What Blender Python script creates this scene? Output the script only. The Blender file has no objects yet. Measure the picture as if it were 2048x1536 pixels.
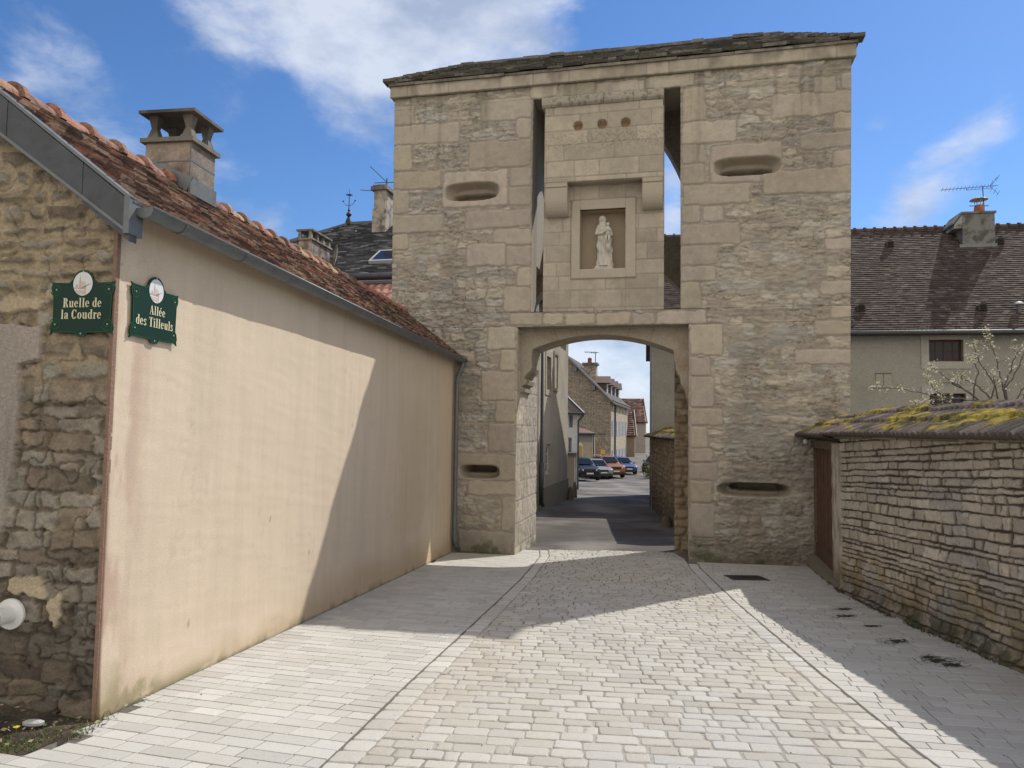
import bpy, bmesh, math, random
import numpy as np
from mathutils import Vector, Matrix
random.seed(7)
SC = bpy.context.scene
COL = SC.collection
R = math.radians

# ------------------------------------------------------------------ camera
EYE = Vector((0, 0, 1.6)); FPX = 1480.0
PITCH = math.atan(92 / FPX); ROLL = 0.014
_f = Vector((0, math.cos(PITCH), math.sin(PITCH)))
_r0 = Vector((1, 0, 0)); _u0 = _r0.cross(_f)
_r = _r0 * math.cos(ROLL) + _u0 * math.sin(ROLL)
_u = -_r0 * math.sin(ROLL) + _u0 * math.cos(ROLL)
cd = bpy.data.cameras.new('camera'); cam = bpy.data.objects.new('camera', cd); COL.objects.link(cam)
cd.sensor_width = 36; cd.lens = 36 * FPX / 2048; cd.clip_end = 5000; cd.clip_start = 0.05
m = Matrix((( _r.x, _u.x, -_f.x, EYE.x), (_r.y, _u.y, -_f.y, EYE.y), (_r.z, _u.z, -_f.z, EYE.z), (0, 0, 0, 1)))
cam.matrix_world = m
SC.camera = cam

# ------------------------------------------------------------------ light
SUN_EL, SUN_AZ = 47.6, 48.0      # azimuth from +Y towards +X
SUN_STRENGTH, SKY_STRENGTH, EXPOSURE = 3.7, 0.15, 0.12
sdir = Vector((math.sin(R(SUN_AZ)) * math.cos(R(SUN_EL)), math.cos(R(SUN_AZ)) * math.cos(R(SUN_EL)), math.sin(R(SUN_EL))))
ld = bpy.data.lights.new('sun', 'SUN'); ld.energy = SUN_STRENGTH; ld.angle = R(0.5); ld.color = (1.0, 0.95, 0.87)
sun = bpy.data.objects.new('sun', ld); COL.objects.link(sun)
sun.rotation_euler = sdir.to_track_quat('Z', 'Y').to_euler()
SC.view_settings.view_transform = 'Standard'; SC.view_settings.look = 'None'
SC.view_settings.gamma = 1; SC.view_settings.use_curve_mapping = False
SC.view_settings.exposure = EXPOSURE

def ray(px, py):
    return (_f * FPX + _r * (px - 1024) + _u * (768 - py))

W = bpy.data.worlds.new('World'); SC.world = W; W.use_nodes = True
nt = W.node_tree; N = nt.nodes; L = nt.links; N.clear()
def nn(t, **k):
    n = N.new(t)
    for a, b in k.items(): setattr(n, a, b)
    return n
out = nn('ShaderNodeOutputWorld'); bg = nn('ShaderNodeBackground'); L.new(bg.outputs[0], out.inputs[0])
sky = nn('ShaderNodeTexSky'); sky.sky_type = 'NISHITA'; sky.sun_disc = False
sky.sun_elevation = R(SUN_EL); sky.sun_rotation = R(SUN_AZ); sky.air_density = 1.0; sky.dust_density = 0.2; sky.ozone_density = 2.5
tc = nn('ShaderNodeTexCoord')
def math_(op, a, b=None, c=None, clamp=False):
    n = nn('ShaderNodeMath', operation=op, use_clamp=clamp)
    for i, v in enumerate((a, b, c)):
        if v is None: continue
        if isinstance(v, (int, float)): n.inputs[i].default_value = v
        else: L.new(v, n.inputs[i])
    return n.outputs[0]
def noise_(scale, detail=8, rough=0.55, vec=None, dist=0.0):
    n = nn('ShaderNodeTexNoise'); n.inputs['Scale'].default_value = scale; n.inputs['Detail'].default_value = detail
    n.inputs['Roughness'].default_value = rough; n.inputs['Distortion'].default_value = dist
    L.new(vec, n.inputs['Vector']); return n.outputs['Fac']
dirv = tc.outputs['Generated']
mp = nn('ShaderNodeMapping'); L.new(dirv, mp.inputs['Vector']); mp.inputs['Scale'].default_value = (1, 1, 1.9)
n1 = noise_(4.5, 10, 0.6, mp.outputs[0], 0.35); n2 = noise_(14, 8, 0.6, mp.outputs[0], 0.3)
nz = math_('ADD', math_('MULTIPLY', n1, 0.72), math_('MULTIPLY', n2, 0.28))
# cloud banks: centre direction (from the photograph), angular radius, density
acc = None
for (cx, cy, rad, dens) in [(620, 20, 0.20, .75), (860, 60, 0.19, 1.0), (450, 40, 0.12, .5), (1010, 0, .12, .6), (40, 190, .14, .38), (130, 90, .08, .30),
                            (1910, 290, .06, .62), (2000, 245, .05, .55), (1820, 405, .05, .55), (1760, 250, .03, .45), (2000, 150, .03, .4), (1880, 370, .05, .3),
                            (540, 455, .05, .8), (1345, 350, .04, .65), (1345, 440, .03, .5), (1230, 740, .14, 1.6), (1100, 760, .25, 1.3), (1120, 70, .06, .3),
                            (1235, 680, .2, 1.2), (1800, 740, .3, .5), (310, 240, .1, .25)]:
    d = ray(cx, cy).normalized()
    vm = nn('ShaderNodeVectorMath', operation='DISTANCE'); L.new(dirv, vm.inputs[0]); vm.inputs[1].default_value = d
    g = math_('MULTIPLY', math_('SUBTRACT', 1.0, math_('DIVIDE', vm.outputs['Value'], rad), clamp=True), dens)
    acc = g if acc is None else math_('ADD', acc, g)
# a general scatter of cloud over the whole sky
cov = math_('MULTIPLY', math_('ADD', nz, math_('MULTIPLY', acc, 0.34)), 1.0)
mr = nn('ShaderNodeMapRange', interpolation_type='SMOOTHSTEP'); L.new(cov, mr.inputs[0])
mr.inputs[1].default_value = 0.56; mr.inputs[2].default_value = 0.86; mr.inputs[3].default_value = 0; mr.inputs[4].default_value = 1
hs = nn('ShaderNodeHueSaturation'); hs.inputs['Saturation'].default_value = 1.12; hs.inputs['Value'].default_value = 1.0; L.new(sky.outputs[0], hs.inputs['Color'])
cmix = nn('ShaderNodeMix', data_type='RGBA'); L.new(math_('MULTIPLY', mr.outputs[0], 0.80), cmix.inputs[0]); tint = nn('ShaderNodeMix', data_type='RGBA', blend_type='MULTIPLY'); tint.inputs[0].default_value = 1; L.new(hs.outputs[0], tint.inputs[6]); tint.inputs[7].default_value = (.56, .67, .82, 1); L.new(tint.outputs[2], cmix.inputs[6])
# cloud brightness varies: grey hearts
cr = nn('ShaderNodeMapRange'); L.new(noise_(9, 6, .55, mp.outputs[0]), cr.inputs[0]); cr.inputs[1].default_value = .35; cr.inputs[2].default_value = .62
cr.inputs[3].default_value = 0; cr.inputs[4].default_value = 1
cc = nn('ShaderNodeMix', data_type='RGBA'); L.new(cr.outputs[0], cc.inputs[0]); cc.inputs[6].default_value = (2.9, 3.35, 4.2, 1); cc.inputs[7].default_value = (5.0, 5.3, 5.9, 1)
L.new(cc.outputs[2], cmix.inputs[7])
# unseen warm cloud added behind the viewer to lift and warm the shade
sx = nn('ShaderNodeSeparateXYZ'); L.new(dirv, sx.inputs[0])
bm = nn('ShaderNodeMapRange', interpolation_type='SMOOTHSTEP'); L.new(math_('ADD', math_('MULTIPLY', sx.outputs['Y'], -1.0), math_('MULTIPLY', math_('SUBTRACT', n1, 0.5), 0.9)), bm.inputs[0])
bm.inputs[1].default_value = -0.02; bm.inputs[2].default_value = 0.30; bm.inputs[3].default_value = 0; bm.inputs[4].default_value = 0.95
bcl = nn('ShaderNodeMix', data_type='RGBA'); L.new(bm.outputs[0], bcl.inputs[0]); L.new(cmix.outputs[2], bcl.inputs[6]); bcl.inputs[7].default_value = (7.3, 6.75, 6.0, 1)
L.new(bcl.outputs[2], bg.inputs[0]); bg.inputs[1].default_value = SKY_STRENGTH

# ------------------------------------------------------------------ helpers
_GX = np.array([-80, 0, 14.7, 33, 58, 92, 3000.]); _GZ = np.array([2.0, 0, -.814, -1.4, -2.12, -2.02, -2.0])
def gz(y): return float(np.interp(y, _GX, _GZ))
def ghit(px, py):
    d = ray(px, py); lo, hi = 0.5 / d.y, 900 / d.y
    for _ in range(60):
        t = (lo + hi) / 2
        if EYE.z + d.z * t > gz(d.y * t): lo = t
        else: hi = t
    return (d.x * lo, d.y * lo)
def at(px, py, Y):
    d = ray(px, py); t = Y / d.y
    return Vector((d.x * t, Y, EYE.z + d.z * t))

class Frame:
    """vertical plane through origin; s runs to the viewer's right, d goes inward, z up (world)"""
    def __init__(self, o, e):
        self.o = Vector((o[0], o[1])); self.e = Vector((e[0], e[1])).normalized(); self.n = Vector((-self.e.y, self.e.x))
    def w(self, s, d, z):
        p = self.o + self.e * s + self.n * d
        return Vector((p.x, p.y, z))
    def arr(self, A):
        A = np.asarray(A, float).reshape(-1, 3)
        o = np.empty_like(A)
        o[:, 0] = self.o.x + self.e.x * A[:, 0] + self.n.x * A[:, 1]
        o[:, 1] = self.o.y + self.e.y * A[:, 0] + self.n.y * A[:, 1]
        o[:, 2] = A[:, 2]; return o
    def hit(self, px, py, d=0.0):
        D = ray(px, py); O = self.o + self.n * d
        t = (O.dot(self.n)) / (D.x * self.n.x + D.y * self.n.y)
        p = Vector((D.x * t, D.y * t)) - O
        return (p.dot(self.e), EYE.z + D.z * t)

class WF:  # world frame
    def arr(self, A): return np.asarray(A, float).reshape(-1, 3)
WORLD = WF()

_T = np.random.RandomState(3).rand(512, 512)
def vn(x, y, seed=0):
    x = np.asarray(x, float) + seed * 17.3; y = np.asarray(y, float) + seed * 9.7
    xi = np.floor(x).astype(int); yi = np.floor(y).astype(int); fx = x - xi; fy = y - yi
    fx = fx * fx * (3 - 2 * fx); fy = fy * fy * (3 - 2 * fy)
    a = _T[xi % 512, yi % 512]; b = _T[(xi + 1) % 512, yi % 512]; c = _T[xi % 512, (yi + 1) % 512]; d = _T[(xi + 1) % 512, (yi + 1) % 512]
    return (a * (1 - fx) + b * fx) * (1 - fy) + (c * (1 - fx) + d * fx) * fy
def fbm(x, y, seed=0, o=4):
    s = 0; a = .5; t = 0
    for i in range(o):
        s = s + a * vn(x, y, seed + i * 3); t += a; a *= .5; x = x * 2.03; y = y * 2.03
    return s / t
def sst(a, b, x):
    t = np.clip((x - a) / (b - a), 0, 1); return t * t * (3 - 2 * t)
def lerp(a, b, t): return a + (b - a) * t

class MB:
    def __init__(self, fr=None): self.v = []; self.f = []; self.c = []; self.fr = fr
    def add(self, vs, fs, col=(1, 1, 1)):
        b = len(self.v); self.v += [tuple(p) for p in vs]; self.f += [tuple(i + b for i in f) for f in fs]
        self.c += [tuple(col[:3])] * len(vs)
    def box(self, x0, y0, z0, x1, y1, z1, col=(1, 1, 1), skip=''):
        vs = [(x0, y0, z0), (x1, y0, z0), (x1, y1, z0), (x0, y1, z0), (x0, y0, z1), (x1, y0, z1), (x1, y1, z1), (x0, y1, z1)]
        F = {'b': (0, 3, 2, 1), 't': (4, 5, 6, 7), 'f': (0, 1, 5, 4), 'r': (1, 2, 6, 5), 'k': (2, 3, 7, 6), 'l': (3, 0, 4, 7)}
        self.add(vs, [F[k] for k in F if k not in skip], col)
    def hexa(self, vs, col=(1, 1, 1)):
        self.add(vs, [(0, 3, 2, 1), (4, 5, 6, 7), (0, 1, 5, 4), (1, 2, 6, 5), (2, 3, 7, 6), (3, 0, 4, 7)], col)
    def bar(self, a, b, w, h, col=(1, 1, 1), upv=(0, 0, 1)):
        a = Vector(a); b = Vector(b); d = (b - a).normalized(); U = Vector(upv)
        s = d.cross(U)
        if s.length < 1e-5: s = d.cross(Vector((1, 0, 0)))
        s.normalize(); U = s.cross(d)
        s = s * w / 2; U = U * h / 2
        self.hexa([a - s - U, a + s - U, b + s - U, b - s - U, a - s + U, a + s + U, b + s + U, b - s + U], col)
    def prism(self, poly, d0, d1, col=(1, 1, 1), ax='sz', caps=True):
        """poly of (s,z) extruded along d"""
        n = len(poly); ar = sum(poly[i][0] * poly[(i + 1) % n][1] - poly[(i + 1) % n][0] * poly[i][1] for i in range(n))
        if ar < 0: poly = poly[::-1]
        if ax == 'sz': vs = [(p[0], d0, p[1]) for p in poly] + [(p[0], d1, p[1]) for p in poly]
        elif ax == 'dz': vs = [(d0, p[0], p[1]) for p in poly] + [(d1, p[0], p[1]) for p in poly]
        else: vs = [(p[0], p[1], d0) for p in poly] + [(p[0], p[1], d1) for p in poly]
        fs = [(i, i + n, (i + 1) % n + n, (i + 1) % n) for i in range(n)]
        if caps: fs += [tuple(range(n)), tuple(range(2 * n - 1, n - 1, -1))]
        self.add(vs, fs, col)
    def tube(self, pts, rad, n=8, col=(1, 1, 1), caps=True):
        pts = [Vector(p) for p in pts]; k = len(pts)
        if not hasattr(rad, '__len__'): rad = [rad] * k
        vs = []; prev = None
        for i, p in enumerate(pts):
            d = (pts[min(i + 1, k - 1)] - pts[max(i - 1, 0)]).normalized()
            if prev is None:
                a = Vector((0, 0, 1)) if abs(d.z) < .9 else Vector((1, 0, 0)); s = d.cross(a).normalized()
            else:
                s = (prev - d * prev.dot(d)).normalized()
            prev = s; u = d.cross(s)
            for j in range(n):
                t = 2 * math.pi * j / n; vs.append(p + (s * math.cos(t) + u * math.sin(t)) * rad[i])
        fs = [(i * n + j, i * n + (j + 1) % n, (i + 1) * n + (j + 1) % n, (i + 1) * n + j) for i in range(k - 1) for j in range(n)]
        if caps: fs += [tuple(range(n - 1, -1, -1)), tuple(range((k - 1) * n, k * n))]
        self.add(vs, fs, col)
    def lathe(self, prof, c, n=16, col=(1, 1, 1)):
        self.tube([(c[0], c[1], c[2] + z) for r, z in prof], [max(r, 1e-4) for r, z in prof], n, col)
    def ball(self, c, r, n=8, col=(1, 1, 1)):
        rx, ry, rz = (r, r, r) if not hasattr(r, '__len__') else r
        vs = []; m_ = n
        for i in range(m_ + 1):
            ph = math.pi * i / m_
            for j in range(n * 2):
                t = math.pi * j / n
                vs.append((c[0] + rx * math.sin(ph) * math.cos(t), c[1] + ry * math.sin(ph) * math.sin(t), c[2] + rz * math.cos(ph)))
        w_ = n * 2
        self.add(vs, [(i * w_ + j, (i + 1) * w_ + j, (i + 1) * w_ + (j + 1) % w_, i * w_ + (j + 1) % w_) for i in range(m_) for j in range(w_)], col)
    def grid(self, P, C, closed=False):
        """P (n,m,3) array, C (n,m,3)"""
        n, m_ = P.shape[:2]; b = len(self.v)
        self.v += list(map(tuple, P.reshape(-1, 3))); self.c += list(map(tuple, np.broadcast_to(C, P.shape).reshape(-1, 3)))
        for i in range(n - 1):
            r0 = b + i * m_
            self.f += [(r0 + j, r0 + j + 1, r0 + m_ + j + 1, r0 + m_ + j) for j in range(m_ - 1)]
    def holes(self, s0, s1, z0, z1, holes, d=0.0, rev=.2, col=(1, 1, 1), thick=None):
        S = sorted({s0, s1, *[h[0] for h in holes], *[h[2] for h in holes]}); Z = sorted({z0, z1, *[h[1] for h in holes], *[h[3] for h in holes]})
        S = [s for s in S if s0 <= s <= s1]; Z = [z for z in Z if z0 <= z <= z1]
        for i in range(len(S) - 1):
            for j in range(len(Z) - 1):
                cs, cz = (S[i] + S[i + 1]) / 2, (Z[j] + Z[j + 1]) / 2
                if any(h[0] < cs < h[2] and h[1] < cz < h[3] for h in holes): continue
                self.add([(S[i], d, Z[j]), (S[i + 1], d, Z[j]), (S[i + 1], d, Z[j + 1]), (S[i], d, Z[j + 1])], [(0, 1, 2, 3)], col)
        for h in holes:
            a, b, c, e = h[0], h[1], h[2], h[3]
            self.add([(a, d, b), (c, d, b), (c, d, e), (a, d, e), (a, d + rev, b), (c, d + rev, b), (c, d + rev, e), (a, d + rev, e)],
                     [(0, 4, 5, 1), (1, 5, 6, 2), (2, 6, 7, 3), (3, 7, 4, 0)], col)
    def build(self, name, mat, parent=None, smooth=False):
        me = bpy.data.meshes.new(name)
        V = np.array(self.v, float).reshape(-1, 3)
        if self.fr is not None: V = self.fr.arr(V)
        me.from_pydata(V.tolist(), [], self.f); 
        at_ = me.color_attributes.new('Col', 'FLOAT_COLOR', 'POINT')
        c = np.ones((len(V), 4), np.float32); c[:, :3] = np.array(self.c, np.float32).reshape(-1, 3); at_.data.foreach_set('color', c.ravel())
        me.polygons.foreach_set('use_smooth', [bool(smooth)] * len(me.polygons))
        o = bpy.data.objects.new(name, me); COL.objects.link(o); me.materials.append(mat)
        me.update()
        if parent is not None: attach(o, parent)
        return o

def attach(o, parent):
    o.parent = parent
    if parent.type == 'EMPTY': o.matrix_parent_inverse = (Matrix.Translation(parent.location) @ parent.rotation_euler.to_matrix().to_4x4()).inverted()
def thing(name, label, cat, loc=(0, 0, 0), group=None, rz=0):
    o = bpy.data.objects.new(name, None); COL.objects.link(o); o.location = loc; o.rotation_euler = (0, 0, rz)
    o['label'] = label; o['category'] = cat; o.empty_display_size = .3
    if group: o['group'] = group
    return o
def tag(o, label, cat, group=None):
    o['label'] = label; o['category'] = cat
    if group: o['group'] = group
    return o
def struct(o, kind='structure'):
    o['kind'] = kind; return o

def fast_mesh(name, V, F, C, mat, parent=None, smooth=True):
    """V (n,3) world, F (m,4) int"""
    me = bpy.data.meshes.new(name)
    me.vertices.add(len(V)); me.vertices.foreach_set('co', np.asarray(V, np.float32).ravel())
    nf = len(F); me.loops.add(nf * 4); me.loops.foreach_set('vertex_index', np.asarray(F, np.int32).ravel())
    me.polygons.add(nf); me.polygons.foreach_set('loop_start', np.arange(nf, dtype=np.int32) * 4)
    me.polygons.foreach_set('use_smooth', [bool(smooth)] * nf)
    a = me.color_attributes.new('Col', 'FLOAT_COLOR', 'POINT')
    c = np.ones((len(V), 4), np.float32); c[:, :3] = C; a.data.foreach_set('color', c.ravel())
    me.update(calc_edges=True); me.validate()
    o = bpy.data.objects.new(name, me); COL.objects.link(o); me.materials.append(mat)
    if parent is not None: attach(o, parent)
    return o

def relief(name, fr, rects, field, res, mat, parent=None, keep=None, base_d=0.0, skirt=.05, warp=None):
    """field(S,Z)->(h,C). surface at d = base_d - h, with a skirt round each rectangle"""
    Vs, Fs, Cs = [], [], []; b = 0
    for (s0, z0, s1, z1) in rects:
        n = max(2, int(round((s1 - s0) / res)) + 1); m_ = max(2, int(round((z1 - z0) / res)) + 1)
        s = np.linspace(s0, s1, n); z = np.linspace(z0, z1, m_)
        s = np.concatenate([[s0], s, [s1]]); z = np.concatenate([[z0], z, [z1]])
        S, Z = np.meshgrid(s, z, indexing='ij'); h, C = field(S, Z)
        D = base_d - h
        D[0, :] = D[-1, :] = base_d + skirt; D[:, 0] = D[:, -1] = base_d + skirt
        S2 = warp(S, Z) if warp else S
        P = np.stack([S2, D, Z], -1).reshape(-1, 3)
        Vs.append(fr.arr(P)); Cs.append(np.clip(C.reshape(-1, 3), 0, 1))
        n2, m2 = S.shape; I = np.arange(n2 * m2).reshape(n2, m2) + b
        F = np.stack([I[:-1, :-1], I[1:, :-1], I[1:, 1:], I[:-1, 1:]], -1)
        if keep is not None:
            k = keep(S, Z); kk = k[:-1, :-1] & k[1:, :-1] & k[1:, 1:] & k[:-1, 1:]; F = F[kk]
        Fs.append(F.reshape(-1, 4)); b += n2 * m2
    return fast_mesh(name, np.concatenate(Vs), np.concatenate(Fs), np.concatenate(Cs), mat, parent, True)

def courses(S, Z, seed, h0, h1, w0, w1, jit=.02, jf=2.0, tilt=0.0):
    """irregular coursed stones: id, distance to the nearest joint, row fraction"""
    rg = np.random.RandomState(seed)
    S2 = S + jit * 2 * (fbm(S * jf + 5, Z * jf * 1.5, seed, 3) - .5) + jit * .8 * (vn(S * 14, Z * 14, seed + 5) - .5)
    Z2 = Z + tilt * S + jit * 2 * (fbm(S * jf, Z * jf * 1.3, seed + 9, 3) - .5) + jit * .8 * (vn(S * 12, Z * 16, seed + 7) - .5)
    smin, smax = S2.min() - 3, S2.max() + 3
    smin, smax = -30, 30
    zb = [-6.0]
    while zb[-1] < 12: zb.append(zb[-1] + rg.uniform(h0, h1))
    zb = np.array(zb); row = np.clip(np.searchsorted(zb, Z2) - 1, 0, len(zb) - 2)
    dv = np.minimum(Z2 - zb[row], zb[row + 1] - Z2)
    ID = np.zeros(S.shape, int); du = np.zeros(S.shape); us = np.zeros(S.shape); vsf = (Z2 - zb[row]) / (zb[row + 1] - zb[row])
    for r in np.unique(row):
        ub = np.cumsum(rg.RandomState(0).rand(1)) if False else None
        r2 = np.random.RandomState(seed * 1000 + int(r)); hh = zb[r + 1] - zb[r]
        k = int((smax - smin) / w0) + 3
        ub = smin + np.cumsum(r2.uniform(w0, w1, k))
        mk = row == r; u = S2[mk]; c = np.clip(np.searchsorted(ub, u) - 1, 0, k - 2)
        ID[mk] = r * 977 + c * 13 + seed; du[mk] = np.minimum(u - ub[c], ub[c + 1] - u); us[mk] = (u - ub[c]) / (ub[c + 1] - ub[c])
    courses.t = (rnd(ID, 5) - .5) * (us - .5) * 2 + (rnd(ID, 6) - .5) * (vsf - .5) * 1.6
    return ID, np.minimum(np.abs(du), np.abs(dv)), du, dv
def rnd(ID, k=0): return _T[(ID * 31 + k * 57) % 512, (ID // 7 + k * 101 + ID) % 512]

# ------------------------------------------------------------------ materials
def mat(name, base=(.5, .5, .5), rough=.9, nscale=40, namt=.25, bump=.3, bscale=None, bdist=.01, metal=0, vc=True, blotch=0, bl_col=(.1, .1, .05), bl_scale=1.5, coat=0, spec=None, bl_lo=.5, bl_hi=.7):
    m_ = bpy.data.materials.new(name); m_.use_nodes = True; t = m_.node_tree; n = t.nodes; l = t.links
    p = n['Principled BSDF']; p.inputs['Roughness'].default_value = rough; p.inputs['Metallic'].default_value = metal
    if coat: p.inputs['Coat Weight'].default_value = coat
    if spec is not None: p.inputs['Specular IOR Level'].default_value = spec
    g = n.new('ShaderNodeNewGeometry')
    if vc:
        a = n.new('ShaderNodeVertexColor'); a.layer_name = 'Col'; src = a.outputs[0]
        mx = n.new('ShaderNodeMix'); mx.data_type = 'RGBA'; mx.blend_type = 'MULTIPLY'; mx.inputs[0].default_value = 1
        l.new(src, mx.inputs[6]); mx.inputs[7].default_value = (*base, 1); src = mx.outputs[2]
    else:
        rgb = n.new('ShaderNodeRGB'); rgb.outputs[0].default_value = (*base, 1); src = rgb.outputs[0]
    if namt:
        no = n.new('ShaderNodeTexNoise'); no.inputs['Scale'].default_value = nscale; no.inputs['Detail'].default_value = 6; no.inputs['Roughness'].default_value = .65
        l.new(g.outputs['Position'], no.inputs['Vector'])
        mr_ = n.new('ShaderNodeMapRange'); l.new(no.outputs[0], mr_.inputs[0]); mr_.inputs[1].default_value = .25; mr_.inputs[2].default_value = .75
        mr_.inputs[3].default_value = 1 - namt; mr_.inputs[4].default_value = 1 + namt * .6
        vm = n.new('ShaderNodeVectorMath'); vm.operation = 'SCALE'; l.new(src, vm.inputs[0]); l.new(mr_.outputs[0], vm.inputs['Scale']); src = vm.outputs[0]
    if blotch:
        no = n.new('ShaderNodeTexNoise'); no.inputs['Scale'].default_value = bl_scale; no.inputs['Detail'].default_value = 8; no.inputs['Roughness'].default_value = .6
        l.new(g.outputs['Position'], no.inputs['Vector'])
        mr_ = n.new('ShaderNodeMapRange'); l.new(no.outputs[0], mr_.inputs[0]); mr_.inputs[1].default_value = bl_lo; mr_.inputs[2].default_value = bl_hi; mr_.inputs[4].default_value = blotch
        mx = n.new('ShaderNodeMix'); mx.data_type = 'RGBA'; l.new(mr_.outputs[0], mx.inputs[0]); l.new(src, mx.inputs[6]); mx.inputs[7].default_value = (*bl_col, 1); src = mx.outputs[2]
    l.new(src, p.inputs['Base Color'])
    if bump:
        no = n.new('ShaderNodeTexNoise'); no.inputs['Scale'].default_value = bscale or nscale; no.inputs['Detail'].default_value = 5; no.inputs['Roughness'].default_value = .6
        l.new(g.outputs['Position'], no.inputs['Vector'])
        bp = n.new('ShaderNodeBump'); bp.inputs['Strength'].default_value = bump; bp.inputs['Distance'].default_value = bdist
        l.new(no.outputs[0], bp.inputs['Height']); l.new(bp.outputs[0], p.inputs['Normal'])
    return m_

M_STONE = mat('limestone masonry', (1, 1, 1), .92, 55, .16, .5, 45, .012)
M_RUB = mat('rough rubble stone', (1, 1, 1), .95, 45, .3, .8, 60, .015)
M_PAVE = mat('limestone pavers', (1, 1, 1), .85, 70, .14, .5, 90, .004, blotch=.25, bl_col=(.34, .31, .26), bl_scale=.8, bl_lo=.45, bl_hi=.75)
M_TILE = mat('clay tiles', (1, 1, 1), .9, 30, .4, .5, 80, .008, blotch=.65, bl_col=(.04, .034, .03), bl_scale=14, bl_lo=.52, bl_hi=.62)
M_TILED = mat('dark clay tiles', (1, 1, 1), .9, 8, .3, .3, 40, .006)
M_LAUZE = mat('lauze slabs', (1, 1, 1), .95, 14, .4, .8, 30, .02, blotch=.5, bl_col=(.03, .03, .03), bl_scale=4)
M_ZINC = mat('zinc', (.17, .185, .195), .5, 10, .25, .1, 30, .002, metal=.45, vc=False)
M_ZINCD = mat('dark zinc', (.075, .083, .095), .55, 8, .35, .1, 30, .003, metal=.25, vc=False)
M_CONC = mat('weathered concrete', (1, 1, 1), .95, 30, .3, .6, 60, .008, blotch=.75, bl_col=(.05, .045, .04), bl_scale=3.2, bl_lo=.45, bl_hi=.62)
M_MOSS = mat('moss', (1, 1, 1), 1.0, 60, .5, 1, 90, .02)
M_WOOD = mat('old red brown wood', (.12, .062, .042), .75, 6, .5, .3, 20, .004, vc=False)
M_FRAME = mat('dark red window frame', (.07, .018, .014), .6, 20, .2, 0, vc=False)
M_GLASS = mat('window glass', (.015, .018, .022), .12, 5, 0, 0, vc=False, spec=.3)
M_WHITE = mat('white plastic', (.72, .74, .74), .45, 20, .06, 0, vc=False)
M_IRON = mat('black iron', (.03, .028, .027), .6, 20, .3, 0, vc=False, metal=.3)
M_VC = mat('painted parts', (1, 1, 1), .55, 60, .05, 0)
M_PLAST = mat('aged grey render', (1, 1, 1), .95, 14, .2, .9, 30, .03, blotch=.55, bl_col=(.22, .20, .17), bl_scale=.7, bl_lo=.45, bl_hi=.7)
M_STAT = mat('white statue stone', (.72, .70, .66), .8, 30, .14, .3, 60, .004)

# ------------------------------------------------------------------ ground, road, paving
gx = np.unique(np.concatenate([np.linspace(-12, 12, 60), np.linspace(-600, 600, 25)])); gy = np.unique(np.concatenate([np.linspace(-40, 100, 120), np.linspace(100, 2500, 20)]))
X, Y = np.meshgrid(gx, gy, indexing='ij'); Zg = np.interp(Y, _GX, _GZ) - .07
mb = MB(); mb.grid(np.stack([X, Y, Zg], -1), np.array([.16, .15, .10])); struct(mb.build('ground', mat('earth ground', (1, 1, 1), 1, 6, .4, .5, 20, .02), smooth=True))

M_ASPH = mat('worn asphalt', (1, 1, 1), .95, 70, .3, .8, 130, .008, blotch=.6, bl_col=(.045, .038, .035), bl_scale=.45, bl_lo=.47, bl_hi=.6)
xs = np.linspace(-5, 45, 110); ys = np.concatenate([np.linspace(14.0, 40, 170), np.linspace(40.5, 170, 120)])
X, Y = np.meshgrid(xs, ys, indexing='ij'); Zr = np.interp(Y, _GX, _GZ) - .03 + .03 * (fbm(X * .7, Y * .7, 4) - .5)
cr_ = fbm(X * .8, Y * .45, 8, 4); mixr = sst(.42, .6, cr_)[..., None]
wheel = (.5 + .5 * sst(.5, .2, np.abs(X - (1.55 + .12 * (Y - 15)))))[..., None]
Cr = lerp(np.array([.07, .058, .052]), np.array([.25, .225, .195]), np.clip(mixr * .55 + .35 * wheel + .25 * sst(24, 34, Y)[..., None], 0, 1))
mb = MB(); mb.grid(np.stack([X, Y, Zr], -1), Cr); struct(mb.build('road', M_ASPH, smooth=True))

JL = [ghit(*p) for p in [(1080, 1112), (1067, 1128), (1042, 1157), (994, 1203), (905, 1285), (818, 1364), (700, 1478), (640, 1534)]]
JR = [ghit(*p) for p in [(1388, 1118), (1403, 1138), (1469, 1201), (1539, 1261), (1638, 1343), (1816, 1487), (1881, 1536)]]
def ext(P):
    P = sorted(P, key=lambda p: p[1]); a, b = P[0], P[2]
    k = (b[0] - a[0]) / (b[1] - a[1]); c, d = P[-1], P[-2]; k2 = (c[0] - d[0]) / (c[1] - d[1])
    P = [(a[0] - k * (a[1] - 1.2), 1.2)] + P + [(c[0] + k2 * (18 - c[1]) * .2, 18)]
    return np.array([p[1] for p in P]), np.array([p[0] for p in P])
JLy, JLx = ext(JL); JRy, JRx = ext(JR)
def jl(y): return np.interp(y, JLy, JLx)
def jr(y): return np.interp(y, JRy, JRx)
PE = ghit(1200, 1101)   # far edge of the paving, under the arch
FAR_A, FAR_K = PE[1], 0.10
C0 = Vector(ghit(191, 1440)); CW = Vector(ghit(905, 1103))
HFe = Vector((CW.x - C0.x, CW.y - C0.y)).normalized()    # along the rendered wall, away from the camera
def wallx(y): return C0.x + (y - C0.y) * HFe.x / HFe.y
GR = [ghit(*p) for p in [(185, 1445), (150, 1478), (118, 1490), (70, 1502), (20, 1508), (-60, 1512), (-300, 1520)]]
_gr = sorted(GR, key=lambda p: p[0]); GRx = np.array([p[0] for p in _gr]); GRy = np.array([p[1] for p in _gr])
TANT = .2277

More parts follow.
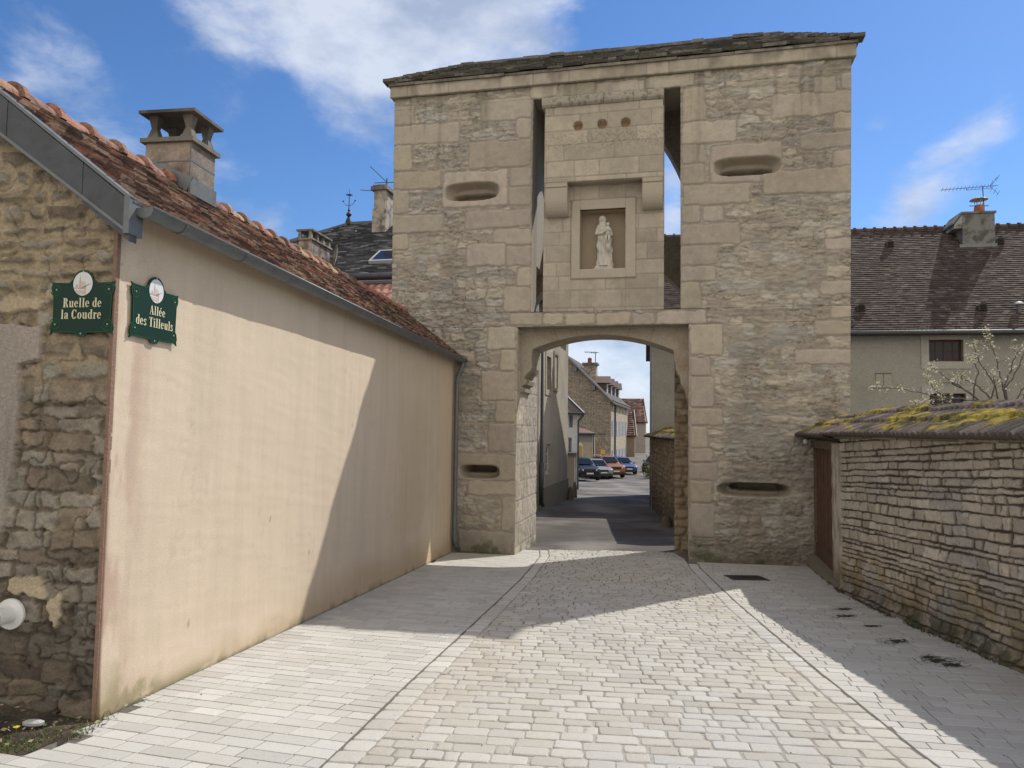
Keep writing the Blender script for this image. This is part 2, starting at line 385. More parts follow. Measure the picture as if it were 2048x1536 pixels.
pave_rng = random.Random(11)
def clipaff(fn, y, x0=0): return fn(y)
def pavers(name, xl, xr, slope, rowh, w0, w1, rounded, ymin, ymax, pal, chamf, gap, seed, keep=None, crown=.002):
    rg = random.Random(seed); mb = MB()
    # rows run along direction (1,-slope)/|.|; row k crosses x=0 at y=k
    e = Vector((1, -slope)).normalized(); n = Vector((slope, 1)).normalized()
    yc = ymin
    def solve(fn, off):   # a such that the row line meets x=fn(y)
        a = 0
        for _ in range(30):
            p = n * off + e * a; a += (fn(p.y) - p.x) * .8
        return a
    while yc < ymax:
        rh = rowh * rg.uniform(.9, 1.12); b0 = yc * n.y; b1 = (yc + rh) * n.y; yc += rh
        aL0, aL1, aR0, aR1 = solve(xl, b0), solve(xl, b1), solve(xr, b0), solve(xr, b1)
        a = min(aL0, aL1) - rg.uniform(0, w1) * .6; end = max(aR0, aR1)
        while a < end:
            w = rg.choice([w0, (w0 + w1) / 2, w1, w1 * .9]) * rg.uniform(.85, 1.15); a2 = a + w
            if end - a2 < w0 * .5: a2 = end
            q = [[max(a, aL0), b0], [min(a2, aR0), b0], [min(a2, aR1), b1], [max(a, aL1), b1]]
            a = a2
            if q[1][0] - q[0][0] < .03 and q[2][0] - q[3][0] < .03: continue
            c = n * ((b0 + b1) / 2) + e * ((q[0][0] + q[1][0]) / 2)
            if keep and not keep(c.x, c.y): continue
            g = gap * rg.uniform(.7, 1.3)
            P = [Vector((q[0][0] + g, b0 + g)), Vector((q[1][0] - g, b0 + g)), Vector((q[2][0] - g, b1 - g)), Vector((q[3][0] + g, b1 - g))]
            cen = sum(P, Vector((0, 0))) / 4
            if rounded:
                P = [p + Vector((rg.uniform(-.008, .008), rg.uniform(-.006, .006))) for p in P]
                rr = rg.uniform(.15, .42); O = []
                for i in range(4):
                    A, B, Cc = P[i - 1], P[i], P[(i + 1) % 4]
                    ra = min((A - B).length, .09) * rr; rb = min((Cc - B).length, .09) * rr
                    p1 = B + (A - B).normalized() * ra; p3 = B + (Cc - B).normalized() * rb; p2 = (p1 + p3) / 2 * .35 + B * .65
                    O += [p1, p2, p3]
                O2 = []
                for i in range(len(O)):
                    O2.append(O[i])
                    if i % 3 == 2:
                        mid = (O[i] + O[(i + 1) % len(O)]) / 2; O2.append(mid + (mid - cen).normalized() * rg.uniform(-.004, .004))
                O = O2
            else: O = P
            k = len(O); base = pal[rg.randrange(len(pal))]; f = rg.uniform(.88, 1.0); wx = (n * cen.y + e * cen.x); g1_ = float(fbm(np.array(wx.x * 1.1), np.array(wx.y * .28), 141)) - .5; f *= 1 + .16 * (float(fbm(np.array(wx.x * 2.3), np.array(wx.y * 1.1), 142)) - .5); col = (base[0] * f * (1 + .04 * g1_), base[1] * f * (1 - .04 * g1_), base[2] * f * (1 - .16 * g1_)) if rounded else tuple(min(1, v * f) for v in base)
            tx, ty = rg.uniform(-.012, .012) * (1 if rounded else .3), rg.uniform(-.012, .012) * (1 if rounded else .3); dz = rg.uniform(-.002, .002) * (1.5 if rounded else .6)
            vs = []
            def put(p, z):
                wd = n * p.y + e * p.x; d_ = p - cen
                vs.append((wd.x, wd.y, gz(wd.y) + z + dz + tx * d_.x + ty * d_.y))
            for p in O: put(p, -.035)
            for p in O: put(p, -chamf)
            for p in O: put(p + (cen - p).normalized() * chamf * 1.1, -.001)
            fs = [(i, (i + 1) % k, (i + 1) % k + k, i + k) for i in range(k)] + [(i + k, (i + 1) % k + k, (i + 1) % k + 2 * k, i + 2 * k) for i in range(k)]
            if rounded:
                for p in O: put(cen + (p - cen) * .5, crown)
                fs += [(i + 2 * k, (i + 1) % k + 2 * k, (i + 1) % k + 3 * k, i + 3 * k) for i in range(k)]
                fs.append(tuple(range(3 * k, 4 * k)))
            else: fs.append(tuple(range(2 * k, 3 * k)))
            mb.add(vs, fs, col)
    return mb
PALF = [(.53, .52, .485), (.51, .50, .465), (.55, .54, .505), (.475, .465, .435), (.53, .525, .495), (.49, .475, .44)]
PALC = [(.475, .455, .405), (.455, .43, .38), (.50, .48, .43), (.49, .47, .43), (.44, .415, .365), (.50, .485, .445)]
def facy(x): return 14.70 - TANT * (x + 1.08)
def grass_y(x): return np.interp(x, GRx, GRy)
def keepL(x, y): return y < facy(x) + .9 and (x > wallx(y) - .18 or y < C0.y) and not (x < C0.x + .05 and y > grass_y(x))
struct(pavers('pavement_left', lambda y: -5.0, lambda y: jl(y) - .006, .30, .128, .13, .30, False, 1.5, 15.5, PALF, .004, .0035, 1, keepL).build('pavement', M_PAVE))
def cobend(x): return PE[1] - .08 * (x - PE[0])
struct(pavers('cobbles', lambda y: jl(y) + .176, lambda y: jr(y) - .176, .12, .132, .10, .235, True, 1.5, 16, PALC, .0065, .005, 2, lambda x, y: y < cobend(x)).build('pavement', M_PAVE))
edge = pavers('edge', lambda y: jl(y) + .004, lambda y: jl(y) + .175, .10, .17, .5, .6, True, 1.5, 15.2, PALF, .008, .006, 4, lambda x, y: y < cobend(x))
e2_ = pavers('edge', lambda y: jr(y) - .175, lambda y: jr(y) - .004, .10, .17, .5, .6, True, 1.5, 13.6, PALF, .008, .006, 5)
edge.add(e2_.v, e2_.f); edge.c[-len(e2_.c):] = e2_.c
struct(edge.build('kerb', M_PAVE))
RWL = [(4.30, 1.0), (4.32, 6.24), (4.38, 7.17), (4.41, 8.14), (4.52, 9.32), (4.68, 10.53), (5.11, 12.2), (5.4, 13.3), (5.6, 16)]
def rwx(y): return np.interp(y, [p[1] for p in RWL], [p[0] for p in RWL])
struct(pavers('pavement_right', lambda y: jr(y) + .006, lambda y: rwx(y) + .12, .20, .128, .15, .30, False, 1.5, 15, PALF, .004, .0035, 3, lambda x, y: y < facy(x) + .15).build('pavement', M_PAVE))
# joint mortar sheet
xs = np.linspace(-5.2, 6.2, 320); ys = np.linspace(1.2, 15.6, 200)
X, Y = np.meshgrid(xs, ys, indexing='ij'); yl = PE[1] - .08 * (X - PE[0]) - .02
Y = np.minimum(Y, np.where(X < -.2, 15.4, yl))
Zj = np.interp(Y, _GX, _GZ) - .0065 - .004 * fbm(X * 3, Y * 3, 5)
cen = sst(.05, .12, X - jl(Y)) * sst(.05, .12, jr(Y) - X) * (.45 + .55 * sst(.35, .6, fbm(X * 1.3, Y * 1.3, 11))) * sst(13, 8, Y)
Cj = lerp(np.array([.15, .135, .115]), np.array([.38, .36, .325]), np.clip(cen * 1.2, 0, 1)[..., None])
P = np.stack([X, Y, Zj], -1)
msk = ~((X < C0.x) & (Y > grass_y(X)) & (X < wallx(Y)))
mb = MB(); mb.grid(P, Cj)
nf = []; ii = 0
for i in range(P.shape[0] - 1):
    for j in range(P.shape[1] - 1):
        if msk[i, j]: nf.append(mb.f[ii])
        ii += 1
mb.f = nf
struct(mb.build('pavement', mat('paving joints', (1, 1, 1), 1, 60, .4, .5, 90, .003), smooth=True))

# earth verge with grass at the left corner
xs = np.linspace(-7.5, C0.x + .03, 90); t_ = np.linspace(0, 1, 60)
X, Tt = np.meshgrid(xs, t_, indexing='ij'); y0 = grass_y(X) - .02; Y = y0 + Tt * (6.6 - y0)
Z = np.interp(Y, _GX, _GZ) - .005 + .05 * sst(0, .2, Tt) * fbm(X * 5, Y * 5, 2) * sst(C0.x + .02, C0.x - .3, X) + .10 * sst(.1, .5, Tt) * sst(C0.x - .1, C0.x - 1.0, X)
g1 = fbm(X * 7, Y * 7, 13)[..., None]; Cc = lerp(np.array([.05, .036, .024]), np.array([.13, .10, .065]), sst(.35, .7, g1))
mb = MB(); mb.grid(np.stack([X, Y, Z], -1), Cc); struct(mb.build('ground', mat('dark soil', (1, 1, 1), 1, 50, .6, 1, 60, .02), smooth=True))
rg = random.Random(5); mb = MB()
for k in range(3600):
    x = rg.uniform(-6, C0.x + .1); y = float(grass_y(x)) + abs(rg.gauss(0, .22)) + .0
    if fbm(np.array(x * 4), np.array(y * 4), 21) < .44 or y > 5.6: continue
    z = gz(y) + .0; h = rg.uniform(.012, .05); a = rg.uniform(0, 6.3); w = rg.uniform(.002, .005); lx, ly = rg.gauss(0, .5) * h, rg.gauss(0, .5) * h
    c = rg.choice([(.06, .10, .02), (.09, .13, .03), (.2, .18, .09), (.05, .08, .02), (.12, .15, .04)])
    mb.add([(x - w * math.cos(a), y - w * math.sin(a), z), (x + w * math.cos(a), y + w * math.sin(a), z), (x + lx + w * .5, y + ly, z + h)], [(0, 1, 2)], c)
for k in range(900):   # broad leaves and litter
    x = rg.uniform(-5.5, C0.x + .15); y = float(grass_y(x)) + rg.uniform(.02, .9) ** 1.3; z = gz(y) + .035 + .06 * min(1, max(0, (y - grass_y(x)) * 1.2)) * (x < C0.x - .3)
    a = rg.uniform(0, 6.3); r = rg.uniform(.008, .022); c = rg.choice([(.25, .19, .11), (.16, .11, .06), (.3, .25, .16), (.05, .09, .02), (.07, .12, .03)])
    ca, sa = math.cos(a) * r, math.sin(a) * r; t = rg.uniform(-.4, .4) * r
    mb.add([(x - ca, y - sa, z), (x + sa * .4, y - ca * .4, z + t), (x + ca, y + sa, z + .003), (x - sa * .4, y + ca * .4, z - t)], [(0, 1, 2, 3)], c)
o = mb.build('grass', mat('grass and leaf litter', (1, 1, 1), .9, 40, .2, 0)); struct(o, 'stuff'); tag(o, 'sparse grass, small leaves and litter on the dark soil by the stone gable', 'grass')
px_, py_ = ghit(32, 1476)
mb = MB()
for k in range(9):
    a = k * .7; mb.add([(px_, py_, gz(py_) + .06), (px_ + .018 * math.cos(a), py_ + .018 * math.sin(a), gz(py_) + .065), (px_ + .018 * math.cos(a + .5), py_ + .018 * math.sin(a + .5), gz(py_) + .065)], [(0, 1, 2)], (.75, .6, .02))
mb.ball((px_, py_, gz(py_) + .062), .009, 4, (.7, .5, .02)); mb.tube([(px_, py_, gz(py_)), (px_, py_, gz(py_) + .06)], .002, 5, (.08, .13, .03))
tag(mb.build('dandelion', M_VC), 'tiny yellow flower in the grass at the bottom left corner', 'flower')
px_, py_ = ghit(66, 1463); mb = MB(); mb.ball((px_, py_, gz(py_) + .05), (.07, .035, .022), 5, (.42, .42, .40))
o = mb.build('stone', M_STONE); tag(o, 'pale grey flat stone lying on the soil near the gable foot', 'stone')

# ------------------------------------------------------------------ gate tower
TF = Frame((-1.08, 14.70), (1, -TANT)); TH = math.atan(TANT)
def tp(px, py, d=0.0): return TF.hit(px, py, d)
sL = tp(788, 600)[0]; sR = tp(1694, 780)[0]
sRt = tp(1703, 140)[0]; sLt = tp(790, 200)[0]
zb0 = gz(14.7) - .12; zArch = tp(1200, 651)[1]; zSlot0 = tp(1200, 622)[1]; zSlot1 = (tp(1075, 197)[1] + tp(1345, 176)[1]) / 2
zCor0 = (tp(800, 190)[1] + tp(1690, 118)[1]) / 2 - .04; zCor1 = zCor0 + .25
a0 = tp(1031, 900)[0]; a1 = tp(1379, 900)[0]
l0, l1 = tp(1064, 400)[0], tp(1088, 400)[0]; r0_, r1_ = tp(1328, 400)[0], tp(1361, 400)[0]
print('tower', sL, sR, sLt, sRt, 'z', zb0, zArch, zSlot0, zSlot1, zCor0, 'arch', a0, a1, 'slots', l0, l1, r0_, r1_)
zr_ = 4.0
def lean(S, Z): 
    k = np.clip((Z - zb0) / (zCor0 - zb0), 0, 1)
    return S + (sRt - sR) * k * sst(a1 + .5, sR, S) + (sLt - sL) * k * sst(a0 - .5, sL, S)
def unlean(s, z):
    k = min(1, max(0, (z - zb0) / (zCor0 - zb0)))
    f = lambda a, b, x: max(0, min(1, (x - a) / (b - a)))
    return s - (sRt - sR) * k * (f(a1 + .5, sR, s)) - (sLt - sL) * k * f(a0 - .5, sL, s)
BL = [(780, 213, 828, 251), (780, 249, 917, 289), (961, 197, 1063, 241), (780, 291, 824, 342), (937, 282, 1063, 336), (1034, 238, 1063, 277), (780, 344, 882, 379), (886, 342, 1015, 413),
      (1021, 336, 1063, 372), (1018, 375, 1063, 411), (780, 382, 817, 428), (780, 430, 886, 466), (930, 421, 1063, 456), (986, 458, 1063, 490), (932, 488, 1011, 533), (1013, 492, 1063, 532),
      (1035, 535, 1063, 573), (1008, 575, 1063, 624), (780, 470, 815, 500), (1020, 626, 1085, 651), (1086, 626, 1127, 651), (1129, 626, 1190, 651), (1192, 626, 1262, 651), (1264, 626, 1310, 651), (1312, 622, 1411, 649),
      (975, 653, 1031, 698), (1000, 700, 1031, 742), (962, 744, 1031, 801), (990, 803, 1031, 845), (975, 847, 1031, 905), (910, 908, 1031, 962), (935, 962, 1031, 990), (1003, 992, 1031, 1060), (915, 1062, 1031, 1108),
      (1365, 176, 1411, 248), (1365, 242, 1474, 287), (1365, 290, 1395, 328), (1398, 290, 1411, 326), (1365, 330, 1408, 368), (1421, 288, 1564, 364), (1545, 183, 1712, 232), (1625, 153, 1673, 186),
      (1682, 146, 1712, 178), (1600, 265, 1712, 297), (1665, 224, 1712, 260), (1665, 299, 1712, 335), (1528, 338, 1712, 387), (1364, 369, 1501, 409), (1363, 411, 1401, 447), (1405, 413, 1448, 444),
      (1362, 447, 1480, 489), (1649, 476, 1712, 500), (1360, 491, 1437, 531), (1360, 533, 1432, 563), (1360, 565, 1400, 618), (1661, 610, 1712, 636), (1629, 641, 1712, 670), (1589, 699, 1712, 728),
      (1380, 650, 1444, 711), (1380, 714, 1421, 752), (1380, 754, 1427, 815), (1380, 817, 1445, 851), (1380, 853, 1415, 897), (1380, 898, 1425, 925), (1380, 927, 1434, 960), (1380, 962, 1424, 1005), (1380, 1008, 1430, 1077),
      (870, 152, 960, 186), (1061, 166, 1115, 196), (1117, 166, 1190, 196), (1192, 162, 1290, 185), (1290, 150, 1388, 176), (1640, 560, 1712, 590)]
BR = []
for i, (x0, y0, x1, y1) in enumerate(BL):
    pa = tp(x0, (y0 + y1) / 2); pb = tp(x1, (y0 + y1) / 2); pt = tp((x0 + x1) / 2, y0); pb_ = tp((x0 + x1) / 2, y1)
    BR.append((unlean(pa[0], pt[1]), pb_[1], unlean(pb[0], pt[1]), pt[1], i))
SLIT = []
for (x0, y0, x1, y1, sk, dp) in [(893, 365, 998, 401, .0, .45), (1427, 314, 1556, 351, 0, .45), (919, 929, 999, 958, .3, .5), (1434, 965, 1583, 995, -.4, .5)]:
    pa = tp(x0, (y0 + y1) / 2); pb = tp(x1, (y0 + y1) / 2); pt = tp((x0 + x1) / 2, y0); pb_ = tp((x0 + x1) / 2, y1)
    SLIT.append(((pa[0] + pb[0]) / 2, (pt[1] + pb_[1]) / 2, (pb[0] - pa[0]) / 2, (pt[1] - pb_[1]) / 2, sk, dp))
ASH = np.array([.425, .376, .304]); RUBT = np.array([.42, .372, .30]); RUBG = np.array([.395, .375, .335]); MORT = np.array([.40, .352, .295])
def tower_field(S, Z):
    ID, d, du, dv = courses(S, Z, 31, .08, .24, .15, .55, .10, 1.5)
    tl = courses.t; d = np.minimum(np.abs(du) * .6, np.abs(dv)); d = d + .012 * (vn(S * 25, Z * 25, 2) - .5)
    m_ = sst(.006, .022, d); r = rnd(ID); r2 = rnd(ID, 2)
    rough = fbm(S * 7, Z * 16, 1, 4)
    strat = fbm(S * 8 + r * 9, Z * 44, 8, 3)     # foliated faces
    d2 = fbm(S * 2.6, Z * 6.5, 71, 5); vein = sst(.035, .0, np.abs(fbm(S * 4.5, Z * 11, 66, 4) - .5)) * sst(.35, .6, fbm(S * 1.2, Z * 1.2, 67))
    flush = sst(.42, .62, fbm(S * .8, Z * 1.1, 68, 3)); m_ = np.maximum(m_, flush * .55)
    h = m_ * (.003 + .014 * r2) + (.036 * (rough - .5) + .026 * (strat - .5) + .034 * (d2 - .5) + .016 * tl) * (.45 + .55 * m_) - (1 - m_) * .004 - .014 * vein
    g = sst(.35, .75, fbm(S * .9, Z * 1.3, 17, 3) * .5 + r * .5)[..., None]
    stone = lerp(RUBT, RUBG, g) * (.80 + .32 * r2)[..., None] * (.68 + .64 * rough)[..., None] * (.82 + .36 * strat)[..., None]
    C = lerp(MORT * (.78 + .4 * vn(S * 18, Z * 18, 4))[..., None] * .80, stone, (m_ * (.25 + .75 * (r > .18)))[..., None]) * (1 - .38 * vein)[..., None]
    bw = .018 * (vn(S * 9, Z * 9, 6) - .5) * 2 + .03 * (vn(S * 3, Z * 3, 7) - .5) + .008 * (vn(S * 30, Z * 30, 9) - .5)
    for (x0, z0, x1, z1, i) in BR:
        qx = np.minimum(S - x0, x1 - S); qz = np.minimum(Z - z0, z1 - Z); rc_ = .05; q = np.where((qx < rc_) & (qz < rc_), rc_ - np.hypot(rc_ - qx, rc_ - qz), np.minimum(qx, qz)) + bw
        mk = q > -.03
        if not mk.any(): continue
        a = sst(.004, .016, q); jn = sst(-.03, -.012, q) * (1 - sst(-.002, .012, q))
        rr = random.Random(i * 7 + 3); f = rr.uniform(.88, 1.14); tint = np.array([1, 1 + rr.uniform(-.03, .02), 1 + rr.uniform(-.04, .05)])
        fine = fbm(S * 11, Z * 11, i, 3); pit = .35 * sst(.78, .9, vn(S * 55, Z * 55, i))
        hb = .016 + .007 * (fine - .5) - pit * .006 + rr.uniform(-.003, .004) - .006 * sst(.03, .0, q)
        Cb = ASH * f * tint * (.86 + .28 * fine)[..., None] * (1 - .3 * pit)[..., None]
        h = lerp(h, h * .15 - .004, jn); C = lerp(C, MORT * .80 * np.ones_like(C), (jn * .85)[..., None])
        h = lerp(h, hb, a); C = lerp(C, Cb, a[..., None])
    # smooth rendered zone on the lower left pier
    zz = sst(3.0, 2.0, Z) * sst(.28, .5, fbm(S * 1.1 + 3, Z * 1.1, 40, 3)) * sst(sL + 1.2, sL + 1.8, S) * sst(a0 + .1, a0, S)
    # damp, dirt and moss towards the foot (own irregular outline)
    lo = sst(.95, .05, Z - zb0 + .7 * (fbm(S * 2, Z * 2, 50) - .5)); C = C * (1 - .42 * lo)[..., None]
    ms = sst(.52, .66, fbm(S * 4, Z * 4, 51)) * sst(.75, .1, Z - zb0); C = lerp(C, np.array([.075, .085, .03]) * np.ones_like(C), (ms * .75)[..., None])
    st = sst(.5, .75, fbm(S * 1.6, Z * .55, 55)) * .16; C = C * (1 - st)[..., None]
    run = sst(.58, .74, fbm(S * 7, Z * .5, 57, 4)) * sst(5.5, 8.2, Z) * .22; C = C * (1 - run)[..., None]
    for (sc, zc, A, B, sk, dp) in SLIT:
        wob = 1 + .10 * (fbm(S * 6, Z * 8, 61, 3) - .5); q = (np.abs((S - sc) / A) ** 3.6 + np.abs((Z - zc) / B) ** 3.0) ** (1 / 3.3) * wob
        zo = -.34 if zc > 3 else .30; q2 = (np.abs((S - sc + sk * A * .3) / (A * .80)) ** 4 + np.abs((Z - zc - zo * B) / (B * .58)) ** 3) ** (1 / 3.4) * wob
        dep = np.clip((1.0 - q) / .30, 0, 1) ** .7 * .30 + sst(1.0, .8, q2) * (dp + .1) * sst(1.0, .9, q)
        k = (q < 1.5)
        sm = sst(1.12, 1.0, q); h = lerp(h, .008 * np.ones_like(h), sm * .8) - dep
        C = lerp(C, ASH * (.8 + .25 * fbm(S * 9, Z * 9, 60))[..., None], (sm * .8)[..., None])
    return h, C
tower = thing('gate_tower', 'tall square fortified stone gate tower with arched passage and slab roof', 'tower', TF.w((a0 + a1) / 2, 0, gz(14)))
DT = 2.15; T1 = 1.62; TU = .55
rects = [(sL, zb0, a0, zArch), (a1, zb0, sR, zArch), (sL, zArch, sR, zSlot0), (sL, zSlot0, l0, zSlot1), (r1_, zSlot0, sR, zSlot1), (sL, zSlot1, sR, zCor0)]
relief('wall', TF, rects, tower_field, .0165, M_STONE, tower, warp=lean, skirt=.06)
# panel between the slots: dressed courses
PRO = .27
zP0 = (tp(1127, 369, -PRO)[1] + tp(1283, 350, -PRO)[1]) / 2
zPt = (tp(1088, 216, -PRO)[1] + tp(1328, 199, -PRO)[1]) / 2; pl0 = tp(1090, 300, -PRO)[0]; pl1 = tp(1326, 300, -PRO)[0]
nx0, nx1 = tp(1160, 480)[0], tp(1251, 480)[0]; nz0 = tp(1205, 538)[1]; nz1 = (tp(1160, 421)[1] + tp(1251, 416)[1]) / 2
fx0, fx1 = tp(1142, 480)[0], tp(1272, 480)[0]; fz0 = tp(1205, 557)[1]; fz1 = (tp(1142, 402)[1] + tp(1272, 394)[1]) / 2
HOLES = [tp(1156, 252, -PRO), tp(1204, 248, -PRO), tp(1251, 245, -PRO)]
def ash_field(S, Z, seed=77, hole=None, upper=False, lo=.26, hi=.36, jc=.8):
    ID, d, du, dv = courses(S, Z, seed, lo, hi, .45, 1.0, .004, 1.5)
    d = d + .006 * (vn(S * 20, Z * 20, 3) - .5); m_ = sst(.003, .014, d); r = rnd(ID)
    fine = fbm(S * 11, Z * 11, seed, 3); pit = .35 * sst(.78, .9, vn(S * 55, Z * 55, seed))
    h = .010 * m_ + .006 * (fine - .5) - pit * .006
    C = lerp(MORT * jc * np.ones(S.shape + (3,)), ASH * (.88 + .26 * r)[..., None] * (.87 + .26 * fine)[..., None] * (1 - .3 * pit)[..., None], m_[..., None])
    C = C * (1 - .18 * sst(.5, .75, fbm(S * 1.5, Z * .7, seed + 4)))[..., None]
    return h, C
def panel_field(S, Z):
    h, C = ash_field(S, Z, 77)
    f = np.minimum(np.minimum(S - fx0, fx1 - S), np.minimum(Z - fz0, fz1 - Z)); a = sst(-.004, .006, f)
    h2 = .03 + .003 * fbm(S * 9, Z * 9, 5); h = lerp(h, h2, a); C = lerp(C, ASH * (.95 + .14 * fbm(S * 10, Z * 10, 6))[..., None], a[..., None])
    C = C * (1 - .35 * sst(.018, .006, np.abs(f)))[..., None]
    return h, C
relief('wall', TF, [(l1, zSlot0, nx0, zSlot1), (nx1, zSlot0, r0_, zSlot1), (nx0, zSlot0, nx1, nz0), (nx0, nz1, nx1, zSlot1)], panel_field, .0165, M_STONE, tower)
def upper_field(S, Z):
    h, C = ash_field(S, Z, 91, lo=.25, hi=.34)
    pits = sst(.6, .72, vn(S * 38, Z * 42, 14)) * sst(.30, .1, np.abs(Z - (HOLES[1][1] - .30))) ; h = h - pits * .007; C = C * (1 - .18 * pits)[..., None]
    for (sc, zc) in HOLES:
        q = np.sqrt((S - sc) ** 2 + (Z - zc) ** 2); k = sst(.094, .084, q); h = lerp(h, h - .16, k)
        C = lerp(C, np.array([.50, .36, .22]) * np.ones_like(C), (sst(.088, .08, q) * .9)[..., None])
    return h, C
relief('panel', TF, [(pl0, zP0, pl1, zPt)], upper_field, .012, M_STONE, tower, base_d=-PRO, skirt=.10)
mb = MB(TF); mb.box(pl0 + .003, -PRO + .06, zP0 + .003, pl1 - .003, .0, zPt - .003, tuple(ASH * .95), skip='fk')
# moulded cornice of the panel
sc0, sc1 = pl0 - .06, pl1 + .012; pr = [(-.0, zPt), (-PRO - .03, zPt), (-PRO - .07, zPt + .04), (-PRO - .08, zPt + .09), (-PRO - .08, zPt + .17), (-PRO - .01, zPt + .21), (0, zPt + .24)]
pf_ = []
for i in range(len(pr) - 1):
    for k in range(5): pf_.append((lerp(pr[i][0], pr[i + 1][0], k / 5), lerp(pr[i][1], pr[i + 1][1], k / 5)))
pf_.append(pr[-1]); ss = np.linspace(sc0, sc1, 150); S_, K_ = np.meshgrid(ss, np.arange(len(pf_)), indexing='ij'); PD = np.array([p[0] for p in pf_])[K_.astype(int)]; PZ = np.array([p[1] for p in pf_])[K_.astype(int)]
nz_ = fbm(S_ * 9, PZ * 9 + PD * 9, 12, 4) - .5; nz2 = sst(.6, .75, vn(S_ * 30, PZ * 30 + PD * 22, 5)); jt = np.min([np.abs(S_ - (sc0 + q)) for q in (.55, 1.2, 1.75)], axis=0); jt = sst(.012, .003, jt)
nz_ = fbm(S_ * 4, PZ * 3 + PD * 3, 12, 4) - .5; P_ = np.stack([S_, PD + .016 * nz_ * (K_ > 0) + .006 * nz2 + .02 * jt, PZ + .012 * nz_], -1); C_ = np.array([.36, .325, .265]) * (.8 + .5 * (nz_ + .5))[..., None] * (1 - .35 * nz2)[..., None] * (1 - .4 * jt)[..., None]
mb.grid(P_[:, ::-1], C_[:, ::-1]); mb.prism(pr, sc0 + .001, sc1 - .001, (.33, .3, .25), ax='dz'); mb.v[-2 * len(pr):] = [(v[0], v[1] * .9 + .0, v[2] * 1.0) for v in mb.v[-2 * len(pr):]]
mb.build('cornice', M_STONE, tower, smooth=True)
for (x0, x1, yb) in [(1090, 1134, 436), (1284, 1327, 420)]:
    s0 = tp(x0, 400, -PRO)[0] + .006; s1 = tp(x1, 400, -PRO)[0]; z0 = tp((x0 + x1) / 2, yb, -.05)[1]; zt = zP0
    if x0 > 1200: s1 = pl1 - .006
    pf = [(.0, z0), (-.05, z0 + .005)] + [(-.05 - (PRO - .05) * math.sin(t), z0 + .005 + (zt - z0) * .52 * (1 - math.cos(t))) for t in [i * math.pi / 16 for i in range(1, 9)]] + [(-PRO + .0, zt - .105), (-PRO + .018, zt - .10), (-PRO + .018, zt - .09), (-PRO - .004, zt - .085), (-PRO - .004, zt), (0, zt)]
    mb = MB(TF); mb.prism(pf, s0, s1, tuple(ASH * 1.0), ax='dz'); mb.build('corbel', M_STONE, tower)
# niche interior
mb = MB(TF); mb.add([(nx0, -.02, nz0), (nx1, -.02, nz0), (nx1, .34, nz0), (nx0, .34, nz0), (nx0, -.02, nz1), (nx1, -.02, nz1), (nx1, .34, nz1), (nx0, .34, nz1)],
       [(0, 1, 2, 3), (4, 7, 6, 5), (3, 2, 6, 7), (0, 3, 7, 4), (1, 5, 6, 2)], tuple(ASH * np.array([1, .93, .86]))); mb.build('niche', M_STONE, tower)
# structural body behind the relief
cS = tuple(ASH * .80); cD = tuple(np.array([.16, .145, .125]))
mb = MB(TF)
def ob(s0, s1, d0, d1, z0, z1, col=cS, skip='f'):
    e = .002; mb.box(s0 + e, d0, z0, s1 - e, d1, z1, col, skip)
zrD0 = zSlot0 - .5
ob(sL, a0, .05, T1, zb0 - .3, zArch, cS); ob(a1, sR, .05, T1, zb0 - .3, zArch, cS)
ob(sL, sR, .05, TU, zArch, zSlot0 + .001); ob(sL, l0, .05, TU, zSlot0, zSlot1); ob(l1, nx0, .05, TU - .2, zSlot0, zSlot1, skip='f'); ob(nx1, r0_, .05, TU - .2, zSlot0, zSlot1, skip='f')
ob(nx0, nx1, .05, TU - .2, zSlot0, nz0 - .012, skip='f'); ob(nx0, nx1, .05, TU - .2, nz1 + .012, zSlot1, skip='f'); ob(nx0, nx1, .35, TU - .2, nz0 - .01, nz1 + .01, skip='f')
ob(r1_, sR, .05, TU, zSlot0, zSlot1); ob(sL, sR, .05, TU, zSlot1, zCor0)
# side walls
ob(sL, sL + .85, TU, DT, zb0 - .3, zCor0, skip='f'); ob(sR - .85, sR, TU, DT, zb0 - .3, zCor0, skip='f')
iu = l0 - .05; mb.box(sL + .86, TU + .003, 5.0, iu, DT - .003, zCor0 - .004, tuple(ASH * 1.05)); mb.box(a1 + .02, TU + .003, 5.0, sR - .86, DT - .003, zCor0 - .004, cS)
mb.build('wall', M_RUB, tower)
# rear wall with lower arch and upper arch
TB = .48; ra0 = a0 - .02; ra1 = TF.hit(1349, 950, DT - TB)[0]
def arcpts(s0, s1, zs, zc, n=16, pw=2.0):
    return [(s0 + (s1 - s0) * i / n, zs + (zc - zs) * (1 - abs(2 * i / n - 1) ** pw)) for i in range(n + 1)]
D0 = DT - TB
lz_s = TF.hit(1352, 592, D0)[1]; lz_c = TF.hit(1205, 503, D0)[1]
uz_s = TF.hit(1205, 400, D0)[1]; uz_c = TF.hit(1205, 232, D0)[1]; sill = (TF.hit(1345, 474, D0)[1] + TF.hit(1075, 484, D0)[1]) / 2
us0, us1 = iu + .004, TF.hit(1378, 400, D0)[0]
ls0, ls1 = a0 + .02, TF.hit(1372, 600, D0)[0]
mb = MB(TF); i0, i1 = sL + .86, sR - .86
low = arcpts(ls0, ls1, lz_s, lz_c, 20)
mb.prism([(i0, zb0 - .3), (ra0, zb0 - .3), (ra0, lz_s - .6), (ls0, lz_s - .2)] + low[:11] + [((ls0 + ls1) / 2, sill), (i0, sill)], D0 + .002, DT, cS)
mb.prism([((ls0 + ls1) / 2, sill)] + low[10:] + [(ls1, lz_s - .2), (ra1, lz_s - .6), (ra1, zb0 - .3), (i1, zb0 - .3), (i1, sill)], D0 + .002, DT, cS)
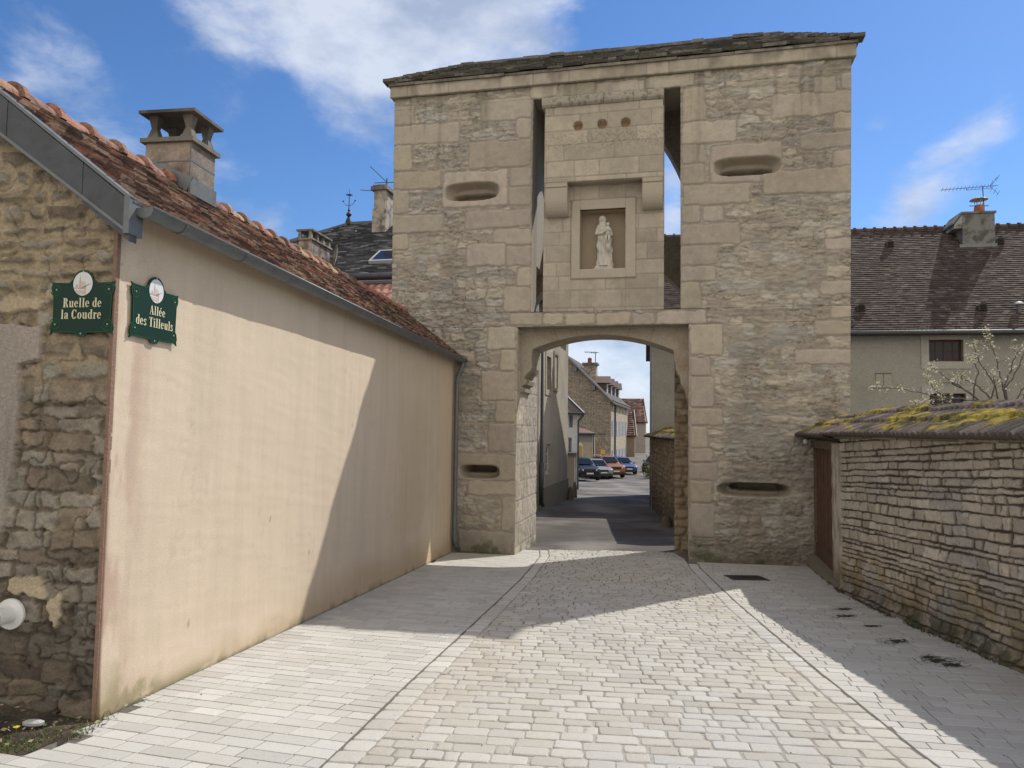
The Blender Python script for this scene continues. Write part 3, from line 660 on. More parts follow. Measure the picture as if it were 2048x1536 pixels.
up = arcpts(us0, us1, uz_s, uz_c, 24, 2.4)
mb.prism([(i0, sill), (us0, sill)] + up[:13] + [((us0 + us1) / 2, zCor0), (i0, zCor0)], D0 + .001, DT - .001, cS)
mb.prism([((us0 + us1) / 2, zCor0)] + up[12:] + [(us1, sill), (i1, sill), (i1, zCor0)], D0 + .001, DT - .001, cS)
mb.build('rear_wall', mat('inner stonework', (1, 1, 1), .95, 14, .35, 1, 14, .03), tower)
# ragged rubble showing on the rear right pier (broken plaster)
def rub2(S, Z):
    ID, d, du, dv = courses(S, Z, 5, .08, .2, .14, .4, .05, 2); m_ = sst(.004, .03, d); r = rnd(ID)
    rough = fbm(S * 8, Z * 9, 3, 4)
    return .05 * m_ + .05 * (rough - .5), lerp(np.array([.25, .19, .125]), np.array([.37, .31, .235]), (m_ * (.3 + .7 * r))[..., None]) * (.6 + .8 * rough)[..., None]
zt2 = TF.hit(1365, 745, D0)[1]
relief('rear_wall', TF, [(ra1, zb0, ra1 + .75, zt2)], rub2, .03, M_RUB, tower, base_d=D0 - .06, skirt=.1, keep=lambda S, Z: Z < zt2 - .25 + .5 * (S - ra1) + .3 * vn(S * 5, Z * 5))
# recessed segmental arch on corbels
d1 = .30
def t1(px, py): return TF.hit(px, py, d1)
cor_l = [t1(*p) for p in [(1031, 803), (1034, 803), (1037, 788), (1046, 783), (1047, 776), (1043, 772), (1051, 768), (1053, 760), (1048, 756), (1053, 748), (1060, 742), (1063, 735), (1063, 712), (1065, 698)]]
cor_r = [t1(*p) for p in [(1347, 700), (1350, 722), (1352, 740), (1360, 752), (1362, 768), (1370, 778), (1374, 796), (1379, 800)]]
Lx, Rx = cor_l[-1], cor_r[0]; crown = t1(1205, 669)[1]
n_ = 18; arc = []
for i in range(1, n_):
    t = i / n_; arc.append((lerp(Lx[0], Rx[0], t), lerp(Lx[1], Rx[1], t) + (crown - (Lx[1] + Rx[1]) / 2) * (1 - (2 * t - 1) ** 2)))
e = .004; poly = [(a0 - e - .02, cor_l[0][1])] + cor_l + arc + cor_r + [(a1 + .02, cor_r[-1][1]), (a1 + .02, zArch + .02), (a0 - .02, zArch + .02)]
mb = MB(TF); mb.prism(poly, d1, 1.15, tuple(ASH * .93)); 
mb.box(a0 - .02, .04, zArch + .003, a1 + .02, 1.1, zArch + .3, tuple(ASH * .9), skip='f')
mb.box(i0, TU - .05, zSlot0 - .06, l1 + 1, TU + .001, zSlot0 + .01, tuple(ASH * .9))
for px in (1105, 1150, 1262, 1310):
    t_a = t1(px, 652); f_ = (px - 1205) * .10; t_b = t1(px - f_, 690); zlow = np.interp(t_b[0], [p[0] for p in arc], [p[1] for p in arc]) + .004
    mb.add([(t_a[0] - .004, d1 - .002, t_a[1]), (t_a[0] + .004, d1 - .002, t_a[1]), (t_b[0] + .004, d1 - .002, zlow), (t_b[0] - .004, d1 - .002, zlow)], [(0, 1, 2, 3), (3, 2, 1, 0)][0:1], tuple(MORT * .5))
o = mb.build('arch', mat('stained arch stone', (1, 1, 1), .92, 25, .22, .7, 30, .02, blotch=.6, bl_col=(.27, .18, .10), bl_scale=1.7, bl_lo=.5, bl_hi=.66), tower)
# triangulate the concave polygons properly
for ob_ in [o] + [c for c in bpy.data.objects if c.name.startswith('rear_wall')]:
    b_ = bmesh.new(); b_.from_mesh(ob_.data); bmesh.ops.triangulate(b_, faces=[f for f in b_.faces if len(f.verts) > 4]); b_.to_mesh(ob_.data); b_.free()
# jamb faces of the passage: dressed stone relief (left jamb is sunlit, right one shaded)
JL_ = Frame((TF.w(a0, 0, 0).x, TF.w(a0, 0, 0).y), (TF.n.x, TF.n.y)); JL_.n = Vector((-TF.e.x, -TF.e.y))
def jamb(S, Z):
    h, C = ash_field(S, Z, 55, lo=.28, hi=.45); C = C * 1.08
    h = h + .016 * (fbm(S * 8, Z * 9, 3, 4) - .5) - .012 * sst(.45, .35, fbm(S * 22, Z * 5, 9, 3))
    ms = sst(.5, .62, fbm(S * 5, Z * 5, 51)) * sst(.5, .05, Z - zb0); C = lerp(C, np.array([.11, .12, .045]) * np.ones_like(C), (ms * .7)[..., None]); return h, C
relief('jamb', JL_, [(.0, zb0, DT, zArch - .01)], jamb, .02, M_STONE, tower, skirt=.04, base_d=-.002)
JR_ = Frame((TF.w(a1, 0, 0).x, TF.w(a1, 0, 0).y), (-TF.n.x, -TF.n.y)); JR_.n = Vector((TF.e.x, TF.e.y))
relief('jamb', JR_, [(-T1, zb0, .0, zArch - .01)], jamb, .025, M_STONE, tower, skirt=.04, base_d=-.002)
# cornice course below the roof
def corn(S, Z):
    ID, d, du, dv = courses(S * 1.0, Z * 0 + .0, 12, 9, 10, .35, .75, .0); m_ = sst(.002, .010, np.abs(du)); r = rnd(ID)
    fine = fbm(S * 9, Z * 9, 3); h = .008 * m_ + .006 * (fine - .5); C = ASH * (.84 + .28 * r)[..., None] * (.8 + .4 * fine)[..., None]
    C = C * (1 - .35 * sst(.45, .7, fbm(S * 3, Z * 1.5, 31)) )[..., None]; return h, lerp(MORT * .7 * np.ones_like(C), C, m_[..., None])
c0, c1 = sLt - .07, sRt + .07
relief('cornice', TF, [(c0, zCor0, c1, zCor1)], corn, .02, M_STONE, tower, base_d=-.08, skirt=.05)
mb = MB(TF); mb.box(c0 + .003, -.05, zCor0 + .003, c1 - .003, DT + .08, zCor1 - .003, tuple(ASH * .8), skip='f'); mb.build('cornice', M_STONE, tower)
# stone slab roof
def slabs(mb, A, B, Cc, D, rows, wmin, wmax, th, seed, pal, over=.05):
    """eave A->B, ridge D->C (quad, Vectors in frame coords); overlapping rough slabs"""
    rg = random.Random(seed); nrm = (B - A).cross(D - A).normalized()
    if nrm.z < 0: nrm = -nrm
    for r in range(rows):
        t0 = r / rows; t1_ = (r + 1.7) / rows
        P0 = A.lerp(D, t0); P1 = B.lerp(Cc, t0); Q0 = A.lerp(D, min(1, t1_)); Q1 = B.lerp(Cc, min(1, t1_)); Ln = (P1 - P0).length; Lq = (Q1 - Q0).length
        if Ln < .05: continue
        a = 0
        while a < Ln:
            w = rg.uniform(wmin, wmax); b = min(Ln, a + w); u0, u1 = a / Ln, b / Ln; a = b + .004
            p = [P0.lerp(P1, u0), P0.lerp(P1, u1), Q0.lerp(Q1, u1), Q0.lerp(Q1, u0)]
            dn = (P0 - Q0).normalized(); j = rg.uniform(-.3, 1) * over
            p[0] = p[0] + dn * (j + rg.uniform(-.01, .01)); p[1] = p[1] + dn * (j + rg.uniform(-.01, .01))
            t = th * rg.uniform(.7, 1.35); l = nrm * (t * 1.9 + rg.uniform(-.004, .012)); k = nrm * (t * .9)
            col = rg.choice(pal); f = rg.uniform(.7, 1.25); col = tuple(c * f for c in col)
            mb.hexa([p[0] + l - nrm * t, p[1] + l - nrm * t, p[2], p[3], p[0] + l, p[1] + l, p[2] + k, p[3] + k], col)
PALL = [(.15, .142, .125), (.10, .095, .085), (.20, .19, .17), (.13, .12, .095), (.08, .077, .07), (.25, .24, .215), (.13, .122, .10)]
ov = .05; e0, e1 = c0 - ov + .05, c1 + ov - .05; f0, f1 = -.08 - ov + .06, DT + .1 + ov; hd = (f1 - f0) / 2; rise = .80; ze = zCor1 + .03
E = [Vector((e0, f0, ze)), Vector((e1, f0, ze)), Vector((e1, f1, ze)), Vector((e0, f1, ze))]; Rg = [Vector((e0 + 1.3, f0 + hd, ze + rise)), Vector((e1 - 1.35, f0 + hd, ze + rise))]
mb = MB(TF)
mb.add(E + Rg, [(0, 1, 5, 4), (1, 2, 5), (2, 3, 4, 5), (3, 0, 4), (0, 3, 2, 1)], (.12, .11, .1))
slabs(mb, E[0], E[1], Rg[1], Rg[0], 16, .14, .45, .045, 1, PALL, .10)
slabs(mb, E[3], E[0], Rg[0], Rg[0] + Vector((.01, .0, 0)), 22, .15, .4, .03, 2, PALL, .05)
slabs(mb, E[1], E[2], Rg[1] + Vector((0, .01, 0)), Rg[1], 22, .15, .4, .03, 3, PALL, .05)
slabs(mb, E[2], E[3], Rg[0], Rg[1], 20, .25, .6, .03, 4, PALL, .05)
rg = random.Random(9); a = Rg[0].x - .1
while a < Rg[1].x:
    w = rg.uniform(.2, .4); z = ze + rise + rg.uniform(.02, .06); mb.box(a, f0 + hd - .2, z - .05, a + w, f0 + hd + .2, z + .02, tuple(np.array(PALL[2]) * rg.uniform(.6, 1.1))); a += w + .005
for (A_, B_) in ((E[0], Rg[0]), (E[1], Rg[1])):
    for k in range(24):
        p = A_.lerp(B_, k / 24); mb.box(p.x - .13, p.y - .13, p.z + .02, p.x + .13, p.y + .13, p.z + rg.uniform(.06, .085), tuple(np.array(PALL[k % 7]) * .8))
mb.build('roof', M_LAUZE, tower)
# thin projecting eave slabs
mb = MB(TF); rg = random.Random(4); a = e0 - .03
while a < e1:
    w = rg.uniform(.4, 1.1); b = min(e1 + .03, a + w); mb.box(a + .003, f0 - .05 + rg.uniform(-.02, .02), ze - .055 + rg.uniform(-.005, .005), b - .003, .05, ze - .001, tuple(np.array([.24, .215, .17]) * rg.uniform(.7, 1.15))); a = b
a = f0
while a < f1:
    b = min(f1, a + rg.uniform(.4, .8)); mb.box(e1 - .3, a + .003, ze - .056, e1 + .04, b - .003, ze - .002, (.2, .18, .15)); mb.box(e0 - .04, a + .003, ze - .056, e0 + .3, b - .003, ze - .002, (.2, .18, .15)); a = b
mb.build('eave', M_LAUZE, tower)

# ------------------------------------------------------------------ statue of a robed woman holding a child in the niche
def statue():
    base = TF.w((nx0 + nx1) / 2 + .02, .16, nz0); H = (nz1 - nz0) * .93
    st = thing('statue', 'white statue of a veiled woman holding a child, standing in the square niche', 'statue', base)
    cx, cy, cz = (nx0 + nx1) / 2 + .03, .13, nz0
    mb = MB(TF); mb.box(cx - .20, cy - .10, cz, cx + .17, cy + .13, cz + .035, (.72, .70, .66)); mb.box(cx - .18, cy - .085, cz + .036, cx + .15, cy + .12, cz + .075, (.72, .70, .66))
    mb.build('plinth', M_STAT, st)
    z0 = cz + .076; Hh = H - .08
    nt_, nz = 72, 110; th = np.linspace(0, 2 * np.pi, nt_ + 1); zz = np.linspace(0, 1, nz)
    TT, ZZ = np.meshgrid(th, zz)
    prof = np.interp(ZZ, [0, .05, .2, .4, .55, .64, .72, .79, .83, .86, .90, .95, .985, 1.0], [.155, .15, .135, .135, .128, .13, .142, .118, .070, .062, .070, .066, .04, .0])
    dep = np.interp(ZZ, [0, .3, .6, .75, .83, .9, 1], [.72, .75, .8, .72, 1.0, 1.05, 1.0])
    lx = np.interp(ZZ, [0, .25, .5, .7, .85, 1], [.0, .0, -.012, -.02, -.045, -.05])
    fold = .5 * np.cos(TT * 9 + ZZ * 6 + 2 * np.sin(ZZ * 5)) + .5 * np.cos(TT * 15 - ZZ * 9)
    fa = np.interp(ZZ, [0, .55, .62, .78, .82, 1], [.020, .018, .012, .009, .004, .004])
    diag = .014 * np.sin((ZZ * 24 + TT * 3.2)) * sst(.2, .3, ZZ) * sst(.66, .5, ZZ)
    r = prof + (fold * fa + diag) * (prof > .03)
    # face opening under the veil (front is -d: theta = 3pi/2)
    a = np.angle(np.exp(1j * (TT - 1.5 * np.pi))); fo = np.exp(-(a / .55) ** 2) * np.exp(-((ZZ - .905) / .045) ** 2); r = r - .028 * fo
    P = np.stack([cx + lx + r * np.cos(TT), cy + r * np.sin(TT) * dep, z0 + ZZ * Hh], -1)
    mb = MB(TF); mb.grid(P, np.array([.74, .72, .68]))
    fx, fz = cx - .05, z0 + .905 * Hh
    mb.ball((fx, cy - .040, fz), (.036, .036, .048), 8, (.76, .74, .70)); mb.ball((fx, cy - .077, fz - .004), (.006, .008, .012), 4, (.78, .76, .72))
    for s in (-1, 1): mb.ball((fx + s * .014, cy - .070, fz + .008), (.006, .005, .004), 4, (.5, .48, .45))
    mb.ball((fx, cy - .070, fz - .022), (.009, .006, .003), 4, (.55, .52, .5))
    # arms and hands closing round the child
    mb.tube([(cx - .14, cy - .02, z0 + .74 * Hh), (cx - .155, cy - .07, z0 + .62 * Hh), (cx - .05, cy - .13, z0 + .62 * Hh), (cx + .04, cy - .14, z0 + .67 * Hh)], [.035, .036, .026, .016], 10, (.74, .72, .68))
    mb.tube([(cx + .09, cy, z0 + .74 * Hh), (cx + .13, cy - .06, z0 + .60 * Hh), (cx + .08, cy - .12, z0 + .555 * Hh)], [.034, .032, .018], 10, (.74, .72, .68))
    for k in range(4): mb.tube([(cx + .035, cy - .145, z0 + (.68 - k * .011) * Hh), (cx + .07, cy - .158, z0 + (.683 - k * .011) * Hh), (cx + .09, cy - .150, z0 + (.675 - k * .011) * Hh)], [.006, .0055, .004], 5, (.76, .74, .7))
    mb.build('robe', M_STAT, st, smooth=True)
    # child
    mb = MB(TF); kx, ky = cx + .065, cy - .10; kz = z0 + .57 * Hh
    mb.tube([(kx, ky, kz), (kx + .002, ky - .005, kz + .08), (kx, ky, kz + .17), (kx, ky, kz + .19)], [.052, .05, .042, .016], 12, (.75, .73, .69))
    mb.ball((kx + .002, ky - .005, kz + .225), (.034, .034, .038), 8, (.76, .74, .70)); mb.ball((kx, ky - .04, kz + .222), (.005, .006, .007), 4, (.76, .74, .7))
    for s in (-1, 1):
        mb.tube([(kx + s * .035, ky, kz + .15), (kx + s * .06, ky - .03, kz + .10), (kx + s * .03, ky - .055, kz + .09)], [.016, .014, .009], 8, (.75, .73, .69))
        mb.tube([(kx + s * .022, ky - .02, kz + .01), (kx + s * .03, ky - .05, kz - .04), (kx + s * .022, ky - .045, kz - .13)], [.026, .022, .012], 8, (.75, .73, .69))
        mb.ball((kx + s * .022, ky - .06, kz - .14), (.012, .022, .009), 5, (.75, .73, .69))
    mb.build('child', M_STAT, st, smooth=True)
    # hanging drapery end
    mb = MB(TF)
    for k in range(5): mb.tube([(kx - .03 + k * .018, cy - .12, z0 + .52 * Hh), (kx - .02 + k * .014, cy - .135, z0 + .38 * Hh), (kx - .01 + k * .012, cy - .13, z0 + (.27 - .02 * (k % 3)) * Hh)], [.012, .013, .006], 7, (.73, .71, .67))
    mb.build('drapery', M_STAT, st, smooth=True)
statue()

# ------------------------------------------------------------------ rendered house on the left
HA = math.atan2(HFe.x, HFe.y)
GF = Frame((C0.x, C0.y), (math.cos(HA), -math.sin(HA)))        # gable front
SF = Frame((C0.x, C0.y), (math.sin(HA), math.cos(HA)))         # side wall, facing right
WLEN = (CW - C0).length + .05
zg = gz(C0.y)
gut = SF.hit(600, 572)[1]                                        # gutter line height
gut_near = SF.hit(275, 440)[1]; gut_far = SF.hit(915, 712)[1]; print('gutter z', gut_near, gut, gut_far, 'wall', C0, CW, WLEN)
zE = (gut_near + gut_far) / 2 + .02
WD = 1.12
RF = Frame(GF.w(-WD, 0, 0)[:2], (SF.e.x, SF.e.y))
for p in [(17, 202), (304, 352), (578, 492), (724, 564)]: print('ridge', RF.hit(*p))
zRdg = RF.hit(304, 352)[1] - .03
house = thing('rendered_house', 'low house with cream rendered side wall, stone gable and mossy red tile roof', 'house', GF.w(-WD, 2, zg))
# side wall
def stucco_mat():
    m_ = bpy.data.materials.new('cream render'); m_.use_nodes = True; t = m_.node_tree; n = t.nodes; l = t.links; p = n['Principled BSDF']; p.inputs['Roughness'].default_value = .93
    a = n.new('ShaderNodeVertexColor'); a.layer_name = 'Col'; g = n.new('ShaderNodeNewGeometry')
    mp_ = n.new('ShaderNodeMapping'); l.new(g.outputs['Position'], mp_.inputs[0]); mp_.inputs['Scale'].default_value = (5, 5, .55)
    n1_ = n.new('ShaderNodeTexNoise'); n1_.inputs['Scale'].default_value = 2.2; n1_.inputs['Detail'].default_value = 9; n1_.inputs['Roughness'].default_value = .65; l.new(mp_.outputs[0], n1_.inputs['Vector'])
    n2_ = n.new('ShaderNodeTexNoise'); n2_.inputs['Scale'].default_value = 130; n2_.inputs['Detail'].default_value = 4; l.new(g.outputs['Position'], n2_.inputs['Vector'])
    r1 = n.new('ShaderNodeMapRange'); l.new(n1_.outputs[0], r1.inputs[0]); r1.inputs[1].default_value = .3; r1.inputs[2].default_value = .7; r1.inputs[3].default_value = .945; r1.inputs[4].default_value = 1.03
    r2 = n.new('ShaderNodeMapRange'); l.new(n2_.outputs[0], r2.inputs[0]); r2.inputs[1].default_value = .3; r2.inputs[2].default_value = .7; r2.inputs[3].default_value = .88; r2.inputs[4].default_value = 1.08
    mu = n.new('ShaderNodeMath'); mu.operation = 'MULTIPLY'; l.new(r1.outputs[0], mu.inputs[0]); l.new(r2.outputs[0], mu.inputs[1])
    vm = n.new('ShaderNodeVectorMath'); vm.operation = 'SCALE'; l.new(a.outputs[0], vm.inputs[0]); l.new(mu.outputs[0], vm.inputs['Scale']); l.new(vm.outputs[0], p.inputs['Base Color'])
    bp = n.new('ShaderNodeBump'); bp.inputs['Strength'].default_value = .45; bp.inputs['Distance'].default_value = .004; l.new(n2_.outputs[0], bp.inputs['Height']); l.new(bp.outputs[0], p.inputs['Normal'])
    return m_
M_STUC = stucco_mat()
def stucco(S, Z):
    h = .02 * (fbm(S * .8, Z * .8, 70, 3) - .5) + .004 * (fbm(S * 4, Z * 4, 71) - .5)
    gl = np.interp(S * SF.e.y + C0.y, _GX, _GZ); v = Z - gl
    h = h + .012 * sst(.35, .0, v)
    C = np.array([.632, .526, .400]) * np.ones(S.shape + (3,))
    streak = sst(.5, .72, fbm(S * 5.5, Z * .35, 72, 4)); C = C * (1 - .05 * streak)[..., None]
    crk_ = sst(.010, .002, np.abs(fbm(S * 1.3 + 4, Z * 1.3, 83, 5) - .5)) * sst(.52, .6, fbm(S * .6, Z * .6, 84)); C = C * (1 - .07 * crk_)[..., None]; h = h - .002 * crk_
    mott = fbm(S * 2.4, Z * 2.4, 85, 5); C = C * (.965 + .07 * mott)[..., None]
    tr = sst(.45, .8, vn(S * 3, Z * 22 + S * 3, 86)); h = h + .0015 * tr
    pink = sst(.42, .02, S + .18 * (fbm(S * 3, Z * 1.5, 73) - .5) * 2) * sst(.4, .6, fbm(S * 12, Z * 2.5, 74)) * sst(3.0, 2.2, v); C = lerp(C, np.array([.40, .25, .20]) * np.ones_like(C), (pink * .62)[..., None])
    red = sst(.03, .0, S); C = lerp(C, np.array([.22, .12, .09]) * np.ones_like(C), (red * .8)[..., None])
    lo = np.clip(sst(.55, .05, v + .5 * (fbm(S * .9, Z * 2, 75) - .5)) * sst(1.5, 4, S) + .6 * sst(.22, .0, v + .2 * (fbm(S * 4, Z * 4, 87) - .5)), 0, 1); C = lerp(C, np.array([.43, .31, .17]) * np.ones_like(C), (lo * .55)[..., None])
    ms = sst(.50, .62, fbm(S * 5, Z * 5, 76)) * np.clip(sst(.12, .0, v) + sst(.5, .05, v) * sst(.45, .1, np.abs(S - .3)), 0, 1); C = lerp(C, np.array([.19, .18, .07]) * np.ones_like(C), (ms * .6)[..., None])
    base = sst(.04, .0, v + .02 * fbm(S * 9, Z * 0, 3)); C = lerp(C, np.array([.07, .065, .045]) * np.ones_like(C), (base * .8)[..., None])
    far = sst(.5, .7, fbm(S * .5 + 2, Z * .7, 78)) * sst(5, 7.5, S); C = lerp(C, np.array([.52, .40, .27]) * np.ones_like(C), (far * .3)[..., None])
    # a few scratches
    for (sx, sz) in ((2.3, 1.0), (3.2, .55), (1.0, .35), (6.1, .6), (4.4, 1.9)):
        q = np.abs((S - sx) - .3 * (Z - zg - sz)) + 10 * np.clip(np.abs(Z - zg - sz) - .05, 0, 1); C = C * (1 - .45 * sst(.012, .004, q))[..., None]
    return h, C
relief('side_wall', SF, [(0, zb0 - .05, WLEN + .3, zE + .1)], stucco, .025, M_STUC, house, skirt=.02)
mb = MB(SF); mb.box(0.2, .03, zb0 - .4, WLEN + .3, .3, zE, (.5, .4, .3)); mb.build('side_wall', M_STUC, house)
# gable
GL = -2.7
PATCH = [GF.hit(*p) for p in [(-300, 652), (88, 652), (82, 715), (42, 728), (38, 870), (22, 960), (8, 1060), (-20, 1110), (-300, 1150)]]
def inpoly(S, Z, P):
    ins = np.zeros(S.shape, bool); n = len(P)
    for i in range(n):
        x1, y1 = P[i]; x2, y2 = P[(i + 1) % n]
        c = ((y1 > Z) != (y2 > Z)) & (S < (x2 - x1) * (Z - y1) / (y2 - y1 + 1e-9) + x1); ins ^= c
    return ins
def gable_field(S, Z):
    ID, d, du, dv = courses(S, Z, 18, .07, .155, .13, .36, .034, 1.8)
    gt = courses.t; d = d + .02 * (vn(S * 13, Z * 13, 2) - .5) + .016 * (vn(S * 40, Z * 40, 3) - .5)
    up = sst(1.6, 2.2, Z + .8 * (fbm(S * .8, Z * .8, 90) - .5))             # upper part: wide pale mortar
    jw = lerp(.006, .026, up); tl = gt; m_ = sst(jw, jw + .008, d); r = rnd(ID); r2 = rnd(ID, 2); rough = fbm(S * 12, Z * 16, 91, 5)
    h = m_ * (.010 + .022 * r2) + .03 * tl * m_ + .034 * (rough - .5) + .012 * (np.round(fbm(S * 7 + r * 9, Z * 9, 99, 2) * 7) / 7 - .5) - .004 + (1 - m_) * .010 * (fbm(S * 30, Z * 30, 89, 3) - .5)
    g = sst(.3, .7, r)[..., None]
    st = lerp(np.array([.235, .19, .145]), np.array([.32, .285, .235]), g) * (.7 + .5 * r2)[..., None] * (.6 + .8 * rough)[..., None]
    grn = sst(.5, .75, fbm(S * 1.6, Z * 1.6, 92))[..., None] * (r > .5)[..., None]; st = lerp(st, np.array([.27, .27, .22]) * np.ones_like(st) * (.6 + .8 * rough)[..., None], grn * .6)
    mo = lerp(np.array([.19, .155, .115]), np.array([.41, .335, .235]), np.clip(up * .9 + sst(.55, .7, fbm(S * 3, Z * 3, 93)) * .8, 0, 1)[..., None]) * (.8 + .4 * rough)[..., None]
    C = lerp(mo, st, m_[..., None])
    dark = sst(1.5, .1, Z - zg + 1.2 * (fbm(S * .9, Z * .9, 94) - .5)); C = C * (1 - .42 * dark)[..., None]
    crk = sst(.02, .004, np.abs(fbm(S * 4, Z * 4, 95, 3) - .5)); C = C * (1 - .5 * crk * (1 - up * .5))[..., None]; h = h - .012 * crk
    pl = inpoly(S + .03 * (vn(S * 9, Z * 9, 4) - .5), Z + .03 * (vn(S * 9, Z * 9, 5) - .5), PATCH).astype(float)
    for (px, py, rx, rz_) in ((120, 590, .12, .05), (60, 1175, .16, .07), (30, 610, .2, .06), (210, 590, .05, .04), (110, 1215, .05, .12)):
        a, b = GF.hit(px, py); q = ((S - a) / rx) ** 2 + ((Z - b) / rz_) ** 2 + 2.2 * (fbm(S * 14, Z * 14, 6) - .5); w = sst(1.0, .8, q); C = lerp(C, np.array([.47, .39, .27]) * np.ones_like(C) * (.8 + .4 * rough)[..., None], w[..., None]); h = lerp(h, .04, w)
    Cp = np.array([.37, .325, .285]) * (.8 + .35 * fbm(S * 2, Z * 1.2, 96))[..., None] * (1 - .35 * sst(.55, .75, fbm(S * 9, Z * .8, 97)) * sst(.5, 1.5, Z))[..., None]
    h = lerp(h, .05 + .006 * (fbm(S * 6, Z * 6, 98) - .5), pl); C = lerp(C, Cp, pl[..., None])
    return h, C
rk = (zRdg - zE) / WD
def rakez(S): return np.where(S > -WD, zE + (-S) * rk, zRdg - (-S - WD) * rk) + .02
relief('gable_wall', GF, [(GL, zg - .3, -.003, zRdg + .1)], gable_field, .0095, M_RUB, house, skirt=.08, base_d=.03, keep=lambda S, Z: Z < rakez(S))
mb = MB(GF); mb.prism([(-2 * WD - .02, zg - .4), (-.012, zg - .4), (-.012, zE - .03), (-WD, zRdg - .06), (-2 * WD, zE - .05)], .12, .16, (.3, .25, .2)); mb.prism([(-2 * WD, zg - .4), (-2 * WD, zE - .05), (-2 * WD - .01, zE - .05), (-2 * WD - .01, zg - .4)], .12, WLEN, (.4, .33, .25)); mb.build('gable_wall', M_RUB, house)
# red-brown edge bead between gable and render
mb = MB(GF); mb.box(-.022, -.012, zg - .1, .004, .025, zE - .02, (.27, .17, .125)); mb.build('corner_bead', M_RUB, house)
# roof: plain tiles laid in courses
def tiles(mb, O, A, U, na, nu, wa, wu, th, pal, seed, mask=None, over=.35, lift=.5, rj=.008, gap=.004):
    """O corner at the eave, A unit vector along the eave, U unit vector up the slope"""
    rg = random.Random(seed); nr = A.cross(U)
    if nr.z < 0: nr = -nr
    for j in range(nu):
        off = (j % 2) * .5
        for i in range(-1, na):
            a0_ = (i + off) * wa; a1_ = a0_ + wa; a0_ = max(0, a0_); a1_ = min(na * wa, a1_)
            if a1_ - a0_ < .01: continue
            u0 = j * wu; u1 = u0 + wu * (1 + over)
            if mask and not mask((a0_ + a1_) / 2, u0 + wu / 2): continue
            t = rg.uniform(-rj, rj); u0 += rg.uniform(-rj, rj) - .0; g = gap / 2
            z1 = th * lift + rg.uniform(0, th * .4); c = rg.choice(pal); f = rg.uniform(.72, 1.25); c = tuple(x * f for x in c)
            b0 = O + A * (a0_ + g) + U * u0; b1 = O + A * (a1_ - g) + U * u0; k0 = O + A * (a0_ + g) + U * u1; k1 = O + A * (a1_ - g) + U * u1
            hi = nr * (th + z1); lo = nr * z1
            mb.add([b0 + lo, b1 + lo, b1 + hi, b0 + hi, k0 + nr * th * .2, k1 + nr * th * .2], [(0, 1, 2, 3), (3, 2, 5, 4), (1, 5, 2), (0, 3, 4)], c)
PALT = [(.38, .21, .15), (.27, .15, .11), (.43, .28, .20), (.19, .11, .085), (.48, .36, .28), (.14, .09, .075), (.36, .24, .18), (.42, .35, .28), (.10, .075, .065)]
ovh = .13; Lr = WLEN - .03
zd = ovh * rk
O = GF.w(ovh, -.05, zE - zd + .07); A = Vector((SF.e.x, SF.e.y, 0)); U = (GF.w(-WD, -.05, zRdg + .07) - GF.w(ovh, -.05, zE - zd + .07)); SL = U.length; U.normalize()
mb = MB(); 
tiles(mb, O, A, U, int(Lr / .155) + 1, int(SL / .072), Lr / (int(Lr / .155) + 1), .072, .024, PALT, 3, over=.25, rj=.010, lift=.35)
rb = MB(GF); rb.add([(ovh, -.05, zE - zd + .03), (ovh, Lr, zE - zd + .03), (-WD, Lr, zRdg + .03), (-WD, -.05, zRdg + .03), (-2 * WD - ovh, -.05, zE - zd + .03), (-2 * WD - ovh, Lr, zE - zd + .03),
    (ovh, -.05, zE - zd + .072), (ovh, Lr, zE - zd + .072), (-WD, Lr, zRdg + .072), (-WD, -.05, zRdg + .072), (-2 * WD - ovh, -.05, zE - zd + .072), (-2 * WD - ovh, Lr, zE - zd + .072)],
    [(0, 1, 2, 3), (3, 2, 5, 4), (6, 9, 8, 7), (9, 10, 11, 8), (0, 6, 7, 1), (4, 5, 11, 10), (0, 3, 9, 6), (3, 4, 10, 9), (1, 7, 8, 2), (2, 8, 11, 5)], (.16, .09, .07))
V = rb.fr.arr(rb.v); mb.add(V.tolist(), rb.f, (.16, .09, .07))
mb.build('roof', M_TILE, house)
# ridge tiles: half-round, collared
mb = MB(GF); t = -.1; rg = random.Random(2)
while t < Lr:
    L_ = .36; n = 10; c = rg.choice([(.42, .22, .15), (.36, .19, .13), (.30, .17, .13), (.44, .27, .19), (.25, .15, .11)])
    if t > Lr * .62: c = tuple(x * .8 for x in c)  # ridge tiles near the tower darkened: its shade put into the colour
    def ringz(tt, rr, dz): return [(-WD + rr * math.cos(math.pi * k / n) * 1.0, tt, zRdg + .015 + dz + rr * math.sin(math.pi * k / n)) for k in range(n + 1)]
    R_ = [ringz(t, .105, .02), ringz(t + .01, .125, .02), ringz(t + .065, .125, .02), ringz(t + .07, .108, .015), ringz(t + L_ + .02, .098, .0)]
    b = [p for r_ in R_ for p in r_]; w_ = n + 1
    mb.add(b, [(i * w_ + j, i * w_ + j + 1, (i + 1) * w_ + j + 1, (i + 1) * w_ + j) for i in range(4) for j in range(n)] + [tuple(range(n + 1))], tuple(x * rg.uniform(.85, 1.1) for x in c)); t += L_
mb.build('ridge_tiles', M_TILE, house, smooth=False)
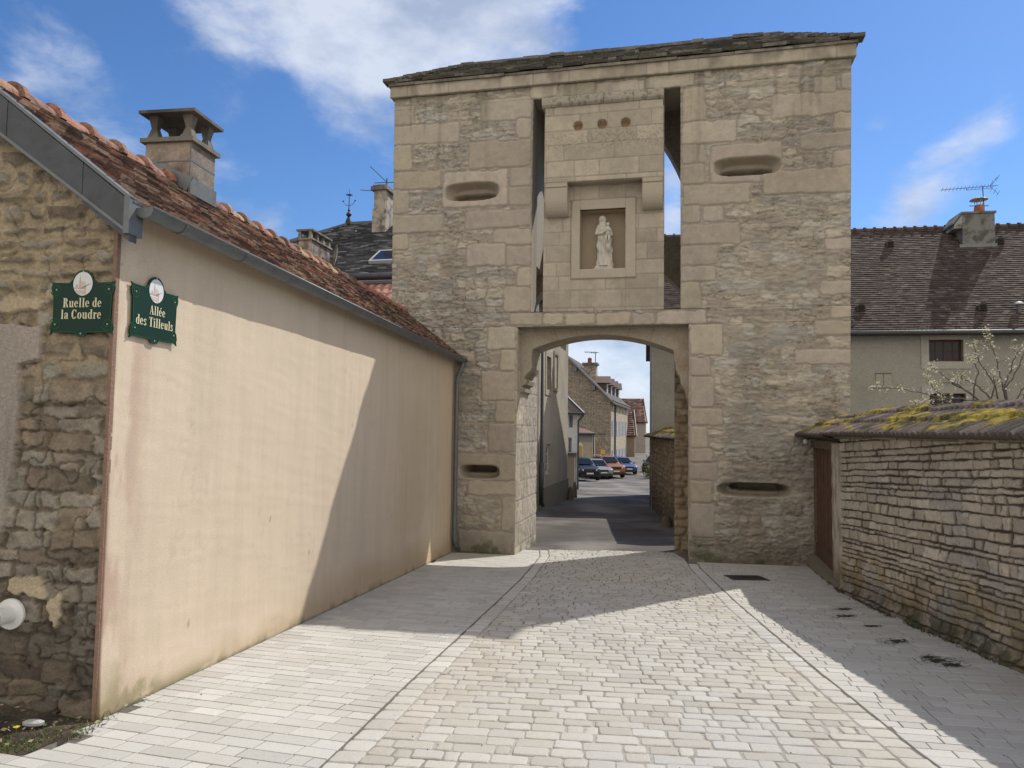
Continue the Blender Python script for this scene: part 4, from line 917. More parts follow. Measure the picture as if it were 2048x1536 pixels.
# zinc verge board along the rake
mb = MB(GF)
def rk_(s): return float(rakez(np.array(s)))
for k in range(3):
    s_a, s_b = [(.13, -.22), (-.222, -.80), (-.802, -WD)][k]
    mb.prism([(s_a, rk_(max(s_a, -9)) + .06 if s_a < 0 else zE - s_a * rk + .08), (s_b, rk_(s_b) + .06), (s_b, rk_(s_b) - .20), (s_a, (zE - s_a * rk if s_a > 0 else rk_(s_a)) - .18)], -.075 - .003 * k, -.0, (1, 1, 1))
mb.prism([(-WD, zRdg + .08), (-2 * WD - ovh, zE - zd + .08), (-2 * WD - ovh, zE - zd - .17), (-WD, zRdg - .18)], -.075, -.0, (1, 1, 1))
mb.build('verge_board', M_ZINCD, house)
mb = MB(GF); mb.bar((ovh + .005, -.05, zE - zd + .10), (-WD, -.05, zRdg + .10), .07, .02); mb.box(.095, -.09, zE - zd - .13, .135, .05, zE - zd + .12)
mb.bar((ovh, -.077, zE - zd - .125), (-WD, -.077, zRdg - .19), .012, .02); mb.build('verge_flashing', M_ZINC, house)
# gutter and downpipe
mb = MB(SF); n = 9; gs = -.19; gr = .068; zGu = zE - zd + .055
def gut_ring(s, r, dz=0, inner=False):
    return [(s, gs + r * math.cos(math.pi + math.pi * k / n), zGu - dz + r * math.sin(math.pi + math.pi * k / n)) for k in range(n + 1)]
ga, gb = -.02, WLEN + .02; sag = lambda s: (s - ga) * .004
P = []
for s in np.linspace(ga, gb, 24): P.append(gut_ring(s, gr, sag(s)))
for s in np.linspace(gb, ga, 24): P.append(gut_ring(s, gr - .004, sag(s)))
b = [p for r_ in P for p in r_]; w_ = n + 1; mb.add(b, [(i * w_ + j, i * w_ + j + 1, (i + 1) * w_ + j + 1, (i + 1) * w_ + j) for i in range(len(P) - 1) for j in range(n)])
for s in (ga, gb):
    mb.add(gut_ring(s, gr, sag(s)), [tuple(range(n + 1))])
mb.tube([(ga, gs - gr, zGu), (gb, gs - gr, zGu - sag(gb))], .010, 8)
k = .35
while k < gb:
    r2 = gut_ring(k, gr + .005, sag(k)); r3 = gut_ring(k + .025, gr + .005, sag(k)); mb.add(r2 + r3, [(j, j + 1, w_ + j + 1, w_ + j) for j in range(n)]); k += .85
mb.build('gutter', M_ZINC, house, smooth=True)
zf = gz(14.4)
mb = MB(SF); s0 = WLEN - .30; mb.tube([(s0, gs, zGu - .08), (s0, gs, zGu - .16), (s0, -.10, zGu - .38), (s0, -.085, zGu - .5), (s0, -.085, zf + .30), (s0 + .01, -.10, zf + .16), (s0 + .10, -.16, zf + .05)], .042, 14)
for z in (zGu - .52, 1.45, .2): mb.tube([(s0, -.085, z), (s0, -.085, z + .03)], .048, 14)
mb.build('downpipe', M_ZINC, house, smooth=True)
# lead flashing where the roof meets the tower
mb = MB(GF); mb.bar((ovh + .02, Lr - .02, zE - zd + .14), (-WD, Lr + .28, zRdg + .15), .12, .09); mb.build('flashing', M_ZINCD, house)
mb = MB(GF); mb.bar((ovh - .1, Lr + .02, zE - zd + .3), (-WD + .05, Lr + .28, zRdg + .3), .10, .14, tuple(MORT)); mb.build('mortar_fillet', M_STONE, house)

# chimneys on this ridge
def conc_chimney(px0, px1, ytop, ybase, cap=.62, label=None, d_len=.62, wid=.50, hb=.75, legs=3, solid=False):
    s_, z_ = RF.hit((px0 + px1) / 2, ybase)        # distance along the ridge
    c = GF.w(-WD, s_, zRdg)
    t = bpy.data.objects.new('chimney', None); COL.objects.link(t); return s_, c
def chimney(s_, off, w, l, zt, parent, pal, strap=True, nlegs=2):
    """built in the gable frame: s across, d along the ridge; zt = top of shaft"""
    ch = None
    x0, x1 = -WD + off - w / 2, -WD + off + w / 2; y0, y1 = s_ - l / 2, s_ + l / 2; zb_ = zRdg - abs(w) * rk - .15
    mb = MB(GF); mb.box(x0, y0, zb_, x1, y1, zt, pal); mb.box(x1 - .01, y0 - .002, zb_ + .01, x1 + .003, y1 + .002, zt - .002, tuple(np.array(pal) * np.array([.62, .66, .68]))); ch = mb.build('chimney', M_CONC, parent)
    mb = MB(GF); mb.box(x0 - .04, y0 - .04, zt + .002, x1 + .04, y1 + .04, zt + .045, (.19, .175, .15)); mb.box(x0 + .08, y0 + .08, zt + .03, x1 - .08, y1 - .08, zt + .06, (.05, .05, .05))
    ht = .24 if w > .4 else .15
    for ix in range(2):
        for iy in range(nlegs):
            cx = lerp(x0 + .06, x1 - .06, ix); cy = lerp(y0 + .06, y1 - .06, iy / (nlegs - 1)); z1 = zt + .045
            for (za, zb2, ra, rb2) in ((0, ht * .5, .06, .028), (ht * .5, ht, .028, .052)):
                mb.hexa([(cx - ra, cy - ra, z1 + za), (cx + ra, cy - ra, z1 + za), (cx + ra, cy + ra, z1 + za), (cx - ra, cy + ra, z1 + za), (cx - rb2, cy - rb2, z1 + zb2), (cx + rb2, cy - rb2, z1 + zb2), (cx + rb2, cy + rb2, z1 + zb2), (cx - rb2, cy + rb2, z1 + zb2)], (.17, .155, .135))
    zt2_ = zt + .046 + ht
    mb.box(x0 - .055, y0 - .055, zt2_, x1 + .055, y1 + .055, zt2_ + .03, (.13, .12, .105)); mb.build('cap', M_CONC, ch)
    if strap:
        mb = MB(GF); mb.box(x0 - .006, y0 - .006, zt - .19, x1 + .006, y1 + .006, zt - .175); 
        mb.build('strap', M_ZINC, ch)
    mb = MB(GF); mb.bar((x1 + .012, y0 - .02, zRdg - (x1 + WD) * rk + .19), (x1 + .012, y1 + .02, zRdg - (x1 + WD) * rk + .19), .02, .16)
    mb.bar((x1 + .01, y0 - .012, zRdg - (x1 + WD) * rk + .20), (x0, y0 - .012, zRdg + .22 - (x0 + WD > 0) * (x0 + WD) * rk), .02, .15)
    mb.build('flashing', M_ZINC, ch)
    return ch
CX = Frame(GF.w(-WD + .26, 0, 0)[:2], (SF.e.x, SF.e.y))
sA = CX.hit(382, 400)[0]; sB = CX.hit(430, 400)[0]; zT = CX.hit(382, 280)[1]; print('chimney1', sA, sB, zT, zRdg)
XW = Frame(GF.w(0, sA, 0)[:2], GF.e); xa = XW.hit(290, 330)[0]; xb = XW.hit(381, 330)[0]; print('x', xa, xb, -WD)
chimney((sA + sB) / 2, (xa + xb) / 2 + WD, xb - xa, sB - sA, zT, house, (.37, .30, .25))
# flue pipe in the stone gable
fc = GF.hit(24, 1227); mb = MB(GF); 
fl = thing('flue_pipe', 'white plastic flue pipe with round wall collar sticking out of the stone gable', 'pipe', GF.w(fc[0], 0, fc[1]))
mb.tube([(fc[0], .0, fc[1]), (fc[0], -.018, fc[1])], .098, 24, (.80, .82, .82)); mb.build('collar', M_WHITE, fl)
mb = MB(GF); mb.tube([(fc[0], .02, fc[1]), (fc[0], -.13, fc[1])], .055, 20); mb.tube([(fc[0], -.13, fc[1]), (fc[0], -.20, fc[1])], .048, 20); mb.build('tube', M_WHITE, fl)
mb = MB(GF); mb.tube([(fc[0], -.195, fc[1]), (fc[0], -.203, fc[1])], .036, 16, (.04, .04, .04)); mb.tube([(fc[0], -.15, fc[1]), (fc[0], -.16, fc[1])], .058, 20, (.55, .56, .56)); mb.build('outlet', M_VC, fl)

# ------------------------------------------------------------------ enamel street signs
def glyphs():
    G = {}
    def ring(cx, cy, rx, ry, ix, iy, a0=0, a1=360, n=20):
        q = []
        for k in range(n):
            t0, t1_ = R(a0 + (a1 - a0) * k / n), R(a0 + (a1 - a0) * (k + 1) / n)
            q.append([(cx + rx * math.cos(t0), cy + ry * math.sin(t0)), (cx + rx * math.cos(t1_), cy + ry * math.sin(t1_)), (cx + ix * math.cos(t1_), cy + iy * math.sin(t1_)), (cx + ix * math.cos(t0), cy + iy * math.sin(t0))])
        return q
    def rc(x0, y0, x1, y1): return [[(x0, y0), (x1, y0), (x1, y1), (x0, y1)]]
    G['l'] = (.30, rc(.07, .03, .22, .97) + rc(0, 0, .29, .045) + rc(.0, .955, .22, 1))
    G['i'] = (.30, rc(.07, .03, .22, .66) + rc(0, 0, .29, .045) + rc(0, .64, .22, .68) + ring(.145, .85, .085, .085, 0, 0))
    G['d'] = (.50, rc(.29, .03, .44, .97) + rc(.2, .955, .44, 1) + rc(.29, 0, .5, .045) + ring(.22, .34, .21, .35, .07, .30, 40, 320))
    G['e'] = (.45, ring(.21, .34, .21, .35, .07, .30, 0, 325) + rc(.07, .34, .42, .385))
    G['o'] = (.46, ring(.22, .34, .22, .35, .075, .30))
    G['u'] = (.53, rc(.06, .12, .21, .66) + rc(0, .635, .21, .68) + rc(.33, .03, .47, .66) + rc(.26, .635, .47, .68) + rc(.33, 0, .53, .045) + ring(.2, .16, .14, .16, .0, .09, 180, 340, 10))
    G['a'] = (.45, rc(.25, .06, .39, .5) + ring(.20, .48, .19, .20, .05, .15, 0, 165, 10) + ring(.17, .19, .16, .20, .03, .15, 40, 360, 14) + rc(.3, 0, .45, .05) + ring(.08, .5, .055, .055, 0, 0, 0, 360, 8))
    G['r'] = (.37, rc(.06, .03, .21, .66) + rc(0, .635, .21, .68) + rc(0, 0, .29, .045) + ring(.30, .50, .10, .17, .02, .12, 20, 180, 10) + ring(.33, .57, .055, .06, 0, 0, 0, 360, 8))
    G['s'] = (.38, ring(.17, .51, .16, .18, .05, .11, 20, 270, 12) + ring(.17, .17, .17, .18, .05, .11, -160, 90, 12) + [[(.05, .44), (.13, .50), (.33, .26), (.23, .2)]] + rc(.3, .5, .33, .68) + rc(0, 0, .03, .18))
    G['R'] = (.60, rc(.07, .03, .25, .97) + rc(0, 0, .32, .045) + rc(0, .955, .3, 1) + ring(.27, .745, .22, .255, .06, .20, -90, 90, 12) + [[(.28, .5), (.42, .48), (.58, .04), (.42, 0)]] + rc(.42, 0, .62, .045))
    G['A'] = (.62, [[(.26, 1), (.36, 1), (.58, .03), (.40, .03)], [(.26, 1), (.32, 1), (.12, .03), (.07, .03)]] + rc(.15, .3, .42, .345) + rc(0, 0, .2, .045) + rc(.33, 0, .62, .045))
    G['T'] = (.56, rc(.19, .03, .36, .97) + rc(.1, 0, .45, .045) + rc(0, .94, .55, 1) + rc(0, .72, .03, .97) + rc(.52, .72, .55, .97))
    G['C'] = (.56, ring(.27, .5, .27, .51, .10, .45, 40, 320) + rc(.46, .66, .50, 1.0) + rc(.46, .06, .49, .3))
    w, q = G['e']; G['é'] = (w, q + [[(.16, .76), (.22, .76), (.38, .95), (.26, .98)]])
    G[' '] = (.22, [])
    return G
GLY = glyphs()
def text2d(mb, txt, x, y, h, sx, d, col, tilt=0.0):
    wtot = sum(GLY[c][0] + .05 for c in txt) * h * sx; cx = x - wtot / 2
    for c in txt:
        w, qs = GLY[c]
        for q in qs:
            pts = [(cx + p[0] * h * sx, y + p[1] * h) for p in q]
            a = sum(pts[i][0] * pts[(i + 1) % 4][1] - pts[(i + 1) % 4][0] * pts[i][1] for i in range(4))
            if a < 0: pts = pts[::-1]
            mb.add([(p[0], d, p[1]) for p in pts], [(0, 1, 2, 3)], col)
        cx += (w + .05) * h * sx
M_ENAM = mat('enamel', (1, 1, 1), .5, 40, .05, 0, spec=.25)
def sign(fr, quad, lines, label, bright=1.0):
    """quad: frame coords of the plate's box; local unit coords x,y in 0..1"""
    (xl, zb_), (xr, zt_) = quad; w = xr - xl; h = zt_ - zb_
    f2 = Frame((fr.o.x + fr.n.x * .012, fr.o.y + fr.n.y * .012), (fr.e.x, fr.e.y)); f2.n = fr.n; fr = f2
    def T(x, y): return (xl + x * w, zb_ + y * h)
    t = thing('street_sign', label, 'street sign', fr.w(xl + w / 2, -.03, zb_))
    out_ = []
    def arc(cx, cy, rx, ry, a0, a1, n=8): return [(cx + rx * math.cos(R(a0 + (a1 - a0) * k / n)), cy + ry * math.sin(R(a0 + (a1 - a0) * k / n))) for k in range(n + 1)]
    out_ += [(0.0, .02), (.02, .05)] + arc(.0, .19, .035, .10, -60, 60)[0:0]
    half = [(.5, -.03), (.56, -.025), (.60, .03), (.94, .035), (1.0, .0), (.985, .05), (1.0, .10), (.985, .17), (.955, .22), (.965, .62), (.99, .68), (1.0, .74), (.985, .79), (1.0, .83), (.95, .815), (.72, .81), (.69, .84)] + arc(.5, .83, .165, .18, 10, 90, 8)
    ol = half + [(1 - x, y) for x, y in half[::-1][1:-1]]
    ol = [T(x, y) for x, y in ol]
    mb = MB(fr); mb.prism(ol, -.034, -.026, (.005, .034, .024)); o = mb.build('plate', M_ENAM, t)
    b_ = bmesh.new(); b_.from_mesh(o.data); bmesh.ops.triangulate(b_, faces=[f for f in b_.faces if len(f.verts) > 4]); b_.to_mesh(o.data); b_.free()
    # lighter green border band
    cx, cz = T(.5, .42); mb = MB(fr); G_ = (.016, .075, .032)
    def sh(p, k): return (cx + (p[0] - cx) * (1 - k / w), cz + (p[1] - cz) * (1 - k / h))
    for i in range(len(ol)):
        a, b = ol[i], ol[(i + 1) % len(ol)]
        q = [sh(a, .004), sh(b, .004), sh(b, .020), sh(a, .020)]; ar = sum(q[j][0] * q[(j + 1) % 4][1] - q[(j + 1) % 4][0] * q[j][1] for j in range(4))
        if ar < 0: q = q[::-1]
        mb.add([(p[0], -.0355, p[1]) for p in q], [(0, 1, 2, 3)], G_)
    for (ux, uy, sg) in ((.09, .16, 1), (.91, .16, -1), (.09, .70, 1), (.91, .70, -1)):
        X0, Z0 = T(ux, uy)
        for k in range(20):
            q = []
            for (kk, dr) in ((k, 0), (k + 1, 0), (k + 1, .007), (k, .007)):
                an = R(kk * 26) * sg * (1 if uy < .5 else -1); rr = .010 + .0015 * kk + dr; q.append((X0 + rr * math.cos(an), Z0 + rr * math.sin(an)))
            ar = sum(q[j][0] * q[(j + 1) % 4][1] - q[(j + 1) % 4][0] * q[j][1] for j in range(4))
            if ar < 0: q = q[::-1]
            mb.add([(p[0], -.036, p[1]) for p in q], [(0, 1, 2, 3)], G_)
    mb.build('border', M_ENAM, t)
    for (ux, uy) in ((.09, .16), (.91, .16), (.09, .70), (.91, .70), (.5, .015), (.5, .985)):
        X0, Z0 = T(ux, uy); mb = MB(fr); mb.ball((X0, -.037, Z0), (.006, .004, .006), 4, (.45, .42, .36)); mb.build('screw', M_VC, t)
    X0, Z0 = T(.5, .79); mb = MB(fr); n = 32; rx, rz_ = .165 * w * .92, .185 * h
    mb.add([(X0 + rx * math.cos(2 * math.pi * k / n), -.0365, Z0 + rz_ * math.sin(2 * math.pi * k / n)) for k in range(n)], [tuple(range(n))], (.68, .70, .72))
    B = (.36, .24, .17); L2 = (.50, .42, .36)
    def fill(pts, col=L2):
        ar = sum(pts[j][0] * pts[(j + 1) % len(pts)][1] - pts[(j + 1) % len(pts)][0] * pts[j][1] for j in range(len(pts)))
        if ar < 0: pts = pts[::-1]
        mb.add([(X0 + p[0] * rx, -.0372, Z0 + p[1] * rz_) for p in pts], [tuple(range(len(pts)))], col)
    fill([(-.38, -.35), (-.20, -.35), (-.20, .1), (-.29, .8), (-.38, .1)]); fill([(-.2, -.35), (.3, -.35), (.3, .0), (.15, .2), (-.1, .2), (-.2, .05)], (.58, .51, .46)); fill([(-.72, -.4), (-.5, -.4), (-.5, -.12), (-.6, .0), (-.72, -.12)])
    fill([(-.95, -.38), (.3, -.44), (.32, -.40), (-.95, -.32)], B); fill([(.22, -.9), (.34, -.9), (.34, -.3), (.22, -.3)], (.52, .44, .38)); fill([(-.1, -.3), (.3, -.15), (.85, .05), (.8, .0), (.3, -.28), (-.05, -.38)], (.42, .33, .25)); fill([(-.9, -.5), (.2, -.55), (.2, -.9), (-.5, -.85)], (.58, .50, .46))
    mb.build('emblem', M_ENAM, t)
    Cx = (.66, .64, .44)
    for (txt, y, hh, sx, xo) in lines:
        x, z = T(.5 + xo, y); hq = hh * h; wd_ = lambda u: sum(GLY[c][0] + .05 for c in u) * hq * sx; cur = x - wd_(txt) / 2
        for word in txt.split(' '):
            mb = MB(fr); text2d(mb, word, cur + wd_(word) / 2, z, hq, sx, -.0375, Cx); mb.build('lettering', M_ENAM, t); cur += wd_(word + ' ')
    return t
qa = GF.hit(103, 668); qb = GF.hit(236, 548); qt = GF.hit(168, 560)
zt_ = qa[1] + (GF.hit(168, 541)[1] - qa[1]) / 1.01
sign(GF, ((qa[0], GF.hit(168, 672)[1] + .006), (qb[0], zt_)), [('Ruelle de', .425, .145, 1.08, .01), ('la Coudre', .245, .145, 1.12, .0)], 'green enamel street sign reading Ruelle de la Coudre, on the rough stone gable')
sl = SF.hit(254, 640)[0]; sr = SF.hit(350, 640)[0]; zb_ = SF.hit(302, 684)[1]; zt_ = SF.hit(302, 554)[1]; print('sign sizes', qb[0] - qa[0], sr - sl, zt_ - zb_)
sign(SF, ((sl, zb_), (sr, zt_)), [('Allée', .415, .14, 1.2, .04), ('des Tilleuls', .225, .145, 1.22, .0)], 'green enamel street sign reading Allée des Tilleuls, on the cream rendered wall')

# ------------------------------------------------------------------ right hand dry-stone boundary wall with tile coping
RO = Vector((4.68, 10.53)); RE = Vector((4.30, 5.9))
RW = Frame(RO, RE - RO); RLEN = 9.2
DFo = TF.w(TF.hit(1622, 1137)[0], 0, 0); DF = Frame((DFo.x, DFo.y), (RO.x - DFo.x, RO.y - DFo.y)); DLEN = (RO - Vector((DFo.x, DFo.y))).length
zWT = RW.hit(1850, 886)[1]; zWT2 = RW.hit(2040, 890)[1]; zD = DF.hit(1645, 884)[1]; print('right wall top', zWT, zWT2, zD, DLEN)
zWT = (zWT + zWT2) / 2
gwall = thing('boundary_wall', 'long dry stone boundary wall with mossy corrugated tile coping on the right', 'wall', RW.w(2, 0, gz(8.5)))
def drystone(S, Z):
    rg_ = None
    y = RW.o.y + RW.e.y * S; gl = np.interp(y, _GX, _GZ); V = Z - gl; Vt = np.clip(V / 2.1, 0, 1)
    Zs = np.where(V > 0, V + .22 * Vt * Vt * 0, V)
    ID, d, du, dv = courses(S, V, 64, .05, .135, .11, .36, .015, 1.8)
    tl = courses.t; d = np.minimum(np.abs(du) * .5, np.abs(dv)); d = d + .005 * (vn(S * 40, Z * 40, 2) - .5); r = rnd(ID); r2 = rnd(ID, 2); rough = fbm(S * 16, Z * 22, 4, 4)
    wv = sst(.30, .75, fbm(S * 2.2, Z * 2.2, 12)); 
    hz = .0045 + .001 * (dv < du) + .006 * sst(.5, .8, vn(S * 3, Z * 9, 77)); m_ = sst(hz * .75, hz + .0045, d)
    chip = sst(.0, .02, d) * .006 + .010 * (np.round(fbm(S * 9 + r * 20, Z * 12, 79, 2) * 6) / 6 - .5)
    h = m_ * (.016 + .020 * r2 + chip) + .034 * tl * m_ + .022 * (rough - .5) * m_ + .02 * (fbm(S * 4, Z * 5, 78, 2) - .5)
    st = lerp(np.array([.415, .36, .285]), np.array([.50, .445, .365]), r[..., None]) * (.82 + .28 * r2)[..., None] * (.80 + .4 * rough)[..., None] * (1 - .35 * sst(.4, .1, vn(S * 60, Z * 60, 8)) * sst(.5, .6, rough))[..., None]
    grey = sst(.46, .62, fbm(S * 1.1, Z * 1.3, 22, 3)) * sst(1.9, 1.3, V); st = lerp(st, st.mean(-1, keepdims=True) * np.array([.86, .81, .75]), (grey * .75)[..., None])
    gr = sst(.75, .25, V + .5 * (fbm(S * 1.6, Z * 1.6, 23) - .5)); st = lerp(st, st * np.array([.66, .58, .32]), (gr * .7 * sst(.35, .6, fbm(S * 3, Z * 3, 24)))[..., None]); st = st * (1 - .45 * sst(.42, .02, V + .25 * (fbm(S * 3, Z * 3, 25) - .5)))[..., None]
    C = lerp(np.array([.075, .062, .045]) * np.ones_like(st), st, m_[..., None])
    ms = sst(.5, .62, fbm(S * 7, Z * 7, 26)) * sst(.30, .02, V); C = lerp(C, np.array([.04, .045, .018]) * np.ones_like(C), (ms * .8)[..., None]); h = h + ms * .02 + .05 * sst(.12, .0, V)
    return h, C
relief('wall', RW, [(.02, gz(10.6) - .1, RLEN, zWT + .02)], drystone, .0092, M_STONE, gwall, skirt=.1)
mb = MB(RW); mb.box(0, .06, -1.2, RLEN, .55, zWT + .0, (.3, .26, .2)); mb.build('wall', M_STONE, gwall)
# jamb stone between door and wall
def jamb2(S, Z):
    h = .03 + .03 * (fbm(S * 7, Z * 7, 4) - .5); C = lerp(np.array([.33, .27, .19]), np.array([.52, .45, .36]), sst(.4, .6, fbm(S * 8, Z * 5, 9))[..., None]); lo = sst(.7, .0, Z - gz(10.8)); C = C * (1 - .45 * lo)[..., None]; return h, C
sJ = DF.hit(1668, 1000)[0]
relief('jamb', DF, [(sJ, gz(11) - .15, DLEN + .03, zD + .0)], jamb2, .02, M_STONE, gwall, skirt=.1)
mb = MB(DF); mb.box(-.1, .25, -1.2, DLEN, .5, zD, (.2, .17, .13)); mb.box(sJ, .0, -1.2, DLEN, .3, zD - .01, (.3, .25, .2)); mb.build('wall', M_STONE, gwall)
# coping
def coping(frame, s0, s1, z0, zr, name, wd=.86, seed=5):
    n = int((s1 - s0) / .0125); S, T = np.meshgrid(np.linspace(s0, s1, n), np.linspace(0, 1, 74), indexing='ij')
    per = .115; q = np.abs(((S / per + .04 * np.sin(T * 9)) % 1) - .5) * 2
    rib = (1 - q ** 2) ; rows = 2.6; fr_ = (T * rows) % 1; step = (1 - fr_) * .035
    under = .02 * (fbm(S * 1.1, T, 31) - .5) * 2
    mo = fbm(S * 1.6 + seed, T * 2.1, 33, 4) + .16 * (fbm(S * 9, T * 7, 39, 4) - .5) + .06 * sst(.3, 1, T) + .07 * sst(3.0, 9, S) * (s1 > 5); mk = sst(.52, .585, mo) * sst(.03, .12, T + .1 * (vn(S * 9, T * 5) - .5)); lump = fbm(S * 14, T * 10, 34, 4)
    H = .030 * rib * (1 - .55 * mk) + step + under + mk * (.014 + .05 * (lump - .35)) + .006 * (fbm(S * 30, T * 20, 35) - .5)
    ragged = .03 * (vn(S / per + .5, T * 0, 8) - .5)
    d = -.26 + wd * T - ragged * (1 - T); z = z0 + (zr - z0) * (T ** .85) + H
    P = np.stack([S, d, z], -1); P = frame.arr(P).reshape(P.shape)
    cl = rnd((S / per).astype(int) * 3 + (T * rows).astype(int) * 91 + seed * 7)[..., None]
    tile = lerp(np.array([.075, .05, .045]), np.array([.24, .185, .165]), cl) * (.55 + .9 * fbm(S * 16, T * 12, 36, 3))[..., None] * (.55 + .45 * rib)[..., None] ** .5
    old = sst(.45, .6, fbm(S * 4, T * 6, 37)); tile = lerp(tile, np.array([.06, .058, .04]) * np.ones_like(tile), (old * .55)[..., None])
    moss = lerp(np.array([.055, .045, .014]), np.array([.40, .31, .03]), sst(.3, .75, fbm(S * 7, T * 5, 38) + .25 * (lump - .5))[..., None])
    C = lerp(tile, moss, mk[..., None])
    mb = MB(); mb.grid(P, C)
    # underside lip
    A_ = P[:, 0, :]; Bq = A_.copy(); Bq[:, 2] -= .022; Dn = frame.arr(np.stack([S[:, 0], np.full(n, .0), np.full(n, z0 - .03)], -1))
    b = len(mb.v); mb.v += list(map(tuple, A_)) + list(map(tuple, Bq)) + list(map(tuple, Dn)); mb.c += [(.16, .13, .115)] * (2 * n) + [(.07, .055, .045)] * n
    mb.f += [(b + i + 1, b + i, b + n + i, b + n + i + 1) for i in range(n - 1)] + [(b + n + i + 1, b + n + i, b + 2 * n + i, b + 2 * n + i + 1) for i in range(n - 1)]
    # back slope
    Tp = P[:, -1, :]; Bk = frame.arr(np.stack([S[:, 0], np.full(n, wd + .35), np.full(n, z0 + .05)], -1)); b = len(mb.v)
    mb.v += list(map(tuple, Tp)) + list(map(tuple, Bk)); mb.c += [(.12, .09, .06)] * (2 * n); mb.f += [(b + i, b + i + 1, b + n + i + 1, b + n + i) for i in range(n - 1)]
    mb.f += [(b + 0, b + n, len(mb.v) - 1, b + n)][0:0]
    return mb
zR1 = RW.w(3, .6, 0); 
zRr = Frame(RW.w(0, .60, 0)[:2], RW.e).hit(1920, 812)[1]; print('coping ridge', zRr, zWT)
cm = coping(RW, -.12, RLEN, zWT + .045, zRr, 'coping')
cm2 = coping(DF, -.25, DLEN + .08, zD + .075, zRr - .03, 'coping', .86, 9); b = len(cm.v); cm.v += cm2.v; cm.c += cm2.c; cm.f += [tuple(i + b for i in f) for f in cm2.f]
cm.build('coping', M_MOSS, gwall, smooth=True)
# thin flat stones under the tiles
mb = MB(RW); rg = random.Random(8); a = -.05
while a < RLEN:
    w = rg.uniform(.25, .7); mb.box(a, -.13 + rg.uniform(-.02, .02), zWT + .022 + rg.uniform(-.005, .005), a + w - .01, .5, zWT + .05, tuple(np.array([.25, .215, .16]) * rg.uniform(.6, 1.1))); a += w
mb.build('coping_stones', M_STONE, gwall)
# grass tufts and dirt along the wall foot
mb = MB(); rg = random.Random(14)
for k in range(2600):
    y = rg.uniform(3.5, 12.6); x = float(rwx(y)) - abs(rg.gauss(0, .03)) - .04
    if fbm(np.array(x * 2), np.array(y * 3), 44) < .42: continue
    z = gz(y); h = rg.uniform(.008, .04); a = rg.uniform(0, 6.3); w = rg.uniform(.003, .009); lx, ly = rg.gauss(-.3, .5) * h, rg.gauss(0, .5) * h
    mb.add([(x - w * math.cos(a), y - w * math.sin(a), z - .003), (x + w * math.cos(a), y + w * math.sin(a), z - .003), (x + lx, y + ly, z + h)], [(0, 1, 2)], rg.choice([(.04, .045, .02), (.07, .08, .025), (.10, .08, .05), (.05, .04, .03), (.16, .13, .09)]))
o = mb.build('moss', mat('weeds', (1, 1, 1), .9, 40, .2, 0)); struct(o, 'stuff'); tag(o, 'dark moss and small weeds growing along the foot of the boundary wall', 'moss')
# door
door = thing('garden_door', 'tall brown plank door under the tile coping between tower and wall', 'door', DF.w(sJ / 2, 0, gz(12)))
mb = MB(DF); rg = random.Random(1); x = .05; zt_ = DF.hit(1645, 898)[1]; zbm = gz(12.4) + .12
while x < sJ - .02:
    w = min(rg.uniform(.17, .30), sJ - x); mb.box(x, .10 + rg.uniform(-.008, .008), zbm, x + w - .012, .15, zt_); x += w
mb.box(.05, .14, zbm, sJ, .16, zt_); mb.box(.05, .08, zbm + .0, sJ, .10, zbm + .42 - .15); mb.build('leaf', M_WOOD, door)
mb = MB(DF); mb.box(.0, .02, zt_, sJ + .22, .2, zt_ + .13); mb.box(sJ - .06, .06, zbm - .1, sJ + .01, .2, zt_ - .003); mb.box(0.0, .06, zbm - .1, .05, .2, zt_ - .003)
mb.build('frame', mat('weathered lintel wood', (.17, .12, .08), .85, 12, .5, .5, 30, .01, vc=False), door)
hz_ = DF.hit(1662, 1016)[1]; mb = MB(DF); mb.box(sJ - .42, .045, hz_ - .02, sJ + .05, .075, hz_ + .015); mb.build('latch', M_IRON, door)
mb = MB(DF); mb.box(-.05, -.06, gz(12.5) - .2, sJ + .4, .12, gz(11.2) + .10, (.24, .21, .16)); o = mb.build('door_sill', M_RUB, door)
lp = DF.hit(1624, 883); mb = MB(DF); mb.ball((lp[0] + .1, -.12, lp[1]), .045, 8, (.75, .72, .66)); o = mb.build('globe', M_WHITE)
lm = thing('wall_lamp', 'small unlit round white lamp under the coping end beside the tower', 'lamp', DF.w(lp[0] + .1, -.12, lp[1])); attach(o, lm)
mb = MB(DF); mb.tube([(lp[0] + .1, -.12, lp[1] + .03), (lp[0] + .1, .05, lp[1] + .08)], .015, 8, (.05, .05, .05)); mb.build('bracket', M_VC, lm)

